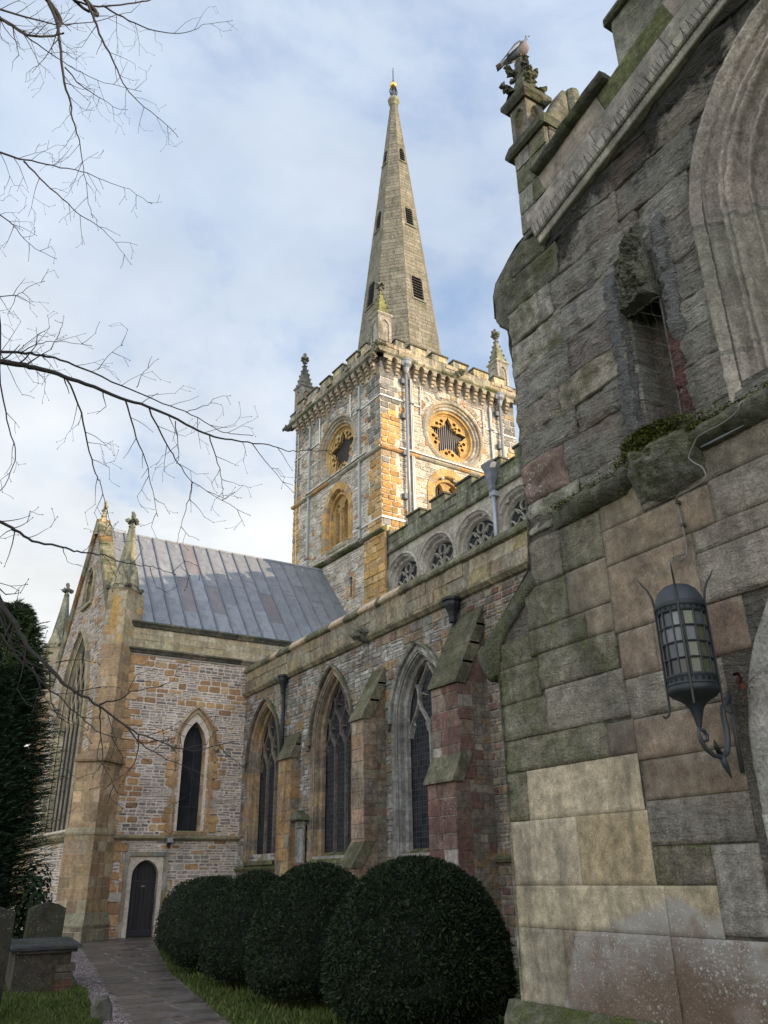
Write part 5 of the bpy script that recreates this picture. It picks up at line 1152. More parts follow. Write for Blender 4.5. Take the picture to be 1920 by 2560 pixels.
# sides of the side buttress and of the porch (depth)
sb = MB(); prof = [(6.05, .6), (6.05, 3.36), (6.2, 3.34), (6.32, 3.55), (6.34, 3.62), (5.95, 3.88), (5.66, 4.10), (5.50, 4.22), (5.47, 4.6), (5.45, 6.3), (5.50, 6.98), (5.60, 7.10), (5.62, 7.2), (5.68, 7.26), (5.68, 7.55), (5.62, 7.70), (5.36, 7.88), (5.22, 7.95), (5.06, 7.98)]
pp = []
for i in range(len(prof)-1):
    p, q = np.array(prof[i]), np.array(prof[i+1]); n_ = max(1, int(np.linalg.norm(q-p)/.09))
    for k in range(n_): pp.append(p+(q-p)*k/n_)
pp.append(np.array(prof[-1])); pp = np.array(pp); nx = 14
G = []
for i, p in enumerate(pp):
    tgt = pp[min(i+1, len(pp)-1)]-pp[max(i-1, 0)]; nn = np.array([tgt[1], -tgt[0]]); nn /= np.linalg.norm(nn)+1e-9
    for k in range(nx+1):
        x = 4.985+.9*k/nx; d = (fbm(np.array(x*5), np.array((p[1]+p[0])*5+40), 4)-.5)*.05*(0 if k == 0 and 0 else 1)
        if p[1] < 2.4: d *= .3
        G.append((x, p[0]+nn[0]*d, p[1]+nn[1]*d))
fs = []; cs = []
for i in range(len(pp)-1):
    for k in range(nx):
        fs.append([i*(nx+1)+k, i*(nx+1)+k+1, (i+1)*(nx+1)+k+1, (i+1)*(nx+1)+k]); z_ = pp[i][1]
        cs.append((.38, .34, .26) if z_ < 2.0 else ((.10, .095, .08) if (3.3 < z_ < 4.25 or z_ > 6.9) else (.2, .19, .165)))
sb.add(G, fs, cols=cs)
# front faces of the weathered set-offs, standing proud
def slabface(poly, d, c, mt): prism(sb, fp, poly, -.9, d, c, .02, mt)
for poly, c in (([(6.08, 3.34), (6.19, 3.30), (6.34, 3.52), (6.36, 3.62), (5.92, 3.92), (5.50, 4.24), (5.44, 4.08), (5.9, 3.72), (6.0, 3.6)], (.12, .115, .09)),
                ([(5.46, 6.95), (5.58, 7.08), (5.68, 7.22), (5.69, 7.56), (5.62, 7.71), (5.34, 7.90), (5.04, 8.0), (5.04, 7.4), (5.3, 7.2)], (.15, .14, .11))):
    P_ = []
    for i in range(len(poly)):
        p, q = np.array(poly[i]), np.array(poly[(i+1) % len(poly)]); n_ = max(1, int(np.linalg.norm(q-p)/.06))
        for k in range(n_): P_.append(p+(q-p)*k/n_+rng.normal(0, .008, 2))
    prism(sb, fp, P_, -.9, .015+.01*rng.random(), c, .022)
cp(sb, 'porch_buttress', M_porchm, smooth=True, label='porch corner buttress with black mossy set-offs')
ps = MB(); fsd = Fr((XP+.09, 5.06, 0), (1, 0, 0), (0, 0, 1), (0, 1, 0)); ashlar(ps, fsd, [(0, 0), (6.3, 0), (6.3, 8.3), (0, 8.3)], (), GRW, 0, 8.3, rh=(.3, .4), rw=(.5, .9), h=.01); fill(ps, fsd, [(0, 0), (6.3, 0), (6.3, 8.3), (0, 8.3)], (), 0, (.22, .2, .17))
fsd2 = Fr((XP+.09, -2.55, 0), (1, 0, 0), (0, 0, 1), (0, -1, 0)); fill(ps, fsd2, [(0, 0), (6.3, 0), (6.3, 8.3), (0, 8.3)], (), 0, (.22, .2, .17))
ps.add([(5.2, -2.55, 8.2), (5.2, 1.25, 9.3), (5.2, 5.06, 8.2), (11.3, -2.55, 8.2), (11.3, 1.25, 9.3), (11.3, 5.06, 8.2)], [[0, 1, 4, 3], [1, 2, 5, 4]], (.2, .2, .22))
cp(ps, 'porch_side_wall', M_porchs)
# plinth ledge at the foot
m_ = MB(); pl = [(6.16, 0), (6.16, .5), (6.06, .64)]
V = []; ys = np.linspace(-2.0, 6.2, 90)
for y in ys:
    k = 1 if y < 6.15 else .3; wob = (fbm(np.array(y*2.), np.array(.3), 3)-.5)*.03
    for x, z in ((XP-.16*k, -.1), (XP-.16*k+wob, .50), (XP-.15*k+wob, .56), (XP-.02, .66), (XP+.05, .66)): V.append((x, y, z))
fs = [[i*5+j, i*5+j+1, (i+1)*5+j+1, (i+1)*5+j] for i in range(len(ys)-1) for j in range(4)]
m_.add(V, fs, (.15, .145, .10)); m_.add([(XP-.05, 6.2, -.1), (XP-.05, 6.2, .6), (XP+.9, 6.2, .6), (XP+.9, 6.2, -.1)], [[0, 1, 2, 3]], (.15, .14, .1)); cp(m_, 'porch_plinth', M_porchm)
# string course with moss, and the mossy console under the niche
m_ = MB(); ys = np.linspace(1.0, 5.12, 130); pr_ = [(-.02, -.11), (.03, -.10), (.10, -.05), (.13, .0), (.12, .05), (.06, .10), (-.02, .15)]; V = []
for y in ys:
    tp_ = min(1, (5.14-y)/.5); zc = 4.60+(.045 if y < 4.2 else .0)
    for j, (d, z) in enumerate(pr_):
        n_ = (fbm(np.array(y*7+j*3), np.array(z*20+7), 3)-.5)*.045
        V.append((XP-max(d*tp_*1.15, -.02)-n_*tp_, y, zc+z*.9+n_*.4))
K = len(pr_); fs = [[i*K+j, i*K+j+1, (i+1)*K+j+1, (i+1)*K+j] for i in range(len(ys)-1) for j in range(K-1)]
m_.add(V, fs, (.15, .145, .11)); cp(m_, 'porch_string_course', M_porchm, smooth=True)
m_ = MB(); n1_, n2_ = 44, 26; V = []
for i in range(n1_+1):
    a = math.pi*i/n1_
    for j in range(n2_+1):
        p = j/n2_; y = 3.77-.33*math.cos(a); z = 4.88-.56*p
        rad = .30*math.sin(a)**.6*(math.sin(min(1, p*1.9+.12)*math.pi/2)*(1 if p < .42 else max(0, 1-(p-.42)/.58)**.55))
        nn = (fbm(np.array(y*11), np.array(z*11), 4, .6)-.5)*.16*math.sin(a); V.append((XP-rad-nn+.02, y, z+.02*math.sin(a*3)))
fs = [[i*(n2_+1)+j, i*(n2_+1)+j+1, (i+1)*(n2_+1)+j+1, (i+1)*(n2_+1)+j] for i in range(n1_) for j in range(n2_)]
cs = [((.15, .145, .11) if (f[0] % (n2_+1)) < 12 else (.19, .18, .155)) for f in fs]
m_.add(V, fs, cols=cs); cp(m_, 'niche_console', M_porchm, smooth=True, label='eroded console thick with moss under the niche')
# moss tufts, uncountable
ms = MB()
for k in range(8500):
    if rng.random() < .55: y = 3.77+rng.normal(0, .19); z = 4.84-abs(rng.normal(0, .11)); x = XP-.05-.22*max(0, 1-((y-3.77)/.36)**2)**.5*rng.random()**.4
    else: y = U(2.7, 5.0); z = 4.66+(.045 if y < 4.2 else 0)+rng.normal(0, .018); x = XP-.10-U(-.05, .04); 
    if y > 4.2 and rng.random() < .5: continue
    if y > 3.4 or rng.random() < .9:
        s = U(.006, .016); d_ = rng.normal(0, 1, 3); d_[2] = abs(d_[2])*.7-.2; d_ /= np.linalg.norm(d_); e_ = np.cross(d_, rng.normal(0, 1, 3)); e_ /= np.linalg.norm(e_); P_ = np.array([x, y, z])
        ms.add([P_-e_*s*.6, P_+e_*s*.6, P_+d_*s*2.2], [[0, 1, 2]], jc((.085, .095, .015) if rng.random() < .5 else (.05, .055, .014), .3))
tag(link(ms, 'moss', M_leaf, None), 'bright green moss growing on the porch string course and niche console', 'moss', kind='stuff')
# niche
m_ = MB(); sweep(m_, fp, niche, [(0, .0), (-.03, -.02), (-.04, -.24)], pal=GRW, stone_len=.45, endcap=False); fill(m_, fp, niche, (), -.24, (.21, .175, .135))
for (y0, y1, z0, z1, c, d) in ((3.98, 4.12, 4.95, 6.78, (.25, .245, .235), .06), (3.38, 3.52, 5.55, 7.02, (.245, .24, .225), .07), (3.44, 3.56, 4.85, 5.75, (.17, .08, .065), .03), (3.93, 4.02, 4.85, 6.2, (.15, .14, .13), .02)):
    n_ = 60; V = []
    for i in range(n_+1):
        z = z0+(z1-z0)*i/n_; tpz = min(1, (i+.6)/8, (n_-i+.6)/10)*(.35+1.1*fbm(np.array(z*4.), np.array(y0*9), 3))
        for (f, dd) in ((0, -.01), (.12, .6), (.4, 1), (.75, .9), (.95, .5), (1, -.01)):
            nn = (fbm(np.array(z*14+y0*30), np.array(f*4.), 4, .65)-.5)
            V.append((XP-d*dd*tpz*(1+nn*1.6), y0+(y1-y0)*f+nn*.06, z))
    fs = [[i*6+j, i*6+j+1, (i+1)*6+j+1, (i+1)*6+j] for i in range(n_) for j in range(5)]; m_.add(V, fs, c)
no = cp(m_, 'niche', M_porch, label='narrow empty niche with eroded shafts')
m_ = MB(); n_ = 60; V = []
for i in range(n_+1):
    p = i/n_; z = 6.10+.86*p
    for j in range(31):
        a = math.pi*j/30; y = 3.75-.185*math.cos(a)*(1-.35*p); pr2 = (.08+.09*(1-abs(p-.1)/.9))*math.sin(a)**.7*(1-p)**.18*(.2 if p < .03 else 1)
        nn = (fbm(np.array(y*13+3), np.array(z*13), 5, .68)-.5)*.26; V.append((XP-pr2-nn*math.sin(a)+.01, y, z))
fs = [[i*31+j, i*31+j+1, (i+1)*31+j+1, (i+1)*31+j] for i in range(n_) for j in range(30)]; m_.add(V, fs, (.12, .118, .09)); V0 = [V[j] for j in range(31)]; m_.add(V0, [list(range(31))], (.05, .05, .04))
link(m_, 'niche_canopy', M_porchm, no)
# great porch window: deep worn mouldings and blind tracery
m_ = MB(); pth = arch(1.40, 1.62, 4.8, 6.5, 8.15, 26)
def rough_sweep(mb, path, prof, pal, sl=.34, amp=.014, mat=0, ks=1.0):
    prof = [(o*ks if o < 0 else o, d_*ks if d_ < 0 else d_) for o, d_ in prof]
    P0 = [np.array(p) for p in path]; pts = [P0[0]]
    for i in range(len(P0)-1):
        L = np.linalg.norm(P0[i+1]-P0[i]); n_ = max(1, int(L/.045)); pts += [P0[i]+(P0[i+1]-P0[i])*(k+1)/n_ for k in range(n_)]
    pts = np.array(pts); T = np.gradient(pts, axis=0); T /= np.linalg.norm(T, axis=1)[:, None]; Nn = np.stack([-T[:, 1], T[:, 0]], 1)
    pf = []; 
    for k in range(len(prof)-1):
        p, q = np.array(prof[k]), np.array(prof[k+1]); n_ = max(1, int(np.linalg.norm(q-p)/.025)); pf += [p+(q-p)*j/n_ for j in range(n_)]
    pf.append(np.array(prof[-1])); pf = np.array(pf); n, K = len(pts), len(pf); s = np.concatenate([[0], np.cumsum(np.linalg.norm(np.diff(pts, axis=0), axis=1))])
    arc = np.arange(K)*.025; nz = (fbm(s[:, None]*13+arc[None]*3, arc[None]*22+s[:, None]*1.5, 4, .62)-.5)*amp*2.4
    jt = np.abs(((s/sl) % 1)-.5) > .486; nz = nz-jt[:, None]*.004
    off = pf[:, 0][None]+nz*.7; dep = pf[:, 1][None]+nz
    PP = pts[:, None, :]+Nn[:, None, :]*off[..., None]; V = fp.PA(PP.reshape(-1, 2), dep.ravel())
    cols = [pick(pal) for _ in range(int(s[-1]/sl)+2)]; fs = []; cs = []
    for i in range(n-1):
        for k in range(K-1): fs.append([i*K+k, i*K+k+1, (i+1)*K+k+1, (i+1)*K+k]); cs.append(cols[int(s[i]/sl)] if not jt[i] else (.2, .18, .15))
    fp.add(mb, V, fs, cols=cs, mat=mat)
PWN = [(3, (.33, .29, .24)), (2, (.31, .27, .22)), (1, (.34, .31, .26))]
rough_sweep(m_, pth, [(.12, 0), (.10, .03), (.0, -.05), (.0, -.10), (-.04, -.10), (-.07, -.17), (-.12, -.20), (-.17, -.19), (-.20, -.12), (-.20, -.09), (-.245, -.09), (-.245, -.17), (-.28, -.13), (-.315, -.14), (-.34, -.19), (-.34, -.30), (-.40, -.37), (-.47, -.37), (-.51, -.31), (-.51, -.26), (-.555, -.26), (-.555, -.40), (-.60, -.49), (-.68, -.50), (-.68, -.58), (-.72, -.60)], PWN, .62, .012, ks=.62)
pwn = cp(m_, 'porch_window', M_porchw, smooth=True, label='deeply moulded pointed window of the porch, heavily eroded')
t_ = MB(); PBt = [(.055, -.48), (.045, -.36), (0, -.31), (-.045, -.36), (-.055, -.48)]
for x in (.58, 1.16, 1.74, 2.32): sweep(t_, fp, [(x, 4.8), (x, 7.6)], PBt, pal=PWN, stone_len=.5)
for x in (.29, .87, 1.45, 2.03, 2.6):
    for z in (5.5, 6.7): sweep(t_, fp, arch(x, .26, z-.3, z, z+.42, 6)[1:-1], PBt, pal=PWN)
for z in (6.2, 7.3):
    for x in (.58, 1.16, 1.74, 2.32): sweep(t_, fp, [(x, z-.3), (x-.18, z), (x-.05, z+.35)], PBt, pal=PWN); sweep(t_, fp, [(x, z-.3), (x+.18, z), (x+.05, z+.35)], PBt, pal=PWN)
link(t_, 'tracery', M_porch, pwn); t_ = MB(); fill(t_, fp, pwin, (), -.50, (.02, .02, .02)); link(t_, 'glass', M_glx, pwn)
m_ = MB(); rough_sweep(m_, arch(1.35, 2.05, -.1, 2.25, 3.8, 26), [(.13, -.02), (.10, .02), (.0, .015), (-.05, -.05), (-.16, -.09), (-.2, -.05), (-.27, -.12), (-.33, -.28), (-.5, -.34)], [(3, (.27, .255, .225)), (1, (.245, .23, .2))], .45, .010)
po_ = cp(m_, 'porch_doorway', M_porchw, smooth=True, label='moulded stone jamb of the porch doorway at the right edge'); t_ = MB(); fill(t_, fp, pport, (), -1.2, (.03, .025, .02)); link(t_, 'door', M_wood, po_)
# raking cornice, fascia and battlement
dy, dz = -1.0, .287; L_ = math.hypot(dy, dz); ur = np.array([0, dy/L_, dz/L_]); vr = np.array([0, .287/L_, 1/L_]); frk = Fr((XP, 4.86, 7.74), ur, vr, (-1, 0, 0))
def rk(a, b): return (a, b)
m_ = MB(); LC = 3.85
a = 0.0
while a < LC:
    wd = U(.5, .9)
    prism(m_, frk, [(a+.003, 0), (a+wd-.003, 0), (a+wd-.003, .13), (a+.003, .13)], -.1, .10, jc((.36, .325, .27), .06), .015)
    a += wd
cp(m_, 'raking_cornice', M_porchs, label='pale replaced cornice stone with scored drip grooves')
# scored grooves on the soffit-like slope: chamfer strip with slots
m_ = MB(); fch = Fr(frk.P(0, .13, .10), ur, (vr*.45+np.array([1, 0, 0])*-.0), (-1, 0, 0)); prism(m_, frk, [(0, -.10), (LC, -.10), (LC, .0), (0, .0)], -.1, .065, (.37, .335, .275), .01)
cp(m_, 'drip_moulding', M_porchs)
m_ = MB(); a = .03
while a < LC-.05:
    t = U(-.05, .05); tube(m_, [frk.P(a, -.11, .12), frk.P(a+t, .128, .125)], .0032, 4, (.03, .028, .025)); a += U(.022, .06)
link(m_, 'bird_spikes', M_metal, bpy.data.objects['raking_cornice'])
m_ = MB(); a = -.02                                       # fascia
while a < LC:
    wd = U(.7, 1.3)
    pstone(m_, frk, a, min(a+wd, LC), .135, .42, jc((.27, .24, .20), .05), .003, .08, .01, base=.06, strat=.2, gap=.003); a += wd
prism(m_, frk, [(-.02, .1), (LC, .1), (LC, .42), (-.02, .42)], -.3, .045, (.2, .18, .15)); cp(m_, 'parapet_fascia', M_porchs)
m_ = MB(); a = .32; k = 0                                    # mossy course under the coping
while a < LC:
    wd = U(.75, 1.1); c = (.13, .135, .06) if k % 2 else (.28, .235, .19)
    pstone(m_, frk, a, min(a+wd, LC), .42, .72, c, .006, .05, .012, base=.055, gap=.003, mat=0 if k % 2 else 1); a += wd; k += 1
prism(m_, frk, [(.3, .4), (LC, .4), (LC, .72), (.3, .72)], -.3, .04, (.14, .14, .1)); cp(m_, 'parapet_course', [M_porchm, M_porchs])
m_ = MB(); a = .30
for a0, a1 in ((.33, .9), (.9, 1.46), (2.32, 3.0)):
    V = []; m_ = MB()
    for aa in np.linspace(a0, a1, 10):
        for j, (b_, d_) in enumerate(((.70, .05), (.70, .13), (.76, .17), (.83, .13), (.88, .02), (.84, -.3))):
            nn = (fbm(np.array(aa*8), np.array(j*3.), 3)-.5)*.03; V.append(frk.P(aa, b_+nn, d_+nn))
    fs = [[i*6+j, (i+1)*6+j, (i+1)*6+j+1, i*6+j+1] for i in range(9) for j in range(5)]+[[0, 1, 2, 3, 4, 5], [54+j for j in range(6)][::-1]]
    m_.add(V, fs, (.085, .085, .065)); cp(m_, 'embrasure_coping', M_porchm, smooth=True)
def merlon(ya, yb, z0, z1, c, lab=None):
    m_ = MB(); dzz = .287*(ya-yb); ft_ = fp
    prism(m_, fp, [(yb, z0+dzz), (ya, z0), (ya, z1-.05), (yb, z1+dzz*.35)], -.34, .05, c, .015, back=True)
    prism(m_, fp, [(yb-.03, z1+dzz*.35-.02), (ya+.05, z1-.08), (ya+.05, z1), (yb+.1, z1+dzz*.35+.10), (yb-.03, z1+dzz*.35+.06)], -.42, .12, (.13, .125, .09), .03, back=True)
    fn_ = Fr((XP-.0, yb, 0), (1, 0, 0), (0, 0, 1), (0, -1, 0))
    prism(m_, fn_, [(.0, z0+.1), (.30, z0+.1), (.30, z1+.05), (.0, z1+.05)], 0, .025, (.20, .185, .16), .01)
    cp(m_, 'merlon', M_porchm, label=lab)
merlon(3.52, 2.68, 8.55, 9.55, (.2, .19, .15)); merlon(1.6, .9, 9.1, 10.1, (.2, .19, .15))
# corner block and pinnacle with the pigeon
m_ = MB(); z = 7.95
while z < 9.05:
    t = U(.26, .4); t = min(t, 9.14-z)
    for s0, s1 in ((4.84, 5.085), (4.57, 4.84)): pstone(m_, fp, s0, s1, z, z+t, pick([(2, (.25, .235, .2)), (1, (.17, .165, .11))]), .006, .06, .012, base=.05, mat=0)
    z += t
prism(m_, fp, [(4.57, 7.9), (5.085, 7.9), (5.085, 9.12), (4.57, 9.12)], -.40, .035, (.2, .19, .16), .01, back=True)
prism(m_, fp, [(4.53, 9.12), (5.15, 9.08), (5.20, 9.16), (5.10, 9.25), (4.53, 9.27)], -.42, .11, (.10, .10, .075), .03, back=True)
fn_ = Fr((0, 4.57, 0), (1, 0, 0), (0, 0, 1), (0, -1, 0))
prism(m_, fn_, [(4.98, 8.4), (4.98, 9.26), (5.16, 9.55), (5.34, 9.93), (5.40, 9.93), (5.40, 8.5)], -.2, .0, (.22, .205, .165), .02, back=True)
prism(m_, fn_, [(5.0, 8.75), (5.35, 8.75), (5.35, 9.08), (5.0, 9.08)], 0, .02, (.15, .14, .12), .01); prism(m_, fn_, [(5.0, 9.1), (5.35, 9.1), (5.35, 9.4), (5.0, 9.3)], 0, .02, (.17, .155, .13), .01)
tube(m_, [(5.50, 4.58, 8.6), (5.50, 4.58, 9.4), (5.48, 4.58, 9.95)], [.11, .11, .085], 10, (.26, .25, .18))
cp(m_, 'corner_block', M_porchm)
cx, cy = XP+.13, 4.98
m_ = MB(); hw = .135
for k in range(4):
    an = math.pi+k*math.pi/2; n = np.array([math.cos(an), math.sin(an), 0]); u = np.cross((0, 0, 1), n); fr = Fr(np.array([cx, cy, 0])+n*hw, u, (0, 0, 1), n)
    hs = [arch(0, hw*.55, 9.30, 9.68, 9.82, 5)]; fill(m_, fr, [(-hw, 9.2), (hw, 9.2), (hw, 9.9), (-hw, 9.9)], hs, 0, (.25, .225, .185)); fill(m_, fr, hs[0], (), -.03, (.28, .2, .13)); sweep(m_, fr, hs[0], [(0, 0), (-.015, -.03)], closed=True, col=(.22, .2, .17), endcap=False)
lathe(m_, (cx, cy, 9.87), [(.19, 0), (.23, .0), (.31, .06), (.31, .12), (.26, .14), (.20, .18)], 4, (.13, .125, .10), phase=math.pi/4, jag=.02)
lathe(m_, (cx, cy, 10.02), [(.24, 0), (.19, .08), (.13, .2), (.09, .36), (.075, .52), (.08, .66), (.05, .72), (0, .73)], 8, (.13, .125, .09), phase=math.pi/4, jag=.06)
for k in range(4):
    t = math.pi/4+k*math.pi/2+.35; dx_, dy_ = math.cos(t), math.sin(t)
    for (r, z, s) in ((.15, 10.16, .06), (.21, 10.20, .055), (.255, 10.26, .04), (.12, 10.36, .04)): blob(m_, (cx+r*dx_, cy+r*dy_, z), (s, s, s*.8), (.12, .115, .085), 8, .25)
    for (r, z, s) in ((.09, 10.48, .05), (.145, 10.50, .055), (.18, 10.56, .035)): blob(m_, (cx+r*dx_, cy+r*dy_, z), (s, s, s*.9), (.14, .125, .10), 8, .25)
blob(m_, (cx, cy, 10.70), (.06, .06, .09), (.12, .115, .08), 8, .2)
cp(m_, 'pinnacle', M_porchm, label='crocketed porch pinnacle under the pigeon')
PIN_TOP = (cx, cy, 10.77)
# =================================================================== LANTERN on the porch wall
LX, LY = 4.63, 3.60; IR = (.030, .034, .040)
lt = empty('wall_lantern', (LX, LY, 2.35), 'tall cylindrical iron and glass lantern with a domed lid on the porch wall', 'lantern')
zt_, zb_ = 3.235, 2.80; r = .156
m_ = MB(); lathe(m_, (LX, LY, 3.285), [(.166, -.01), (.163, .03), (.153, .07), (.13, .115), (.095, .148), (.05, .165), (0, .17)], 24, (.050, .056, .064)); lathe(m_, (LX, LY, 3.27), [(.168, 0), (.174, .02), (.165, .035)], 24, IR)
link(m_, 'lid', M_metal, lt, smooth=True)
def band(z0, z1, name):
    m_ = MB(); n = 96; V = []; holes = 22
    lathe(m_, (LX, LY, z0), [(r+.004, 0), (r+.010, .006), (r+.004, .012), (r+.004, z1-z0-.012), (r+.010, z1-z0-.006), (r+.004, z1-z0)], 40, IR)
    b = link(m_, name, M_metal, lt, smooth=True); m_ = MB()
    for k in range(holes):
        t = 2*math.pi*k/holes; n_ = np.array([math.cos(t), math.sin(t), 0]); f = Fr(np.array([LX, LY, (z0+z1)/2])+n_*(r+.0055), np.cross((0, 0, 1), n_), (0, 0, 1), n_); prism(m_, f, circle((0, 0), .013, 10), -.004, .0005, (.003, .003, .003), .0005)
    link(m_, 'piercing', M_metal, b)
band(3.235, 3.285, 'upper_band'); band(2.735, 2.80, 'lower_band')
m_ = MB(); lathe(m_, (LX, LY, 2.735), [(r+.004, 0), (r+.012, -.012), (r+.008, -.045), (r, -.05), (.145, -.065), (.105, -.085), (.07, -.11), (.046, -.145), (.032, -.19), (.022, -.23), (.016, -.26)], 28, IR); link(m_, 'base_cone', M_metal, lt, smooth=True)
# glazing: quarries between lead bars
m_ = MB(); cols_ = [(.10, .105, .11), (.07, .075, .08), (.26, .27, .28), (.035, .028, .022), (.14, .145, .15)]; nq = 13; nr_ = 4
for i in range(nq):
    t0, t1 = 2*math.pi*i/nq, 2*math.pi*(i+1)/nq
    for j in range(nr_):
        z0, z1 = zb_+(zt_-zb_)*j/nr_, zb_+(zt_-zb_)*(j+1)/nr_; c = cols_[int(rng.integers(0, 5))]
        if math.cos((t0+t1)/2+1.25) > .55: c = (.085, .09, .045) if rng.random() < .4 else (.09, .095, .10)
        m_.add([(LX+(r-.008)*math.cos(t), LY+(r-.008)*math.sin(t), z) for t, z in ((t0, z0), (t1, z0), (t1, z1), (t0, z1))], [[0, 1, 2, 3]], jc(c, .25))
link(m_, 'glass', M_fleck, lt)
m_ = MB()
for i in range(nq): t = 2*math.pi*i/nq; tube(m_, [(LX+r*math.cos(t), LY+r*math.sin(t), zb_), (LX+r*math.cos(t), LY+r*math.sin(t), zt_)], .0065, 5, (.05, .055, .06))
for j in range(nr_+1): z = zb_+(zt_-zb_)*j/nr_; tube(m_, [(LX+r*math.cos(t), LY+r*math.sin(t), z) for t in np.linspace(0, 2*math.pi, 41)], .0065, 5, (.05, .055, .06))
link(m_, 'glazing_bars', M_metal, lt)
for k in range(4):                                            # four straps with out-curled horns and feet
    t = R_(200)+k*math.pi/2+R_(15); c, s = math.cos(t), math.sin(t); R0 = r+.013
    pth = [(R0+.085, 3.53), (R0+.065, 3.49), (R0+.03, 3.44), (R0+.008, 3.38), (R0, 3.32), (R0, 3.1), (R0, 2.8), (R0, 2.66), (R0+.0, 2.60), (R0+.012, 2.56), (R0+.035, 2.545), (R0+.05, 2.56)]
    if k == 0: pth = pth[:9]
    m_ = MB(); tube(m_, [(LX+q*c, LY+q*s, z) for q, z in pth], [.003, .006, .008, .009]+[.009]*(len(pth)-5)+[.007], 6, (.035, .036, .038) if k % 2 else (.045, .042, .035)); link(m_, 'strap', M_metal, lt)
m_ = MB()
for k in range(9):
    t = R_(120)+k*R_(26); a = .05+.03*(k % 3); tube(m_, [(LX+.09*math.cos(t), LY+.09*math.sin(t), 3.5), (LX+(.10+a)*math.cos(t), LY+(.10+a)*math.sin(t), 3.68+.03*(k % 2))], .0016, 4, (.2, .18, .14))
link(m_, 'bird_spike', M_galv, lt)
# scroll bracket, in the plane through the lantern axis and square to the wall
m_ = MB(); sc_c = (LX+.03, 2.30); pt = [(LX+0.0, 2.40), (LX+.035, 2.385), (LX+.06, 2.35), (LX+.055, 2.31), (LX+.02, 2.295), (LX-.0, 2.315)]
tube(m_, [(q, LY, z) for q, z in [(q_, 2.48-(2.42-z_)*.80) for q_, z_ in pt]][::-1], [.007, .010, .012, .013, .013, .012], 8, (.06, .065, .07))
pt = [(LX+0.0, 2.42), (LX-.02, 2.37), (LX-.01, 2.30), (LX+.03, 2.235), (LX+.10, 2.19), (LX+.18, 2.185), (LX+.235, 2.23), (LX+.262, 2.32), (LX+.27, 2.42), (LX+.262, 2.53), (LX+.27, 2.60), (LX+.33, 2.66), (XP-.01, 2.68)]
tube(m_, [(q, LY, z) for q, z in [(q_, 2.48-(2.42-z_)*.80) for q_, z_ in pt]], [.010, .012, .014, .015, .016, .018, .02, .021, .021, .020, .018, .016, .018], 8, (.06, .065, .07))
tube(m_, [(LX+.17, LY, 2.30), (LX+.195, LY, 2.24), (LX+.22, LY, 2.19), (LX+.235, LY, 2.16)], [.022, .022, .012, .002], 7, (.045, .048, .052)); tube(m_, [(LX+.16, LY, 2.31), (LX+.13, LY, 2.36), (LX+.12, LY, 2.40)], [.02, .015, .002], 6, (.012, .012, .013))
tube(m_, [(XP-.012, LY, 2.2), (XP-.012, LY, 2.72)], .017, 6, (.05, .05, .05))
link(m_, 'bracket', M_metal, lt, smooth=True)
m_ = MB()
for k in range(16):                                           # dead leaves and twigs caught behind it
    P_ = np.array([XP-.03-.06*rng.random(), 3.44+rng.normal(0, .06), 2.74+rng.normal(0, .05)]); d_ = rng.normal(0, 1, 3); d_ /= np.linalg.norm(d_); e_ = np.cross(d_, rng.normal(0, 1, 3)); e_ /= np.linalg.norm(e_)
    if k < 7: m_.add([P_-d_*.04, P_+e_*.025, P_+d_*.04, P_-e_*.02], [[0, 1, 2], [0, 2, 3]], jc((.13, .045, .03), .3))
    else: tube(m_, [P_-d_*.09, P_, P_+d_*.08+e_*.02], .003, 4, (.10, .075, .06))
tag(link(m_, 'dead_leaves', M_leaf, None), 'small clump of red brown dead leaves and twigs caught beside the lantern bracket', 'dead leaves')
# cable
cpx = [(1666, 1458), (1660, 1425), (1662, 1398), (1682, 1395), (1700, 1401), (1716, 1392), (1716, 1365), (1706, 1312), (1693, 1256), (1694, 1240), (1730, 1221), (1764, 1196), (1757, 1170), (1741, 1160), (1724, 1148), (1723, 1138), (1734, 1112), (1748, 1090), (1807, 1058), (1846, 1026), (1852, 1008), (1920, 962), (1990, 920)]
P_ = [atX(x, y, XP-(.03 if y > 1240 else (.16 if y > 1000 else .05))) for x, y in cpx]; P_[0] = np.array([LX, LY, 3.49]); P_[1] = np.array([LX+.0, LY+.02, 3.62]); P_[2] = np.array([LX+.2, LY+.03, 3.74])
def smooth_path(P, n=5):
    P = [np.array(p, float) for p in P]; o = []
    for i in range(len(P)-1):
        p0, p1, p2, p3 = P[max(i-1, 0)], P[i], P[i+1], P[min(i+2, len(P)-1)]
        for k in range(n):
            t = k/n; o.append(.5*((2*p1)+(-p0+p2)*t+(2*p0-5*p1+4*p2-p3)*t*t+(-p0+3*p1-3*p2+p3)*t**3))
    return o+[P[-1]]
m_ = MB(); tube(m_, smooth_path(P_, 4), .0065, 6, (.19, .175, .155)); co = link(m_, 'lamp_cable', M_galv, None); tag(co, 'thin grey cable running up the porch wall from the lantern lid to the mossy ledge', 'cable')
for i in (7, 8):
    m_ = MB(); p = P_[i]; box(m_, p[0]-.014, XP, p[1]-.012, p[1]+.012, p[2]-.012, p[2]+.012, (.08, .075, .07), .003); link(m_, 'clip', M_metal, co)
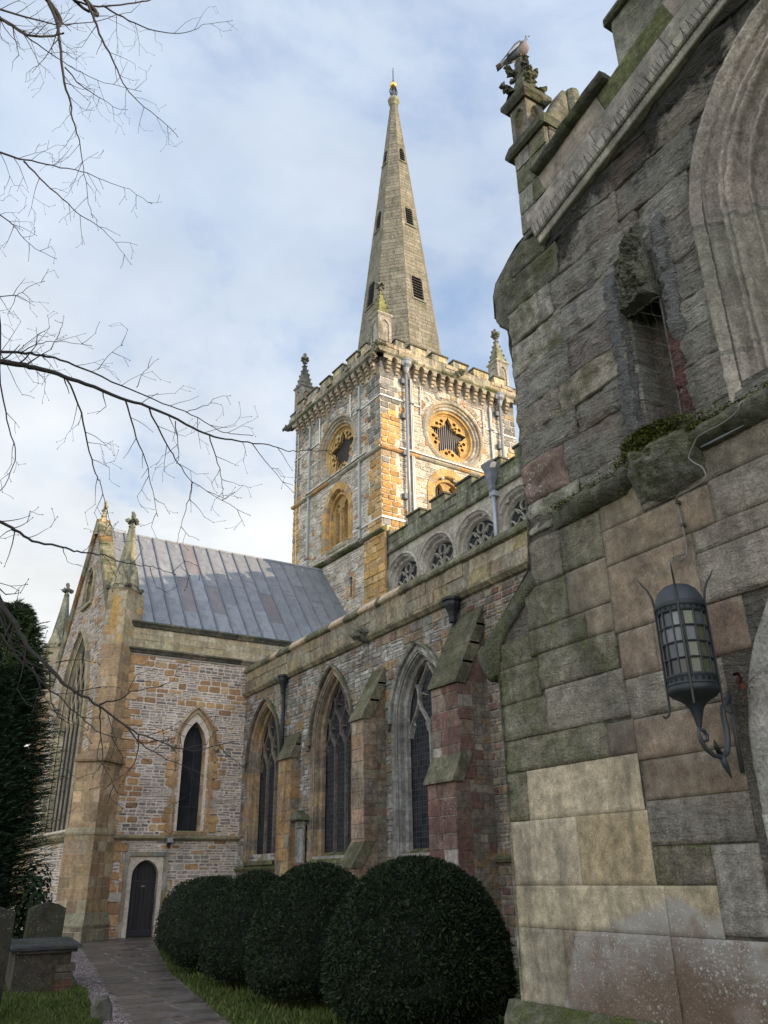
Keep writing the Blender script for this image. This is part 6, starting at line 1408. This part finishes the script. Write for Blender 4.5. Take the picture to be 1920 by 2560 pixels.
# bird netting
m_ = MB()
def netting(y0, y1, z0, z1, sp_, name, label):
    m_ = MB(); wv_ = lambda y, z: XP-.045-.01*math.sin(y*5+z*2)
    n = int((y1-y0)/sp_)
    for k in range(n+1):
        y = y0+(y1-y0)*k/n; zz_ = np.linspace(z0, z1, 16); tube(m_, [(wv_(y, z), y+.02*math.sin(z*3+k*.4)+(.012*((i % 2)*2-1)), z) for i, z in enumerate(zz_)], .0007, 3, (.20, .19, .17), cap=False)
    k = 0; z = z0
    while z < z1:
        pts_ = [(wv_(y, z), y, min(max(z+(y-y0)*.9, z0), z1)) for y in np.linspace(y0, y1, 10) if z+(y-y0)*.9 < z1]
        if len(pts_) > 1: tube(m_, pts_, .0006, 3, (.18, .17, .15), cap=False)
        z += sp_*2.1
    tag(link(m_, name, M_galv, None), label, 'netting')
netting(1.2, 3.12, 4.95, 8.0, .085, 'bird_netting', 'fine wire bird netting stretched over the great porch window')
netting(3.40, 4.08, 4.85, 6.75, .07, 'bird_netting', 'fine wire bird netting over the narrow porch niche')
# turnbuckle
m_ = MB(); P_ = [atX(x, y, XP-.20) for x, y in ((1752, 1118), (1775, 1107), (1805, 1092), (1820, 1084), (1860, 1063))]; tube(m_, P_, [.004, .008, .009, .007, .003], 6, (.2, .2, .2)); tag(link(m_, 'wire_strainer', M_galv, None), 'small metal wire tensioner lying on the mossy ledge of the porch', 'wire strainer')
# =================================================================== PIGEON
bx, by, bz = PIN_TOP
pg = MB(); rt = np.array([-.20, .98, 0]); rt = np.array([.60, -.80, 0]); rt /= np.linalg.norm(rt); sd_ = np.cross((0, 0, 1), rt)
prof_ = [(-.17, .045, .012, .010), (-.13, .065, .038, .030), (-.08, .088, .058, .052), (-.02, .115, .070, .070), (.04, .150, .068, .078), (.08, .195, .054, .062), (.092, .240, .036, .040), (.094, .275, .030, .031), (.098, .300, .033, .033), (.103, .325, .027, .026), (.106, .343, .010, .009)]
V = []; cs = []; fs = []; nn_ = 16
for (f, z, w_, h_) in prof_:
    for k in range(nn_):
        t = 2*math.pi*k/nn_; tl = .75 if z < .2 else .2
        V.append(np.array([bx, by, bz])+rt*(f-h_*math.sin(t)*tl)+sd_*(w_*math.cos(t))+np.array([0, 0, z+h_*math.sin(t)]))
for i in range(len(prof_)-1):
    for k in range(nn_):
        fs.append([i*nn_+k, i*nn_+(k+1) % nn_, (i+1)*nn_+(k+1) % nn_, (i+1)*nn_+k]); t = math.sin(2*math.pi*(k+.5)/nn_)
        cs.append((.12, .125, .15) if (t > .1 and i < 5) else ((.22, .18, .185) if 2 < i < 6 else ((.24, .245, .27) if i <= 2 else ((.13, .14, .17) if i > 6 else (.19, .20, .21)))))
pg.add(V, fs, cols=cs); bo = link(pg, 'pigeon', M_bird, None, smooth=True); tag(bo, 'grey wood pigeon with pinkish breast perched on the finial of the porch pinnacle', 'bird')
B0 = np.array([bx, by, bz])
for s in (-1, 1):
    m_ = MB(); rows = []
    for q, (f, z, o) in enumerate(((.07, .19, .058), (.03, .175, .076), (-.04, .13, .078), (-.11, .085, .062), (-.19, .045, .035), (-.235, .03, .018))):
        hh = (.012, .045, .055, .04, .022, .006)[q]; rows.append([B0+rt*f+sd_*s*o+np.array([0, 0, z+hh]), B0+rt*f+sd_*s*(o+.012)+np.array([0, 0, z]), B0+rt*(f-.01)+sd_*s*(o+.006)+np.array([0, 0, z-hh])])
    V = [p for rw in rows for p in rw]; fs = [[i*3+j, (i+1)*3+j, (i+1)*3+j+1, i*3+j+1] for i in range(5) for j in range(2)]
    m_.add(V, fs, cols=[(.15, .15, .175) if j == 0 else ((.5, .5, .52) if i in (1, 2) else (.06, .06, .07)) for i in range(5) for j in range(2)]); link(m_, 'wing', M_bird, bo)
    m_ = MB(); blob(m_, B0+rt*.112+sd_*s*.026+np.array([0, 0, .315]), .005, (.25, .2, .05), 8, 0); link(m_, 'eye', M_bird, bo)
m_ = MB(); V = []
for (f, w_, z) in ((-.14, .030, .055), (-.24, .040, .0), (-.30, .046, -.035)): V += [B0+rt*f-sd_*w_+np.array([0, 0, z]), B0+rt*f+sd_*w_+np.array([0, 0, z]), B0+rt*f+sd_*w_+np.array([0, 0, z-.008]), B0+rt*f-sd_*w_+np.array([0, 0, z-.008])]
m_.add(V, [[0, 1, 5, 4], [4, 5, 9, 8], [3, 2, 6, 7], [7, 6, 10, 11], [8, 9, 10, 11], [0, 4, 7, 3], [1, 5, 6, 2]], cols=[(.2, .2, .23), (.05, .05, .06), (.3, .3, .32), (.08, .08, .09), (.04, .04, .05), (.1, .1, .1), (.1, .1, .1)]); link(m_, 'tail', M_bird, bo)
m_ = MB(); hb = B0+rt*.125+np.array([0, 0, .332]); tube(m_, [hb, hb+rt*.016+np.array([0, 0, -.004]), hb+rt*.028+np.array([0, 0, -.012])], [.008, .006, .002], 6, (.45, .3, .15)); link(m_, 'beak', M_bird, bo)
for s in (-1, 1):
    m_ = MB(); tube(m_, [B0+rt*.02+sd_*s*.022+np.array([0, 0, .075]), B0+rt*.015+sd_*s*.022+np.array([0, 0, .01])], .006, 6, (.3, .1, .09))
    for a in (-.5, 0, .5): tube(m_, [B0+rt*.015+sd_*s*.022+np.array([0, 0, .01]), B0+rt*.045+sd_*(s*.022+a*.035)+np.array([0, 0, .0])], .0035, 5, (.3, .1, .09))
    link(m_, 'leg', M_bird, bo)
# shrub rooted on the tower corner
m_ = MB(); cc_ = fL.P(-.05, 24.55, .2)+fRt.n*.2
for k in range(520):
    d_ = rng.normal(0, 1, 3); d_ /= np.linalg.norm(d_); P_ = cc_+d_*np.array([.38, .38, .42])*rng.random()**.5; e_ = rng.normal(0, 1, 3); e_ /= np.linalg.norm(e_); f_ = np.cross(d_, e_); s = U(.04, .09)
    m_.add([P_-e_*s*.5, P_+f_*s*.5, P_+e_*s, P_-f_*s*.5], [[0, 1, 2, 3]], jc((.045, .06, .02), .35))
tag(link(m_, 'wall_shrub', M_leaf, None), 'small dark shrub growing from the parapet at the near tower corner', 'shrub')
# =================================================================== GROUND
g_ = MB(); g_.add([(-400, -400, -.03), (400, -400, -.03), (400, 400, -.03), (-400, 400, -.03)], [[0, 1, 2, 3]], (.05, .075, .02)); link(g_, 'ground', M_grass, None, kind='structure')
def px_(y): return float(np.interp(y, [1, 11.62, 15.1, 24.63, 28], [1.9, 3.41, 4.03, 5.71, 6.6]))
def pr_e(y): return float(np.interp(y, [1, 10.88, 17.25, 23.2, 27.9], [3.6, 4.41, 5.74, 7.35, 8.8]))
g_ = MB(); y = 2.0; fz = Fr((0, 0, 0), (1, 0, 0), (0, 1, 0), (0, 0, 1)); NY = np.linspace(1, 28, 40)
base = [(px_(t), t) for t in NY]+[(min(pr_e(t), 8.9), t) for t in NY[::-1]]; fill(g_, fz, base, (), .004, (.17, .14, .115))
while y < 27.95:
    t = min(U(.42, .62), 28-y); xa, xb = px_(y+t/2), min(pr_e(y+t/2), 8.95); x = xa
    while x < xb-.05:
        wd = U(.5, 1.0)
        if xb-x-wd < .3: wd = xb-x
        stone(g_, fz, x+.011, x+wd-.011, y+.013, y+t-.013, .009+U(0, .006), jc((.085, .064, .05), .22), 0, .004, .01, base=-.01); x += wd
    y += t
link(g_, 'path', M_path, None, kind='structure')
g_ = MB(); gv = [(px_(t)-(.38 if t < 16 else .38+(t-16)*.02), t) for t in NY[NY < 26.6]]; ge = [(px_(t)-.004, t) for t in NY[NY < 26.6]]
fill(g_, fz, gv+ge[::-1], (), .004, (.17, .135, .125))
for k in range(9000):
    y = 5+rng.random()**1.4*21; x = U(px_(y)-.42, px_(y)-.02); s = U(.008, .018); h_ = s*.8
    a = rng.random()*6.28; V = [(x+s*math.cos(a+q)*U(.7, 1.1), y+s*math.sin(a+q)*U(.7, 1.1), .004) for q in (0, 1.57, 3.14, 4.7)]+[(x, y, .004+h_)]
    g_.add(V, [[0, 1, 4], [1, 2, 4], [2, 3, 4], [3, 0, 4]], jc([(.24, .19, .175), (.16, .12, .11), (.30, .26, .25), (.11, .09, .085)][k % 4], .2))
tag(link(g_, 'gravel', M_grav, None), 'strip of pinkish gravel beside the flagged path', 'gravel', kind='stuff')
g_ = MB(); pts_ = []
def blades(n, xf, yr, dens_h, colr):
    for k in range(n):
        y = yr[0]+(yr[1]-yr[0])*rng.random(); x0, x1 = xf(y); x = U(x0, x1); h_ = dens_h*U(.5, 1.3)*(1.4 if fbm(np.array(x*2.), np.array(y*2.), 2) > .55 else 1)
        a = rng.random()*6.28; w_ = .006+.004*rng.random(); lx, ly = rng.normal(0, .35)*h_, rng.normal(0, .35)*h_
        c, s = math.cos(a)*w_, math.sin(a)*w_
        g_.add([(x-c, y-s, -.02), (x+c, y+s, -.02), (x+lx*.5+c*.6, y+ly*.5+s*.6, h_*.6), (x+lx, y+ly, h_)], [[0, 1, 2], [0, 2, 3]], jc(colr[int(rng.integers(0, len(colr)))], .25))
GC = [(.07, .10, .02), (.055, .08, .018), (.09, .115, .028), (.04, .058, .015), (.13, .13, .05)]
blades(42000, lambda y: (-.8+.12*y, px_(y)-.36), (9.5, 15.5), .065, GC)
blades(9000, lambda y: (-2, px_(y)-.5), (15.5, 24), .07, GC)
blades(26000, lambda y: (min(pr_e(y), 8.9)-.02, min(pr_e(y), 8.9)+1.5), (8.5, 24), .06, GC)
blades(9000, lambda y: (4.9, 7.5), (5.5, 9), .07, GC); blades(5000, lambda y: (7.5, 11), (6, 20), .07, GC)
tag(link(g_, 'grass', M_grass, None), 'short green churchyard grass', 'grass', kind='stuff')
m_ = MB()
for k in range(260):
    y = U(9, 27); x = U(px_(y)-.6, pr_e(y)+.9); s = U(.015, .035); a = rng.random()*6.28; c, s_ = math.cos(a)*s, math.sin(a)*s; z = .022 if px_(y) < x < pr_e(y) else .05
    m_.add([(x-c, y-s_, z), (x+s_*.6, y-c*.6, z+.006), (x+c, y+s_, z+.003), (x-s_*.6, y+c*.6, z+.008)], [[0, 1, 2, 3]], jc([(.13, .07, .035), (.09, .055, .035), (.17, .11, .05)][k % 3], .25))
tag(link(m_, 'leaf_litter', M_leaf, None), 'scattered brown leaves on the path and grass', 'fallen leaves', kind='stuff')
# =================================================================== CLIPPED YEWS
def leafcloud(mb, n, pos, size, cols, lay=.5):
    for k in range(n):
        P_, N_ = pos(); d_ = N_*lay+rng.normal(0, .6, 3); d_ /= np.linalg.norm(d_); e_ = np.cross(d_, rng.normal(0, 1, 3)); e_ /= np.linalg.norm(e_)+1e-9
        s = size*U(.6, 1.3); c = jc(cols[int(rng.integers(0, len(cols)))], .25)
        mb.add([P_-e_*s*.22, P_+e_*s*.22, P_+d_*s+e_*s*.06, P_+d_*s-e_*s*.1], [[0, 1, 2, 3]], c)
YC = [(.019, .031, .014), (.014, .024, .012), (.027, .040, .017), (.010, .018, .010), (.034, .044, .017)]
def bush_shape(u, v):
    # u = angle, v in 0..1 from the base to the top: radius and height of a clipped egg, unit size
    t = v; rr = (.80+.2*math.sin(t/.2*math.pi/2)) if t < .2 else math.sqrt(max(0, 1-((t-.2)/.8)**2.15))**.97
    return rr, t
def make_bush(name, cx, cy, r, h, n, seed_off):
    m_ = MB(); o_ = rng.random(3)*20
    def surf(k=None):
        v = rng.random()**.8; a = rng.random()*2*math.pi; rr, t = bush_shape(a, v)
        lump = 1+.05*(fbm(np.array(a*3+o_[0]), np.array(v*6+o_[1]), 3)-.5)*2; rr *= lump*r*(1+rng.normal(0, .012))-0; z = .12+t*(h-.12)
        N_ = np.array([math.cos(a), math.sin(a), (v-.45)*1.6]); N_ /= np.linalg.norm(N_); dp = rng.random()**2*.10-(.035*rng.random() if rng.random() < .03 else 0)
        return np.array([cx+rr*math.cos(a), cy+rr*math.sin(a), z])-N_*dp, N_
    leafcloud(m_, int(n*1.5), surf, .040, YC, .6)
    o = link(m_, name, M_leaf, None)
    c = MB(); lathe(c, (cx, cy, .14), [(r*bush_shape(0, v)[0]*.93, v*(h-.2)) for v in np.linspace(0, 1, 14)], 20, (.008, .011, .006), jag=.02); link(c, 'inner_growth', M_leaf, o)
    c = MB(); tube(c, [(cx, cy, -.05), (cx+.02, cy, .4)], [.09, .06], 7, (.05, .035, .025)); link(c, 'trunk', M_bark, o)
    return o
BU = [(6.06, 9.2, 1.12, 1.82, 30000, 'largest clipped yew bush, nearest, beside the porch corner'), (6.0, 11.75, .98, 1.80, 20000, 'second clipped yew bush from the porch'),
      (6.12, 14.2, .86, 1.72, 14000, 'third clipped yew bush from the porch'), (6.36, 16.6, .86, 1.66, 10000, 'fourth clipped yew bush from the porch'), (6.85, 18.6, .86, 1.66, 7000, 'fifth clipped yew bush from the porch, mostly hidden'), (7.3, 20.8, .8, 1.6, 5000, 'furthest clipped yew bush, beside the transept door')]
for x, y, r_, h_, n, lb in BU: tag(make_bush('clipped_yew', x, y, r_, h_, n, 0), lb, 'bush', 'clipped yew bushes in a row beside the path')
# big dark yew at the left
yt = empty('yew_tree', (2.4, 20.6, 0), 'tall dark feathery yew tree at the left edge in front of the gable', 'tree'); m_ = MB(); YX, YY = 2.35, 20.6
prof_y = [(0, 1.4), (1.0, 1.6), (2.2, 1.55), (3.5, 1.42), (5.0, 1.25), (6.2, 1.05), (7.2, .65), (7.9, .15)]
def yr_(z): return np.interp(z, [p[0] for p in prof_y], [p[1] for p in prof_y])
YCT = [(.022, .042, .02), (.016, .030, .015), (.032, .056, .028), (.012, .022, .012)]
for k in range(5200):
    z = .3+7.3*rng.random()**.85; a = rng.random()*2*math.pi; rr = yr_(z)*(.5+.55*rng.random()**.6)*(1+.25*(fbm(np.array(a*2.), np.array(z*1.1), 3)-.5)*2); P_ = np.array([YX+rr*.55*math.cos(a), YY+rr*.55*math.sin(a), z])
    out_ = np.array([math.cos(a), math.sin(a), .25+rng.normal(0, .15)]); L_ = rr*U(.28, .52); Q = P_+out_*L_+np.array([0, 0, .1])
    for j in range(13):
        f = j/12; q = P_+(Q-P_)*f-np.array([0, 0, .10*f*f]); s_ = U(.10, .17)*(1-.35*f); c = jc(YCT[int(rng.integers(0, 4))], .25)
        for sg in (-1, 1):
            d_ = out_*.7+sg*np.cross((0, 0, 1), out_)*.6+rng.normal(0, .18, 3); d_ /= np.linalg.norm(d_); e_ = np.cross(d_, rng.normal(0, 1, 3)); e_ /= np.linalg.norm(e_)
            m_.add([q-e_*.011, q+e_*.011, q+d_*s_], [[0, 1, 2]], c)
    if k % 6 == 0: tube(m_, [P_, Q], [.010, .003], 3, (.02, .018, .012), cap=False)
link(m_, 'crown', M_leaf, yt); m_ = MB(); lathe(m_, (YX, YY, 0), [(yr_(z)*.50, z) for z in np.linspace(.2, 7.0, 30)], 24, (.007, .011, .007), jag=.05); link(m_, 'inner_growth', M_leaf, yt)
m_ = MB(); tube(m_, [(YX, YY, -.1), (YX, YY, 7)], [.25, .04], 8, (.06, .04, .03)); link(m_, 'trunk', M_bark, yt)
ev = MB()                                                    # ivy at the foot of the yew
for k in range(900):
    d_ = rng.normal(0, 1, 3); d_ /= np.linalg.norm(d_); P_ = np.array([3.55, 20.0, 1.15])+d_*np.array([.42, .4, 1.0])*rng.random()**.4; e_ = np.cross(d_, rng.normal(0, 1, 3)); e_ /= np.linalg.norm(e_); f_ = np.cross(d_, e_); s = U(.03, .06)
    if P_[2] > 0: ev.add([P_-e_*s, P_+f_*s, P_+e_*s, P_-f_*s], [[0, 1, 2, 3]], jc((.018, .032, .014), .3))
tag(link(ev, 'ivy_bush', M_leaf, None), 'dark broad leaved bush at the foot of the yew behind the headstone', 'bush')
# =================================================================== GRAVES
def headstone(cx, cy, w_, h_, th, top, ang, lean, col, label):
    u = np.array([math.cos(ang), math.sin(ang), 0]); n = np.cross(u, (0, 0, 1)); v = np.array([lean, 0, 1.0]); v /= np.linalg.norm(v); fr = Fr((cx, cy, -.05), u, v, n)
    P_ = [(-w_/2, 0), (w_/2, 0), (w_/2, h_-top)]+([(w_/2*.55, h_-top*.35), (0, h_), (-w_/2*.55, h_-top*.35)] if top > 0 else [(w_/2, h_)])+[(-w_/2, h_-top)]
    m_ = MB(); prism(m_, fr, P_, -th, 0, col, .012, back=True); tag(link(m_, 'headstone', M_slab, None), label, 'headstone', None)
headstone(1.52, 12.2, .95, 1.42, .12, .12, R_(8), .02, (.035, .030, .026), 'dark headstone cut by the left edge of the photo')
headstone(3.52, 18.2, .68, 1.30, .12, .12, R_(5), .03, (.042, .037, .03), 'lichened headstone with a shaped top behind the chest tomb')
ct = empty('chest_tomb', (3.0, 16.2, 0), 'low chest tomb with a dark wet ledger slab on brick and stone sides', 'tomb')
o_ = np.array([2.49, 15.1]); ux = np.array([1.0, .0]); uy = np.array([.11, .99])
def tb(mb, a0, a1, b0, b1, z0, z1, col, ch=.01):
    fr = Fr((o_[0], o_[1], 0), (*ux, 0), (*uy, 0), (0, 0, 1)); prism(mb, fr, [(a0, b0), (a1, b0), (a1, b1), (a0, b1)], z0, z1, col, ch, back=True)
m_ = MB(); tb(m_, -.04, 1.07, 0, 2.25, .63, .69, (.035, .035, .037), .02); tb(m_, .02, 1.0, .06, 2.2, .58, .63, (.06, .055, .05), .01); link(m_, 'ledger_slab', M_slab, ct)
m_ = MB(); tb(m_, .08, .92, .14, 2.1, -.05, .58, (.065, .053, .043), .01); link(m_, 'chest', M_slab, ct)
m_ = MB()
for i, z in enumerate((.0, .10, .20, .31)): tb(m_, .70, .97 if i < 3 else 1.0, .08, .4, z, z+.095, (.12, .06, .045) if i in (0, 1) else (.11, .09, .07), .01)
link(m_, 'brick_corner', M_slab, ct)
m_ = MB(); fr = Fr((3.17, 12.0, -.05), (1, .1, 0), (0, 0, 1), (0, -1, 0)); prism(m_, fr, [(-.13, 0), (.13, 0), (.12, .22), (.05, .33), (-.08, .30), (-.13, .2)], -.14, 0, (.12, .115, .095), .03, back=True); tag(link(m_, 'footstone', M_slab, None), 'small rounded footstone at the grass edge by the gravel', 'footstone')
# =================================================================== BARE TREES
def twigs(mb, P, D, L, r0, depth, col):
    n = max(3, int(L/.09)); pts = [np.array(P, float)]; d = np.array(D, float); d /= np.linalg.norm(d); kids = []
    for i in range(n):
        d = d+rng.normal(0, .13, 3)+np.array([.02, 0, -.015]); d /= np.linalg.norm(d); pts.append(pts[-1]+d*L/n)
        if depth > 0 and i > 0 and rng.random() < .55: kids.append((pts[-1].copy(), d.copy(), L*(1-i/n*.6)*U(.25, .55)))
    tube(mb, pts, np.linspace(r0, max(r0*.4, .0014), len(pts)), 4, col, cap=False)
    if depth == 0 or rng.random() < .8: blob(mb, pts[-1], .0042, (.05, .03, .028), 5, .1)
    for p, dd, l in kids:
        s = np.cross(dd, CF)*(1 if rng.random() < .5 else -1); twigs(mb, p, dd*.75+s*U(.5, 1.0)+np.array([0, 0, -.12])+rng.normal(0, .15, 3), max(l, .10), r0*.55, depth-1, col)
        if depth == 1 and rng.random() < .5: blob(mb, p, .004, (.05, .035, .03), 5, .1)
LIMBS = [  # photo points, distance, radius at the start and end (m), side twigs per metre, twig length
 ([(0, 903), (87, 920), (145, 935), (214, 961), (301, 995), (370, 1016), (463, 1059), (521, 1088), (579, 1100), (631, 1108), (671, 1111), (715, 1126), (752, 1127), (828, 1126)], 6.5, .026, .003, 2.2, .35),
 ([(0, 880), (87, 885), (150, 900), (231, 932), (324, 972), (405, 1007), (480, 1036), (538, 1071), (579, 1085), (631, 1088)], 6.7, .014, .003, 3.2, .34),
 ([(0, 882), (52, 880), (87, 862), (127, 853), (174, 855), (231, 865)], 6.6, .009, .002, 4, .3),
 ([(150, 740), (214, 0), (231, 35), (255, 98), (289, 162), (307, 208), (347, 255), (405, 301), (446, 341)][1:], 7.2, .020, .003, 3.4, .5),
 ([(119, 0), (145, 69), (159, 185), (174, 255), (185, 312), (200, 359), (208, 417), (220, 492), (231, 544)], 7.0, .020, .0025, 3.2, .42),
 ([(0, 46), (69, 87), (133, 90), (160, 80)], 7.0, .024, .010, 4, .4), ([(0, 23), (87, 49), (150, 61), (231, 55), (301, 35), (330, 30)], 7.1, .015, .003, 4, .4),
 ([(185, 0), (231, 14), (301, 12), (370, 0), (420, -20)], 7.3, .014, .008, 1, .3), ([(255, 14), (307, 43), (370, 72), (434, 84), (486, 75), (509, 61), (581, 52)], 7.3, .012, .0025, 3.4, .42),
 ([(0, 46), (35, 69), (93, 110), (156, 153), (203, 182), (260, 205), (353, 229)], 6.9, .013, .0025, 3.6, .42), ([(162, 168), (203, 214), (249, 243), (289, 269), (318, 275)], 7.0, .008, .002, 3.5, .3),
 ([(0, 382), (58, 399), (133, 414), (203, 428), (260, 451), (324, 475), (379, 510)], 6.8, .013, .002, 3.4, .34), ([(58, 402), (98, 443), (156, 498), (203, 538), (249, 567), (289, 608), (327, 660)], 6.8, .010, .002, 3.4, .36),
 ([(0, 538), (35, 564), (64, 602), (98, 625), (139, 646)], 6.7, .007, .002, 4, .22), ([(0, 741), (41, 738), (69, 718), (110, 703)], 6.7, .006, .002, 4, .2), ([(0, 955), (23, 1070), (39, 1134), (23, 1192), (0, 1227)], 6.3, .008, .003, 2, .25),
 ([(168, 949), (203, 1030), (223, 1128), (243, 1192), (250, 1205), (265, 1267), (274, 1299), (287, 1345)], 6.5, .009, .002, 4, .25), ([(315, 1004), (341, 1094), (370, 1169), (385, 1244), (392, 1290)], 6.5, .008, .002, 4, .28),
 ([(373, 1021), (417, 1111), (446, 1157), (480, 1204), (556, 1250), (625, 1290)], 6.5, .008, .002, 3.5, .3), ([(480, 1204), (471, 1248), (457, 1301), (442, 1359)], 6.5, .005, .002, 3.5, .2), ([(524, 1088), (544, 1157), (556, 1210), (558, 1250)], 6.5, .006, .002, 3.5, .2), ([(631, 1111), (677, 1169), (732, 1230)], 6.5, .005, .002, 3, .15),
 ([(437, 1053), (446, 1128), (440, 1160)], 6.5, .005, .002, 4, .2), ([(465, 1030), (520, 1012), (540, 995), (575, 990)], 6.6, .004, .0015, 3, .15), ([(340, 970), (360, 930), (395, 896)], 6.6, .004, .0015, 4, .15), ([(140, 850), (155, 815), (160, 790)], 6.6, .004, .0015, 5, .15), ([(244, 925), (280, 880), (308, 863)], 6.6, .004, .0015, 4, .2),
 ([(0, 1305), (36, 1325), (80, 1351), (145, 1366), (183, 1378), (224, 1382), (263, 1388), (297, 1402), (342, 1413), (376, 1415), (400, 1422), (438, 1434)], 5.6, .012, .002, 3.6, .22),
 ([(5, 1514), (41, 1562), (81, 1630), (136, 1684), (174, 1720), (236, 1758), (298, 1801), (347, 1834), (420, 1861), (438, 1870), (505, 1875), (582, 1851)], 5.2, .020, .0025, 2.8, .28),
 ([(0, 1535), (41, 1636), (103, 1703), (149, 1744), (203, 1793), (252, 1831), (306, 1847), (350, 1855), (420, 1850)], 5.3, .009, .002, 3.2, .24), ([(250, 1769), (252, 1826), (260, 1907), (292, 1980)], 5.2, .006, .002, 4, .2), ([(244, 1760), (298, 1747), (339, 1725), (407, 1716)], 5.2, .006, .002, 4, .16),
 ([(347, 1836), (342, 1893), (308, 1952)], 5.2, .005, .002, 4, .16), ([(315, 1815), (353, 1858), (420, 1899), (508, 1938)], 5.2, .006, .002, 3, .16), ([(0, 1585), (30, 1620), (80, 1665), (120, 1760), (160, 1800)], 5.2, .005, .002, 4, .25), ([(140, 1655), (200, 1650), (250, 1660)], 5.2, .004, .0015, 2, .15)]
bt_ = empty('bare_tree', (-3.2, 5.5, 0), 'bare winter tree whose thin dark twigs reach in from the left', 'tree'); bm = MB(); TC = (.030, .025, .022)
TR = [np.array([-3.2, 5.5, 0]), np.array([-3.25, 5.6, 2.5]), np.array([-3.1, 5.7, 5]), np.array([-3.0, 5.8, 8]), np.array([-2.8, 5.9, 11])]
for pxs, D, r0, r1, per, tl in LIMBS:
    P_ = [atD(x, y, D*(1-.0006*(i*12))) for i, (x, y) in enumerate(pxs)]
    if pxs[0][0] <= 10 and r0 > .005:
        P_.insert(0, P_[0]-(P_[1]-P_[0])/np.linalg.norm(P_[1]-P_[0])*1.2); z = max(P_[0][2]-.6, 2.2); tp_ = np.array([np.interp(z, [t[2] for t in TR], [t[j] for t in TR]) for j in range(3)]); pre = [tp_, tp_*.5+P_[0]*.5+np.array([0, 0, .15])]
        tube(bm, smooth_path(pre+P_[:2], 6), np.linspace(r0*2.2, r0, 19), 7, TC, cap=False)
    elif pxs[0][1] <= 10:
        tube(bm, smooth_path([np.array([-3.0, 5.8, 9.5]), (np.array([-3.0, 5.8, 10.5])+P_[0])/2+np.array([0, 0, .5]), P_[0], P_[1]], 6), np.linspace(r0*2, r0, 19), 7, TC, cap=False)
    S_ = smooth_path(P_, 4); rs = r1+(r0-r1)*(1-np.linspace(0, 1, len(S_)))**1.8; S_ = [p+rng.normal(0, .004, 3) for p in S_]; tube(bm, S_, rs, 6, TC, cap=False); blob(bm, S_[-1], .005, (.05, .03, .03), 5, .1)
    acc = 0
    for i in range(1, len(S_)):
        seg = np.linalg.norm(S_[i]-S_[i-1]); acc += seg*per*1.5
        if acc > 1 and i < len(S_)-1:
            acc -= 1*U(.7, 1.3); d = (S_[i]-S_[i-1])/seg; sdv = np.cross(d, CF); sdv /= np.linalg.norm(sdv); sg = 1 if rng.random() < .5 else -1
            twigs(bm, S_[i], d*U(.5, 1)+sdv*sg*U(.5, 1)+np.array([0, 0, -.25]), tl*U(.5, 1.3)*(1-.45*i/len(S_)), max(.0030, rs[i]*.4), 2, TC)
tube(bm, smooth_path(TR, 4), np.linspace(.26, .09, 17), 12, (.09, .075, .06)); link(bm, 'trunk_and_branches', M_bark, bt_, smooth=True)
fb = MB()
def btree(base, H, seed):
    def rec(P, d, L, r, dep):
        n = 4; pts = [P]
        for i in range(n): d = d+rng.normal(0, .10, 3)+np.array([0, 0, .05]); d /= np.linalg.norm(d); pts.append(pts[-1]+d*L/n)
        tube(fb, pts, np.linspace(r, r*.6, n+1), 4 if dep > 2 else 3, (.11, .085, .07), cap=False)
        if dep:
            for k in range(3 if dep > 1 else 4): rec(pts[-1] if k < 2 else pts[2], d+rng.normal(0, .42, 3), L*U(.6, .8), r*.62, dep-1)
    rec(np.array(base, float), np.array([0, 0, 1.0]), H*.28, H*.014, 5)
for i, (px0, dist, H) in enumerate(((60, 62, 21), (105, 66, 24), (150, 64, 23), (175, 70, 22))):
    b0 = atD(px0, 2200, dist); b0[2] = 0; fb = MB(); btree(b0, H, i); tag(link(fb, 'bare_tree', M_bark, None), ['leftmost', 'second from left', 'third from left', 'rightmost'][i]+' of the distant bare trees behind the transept gable', 'tree', 'bare trees far behind the transept')
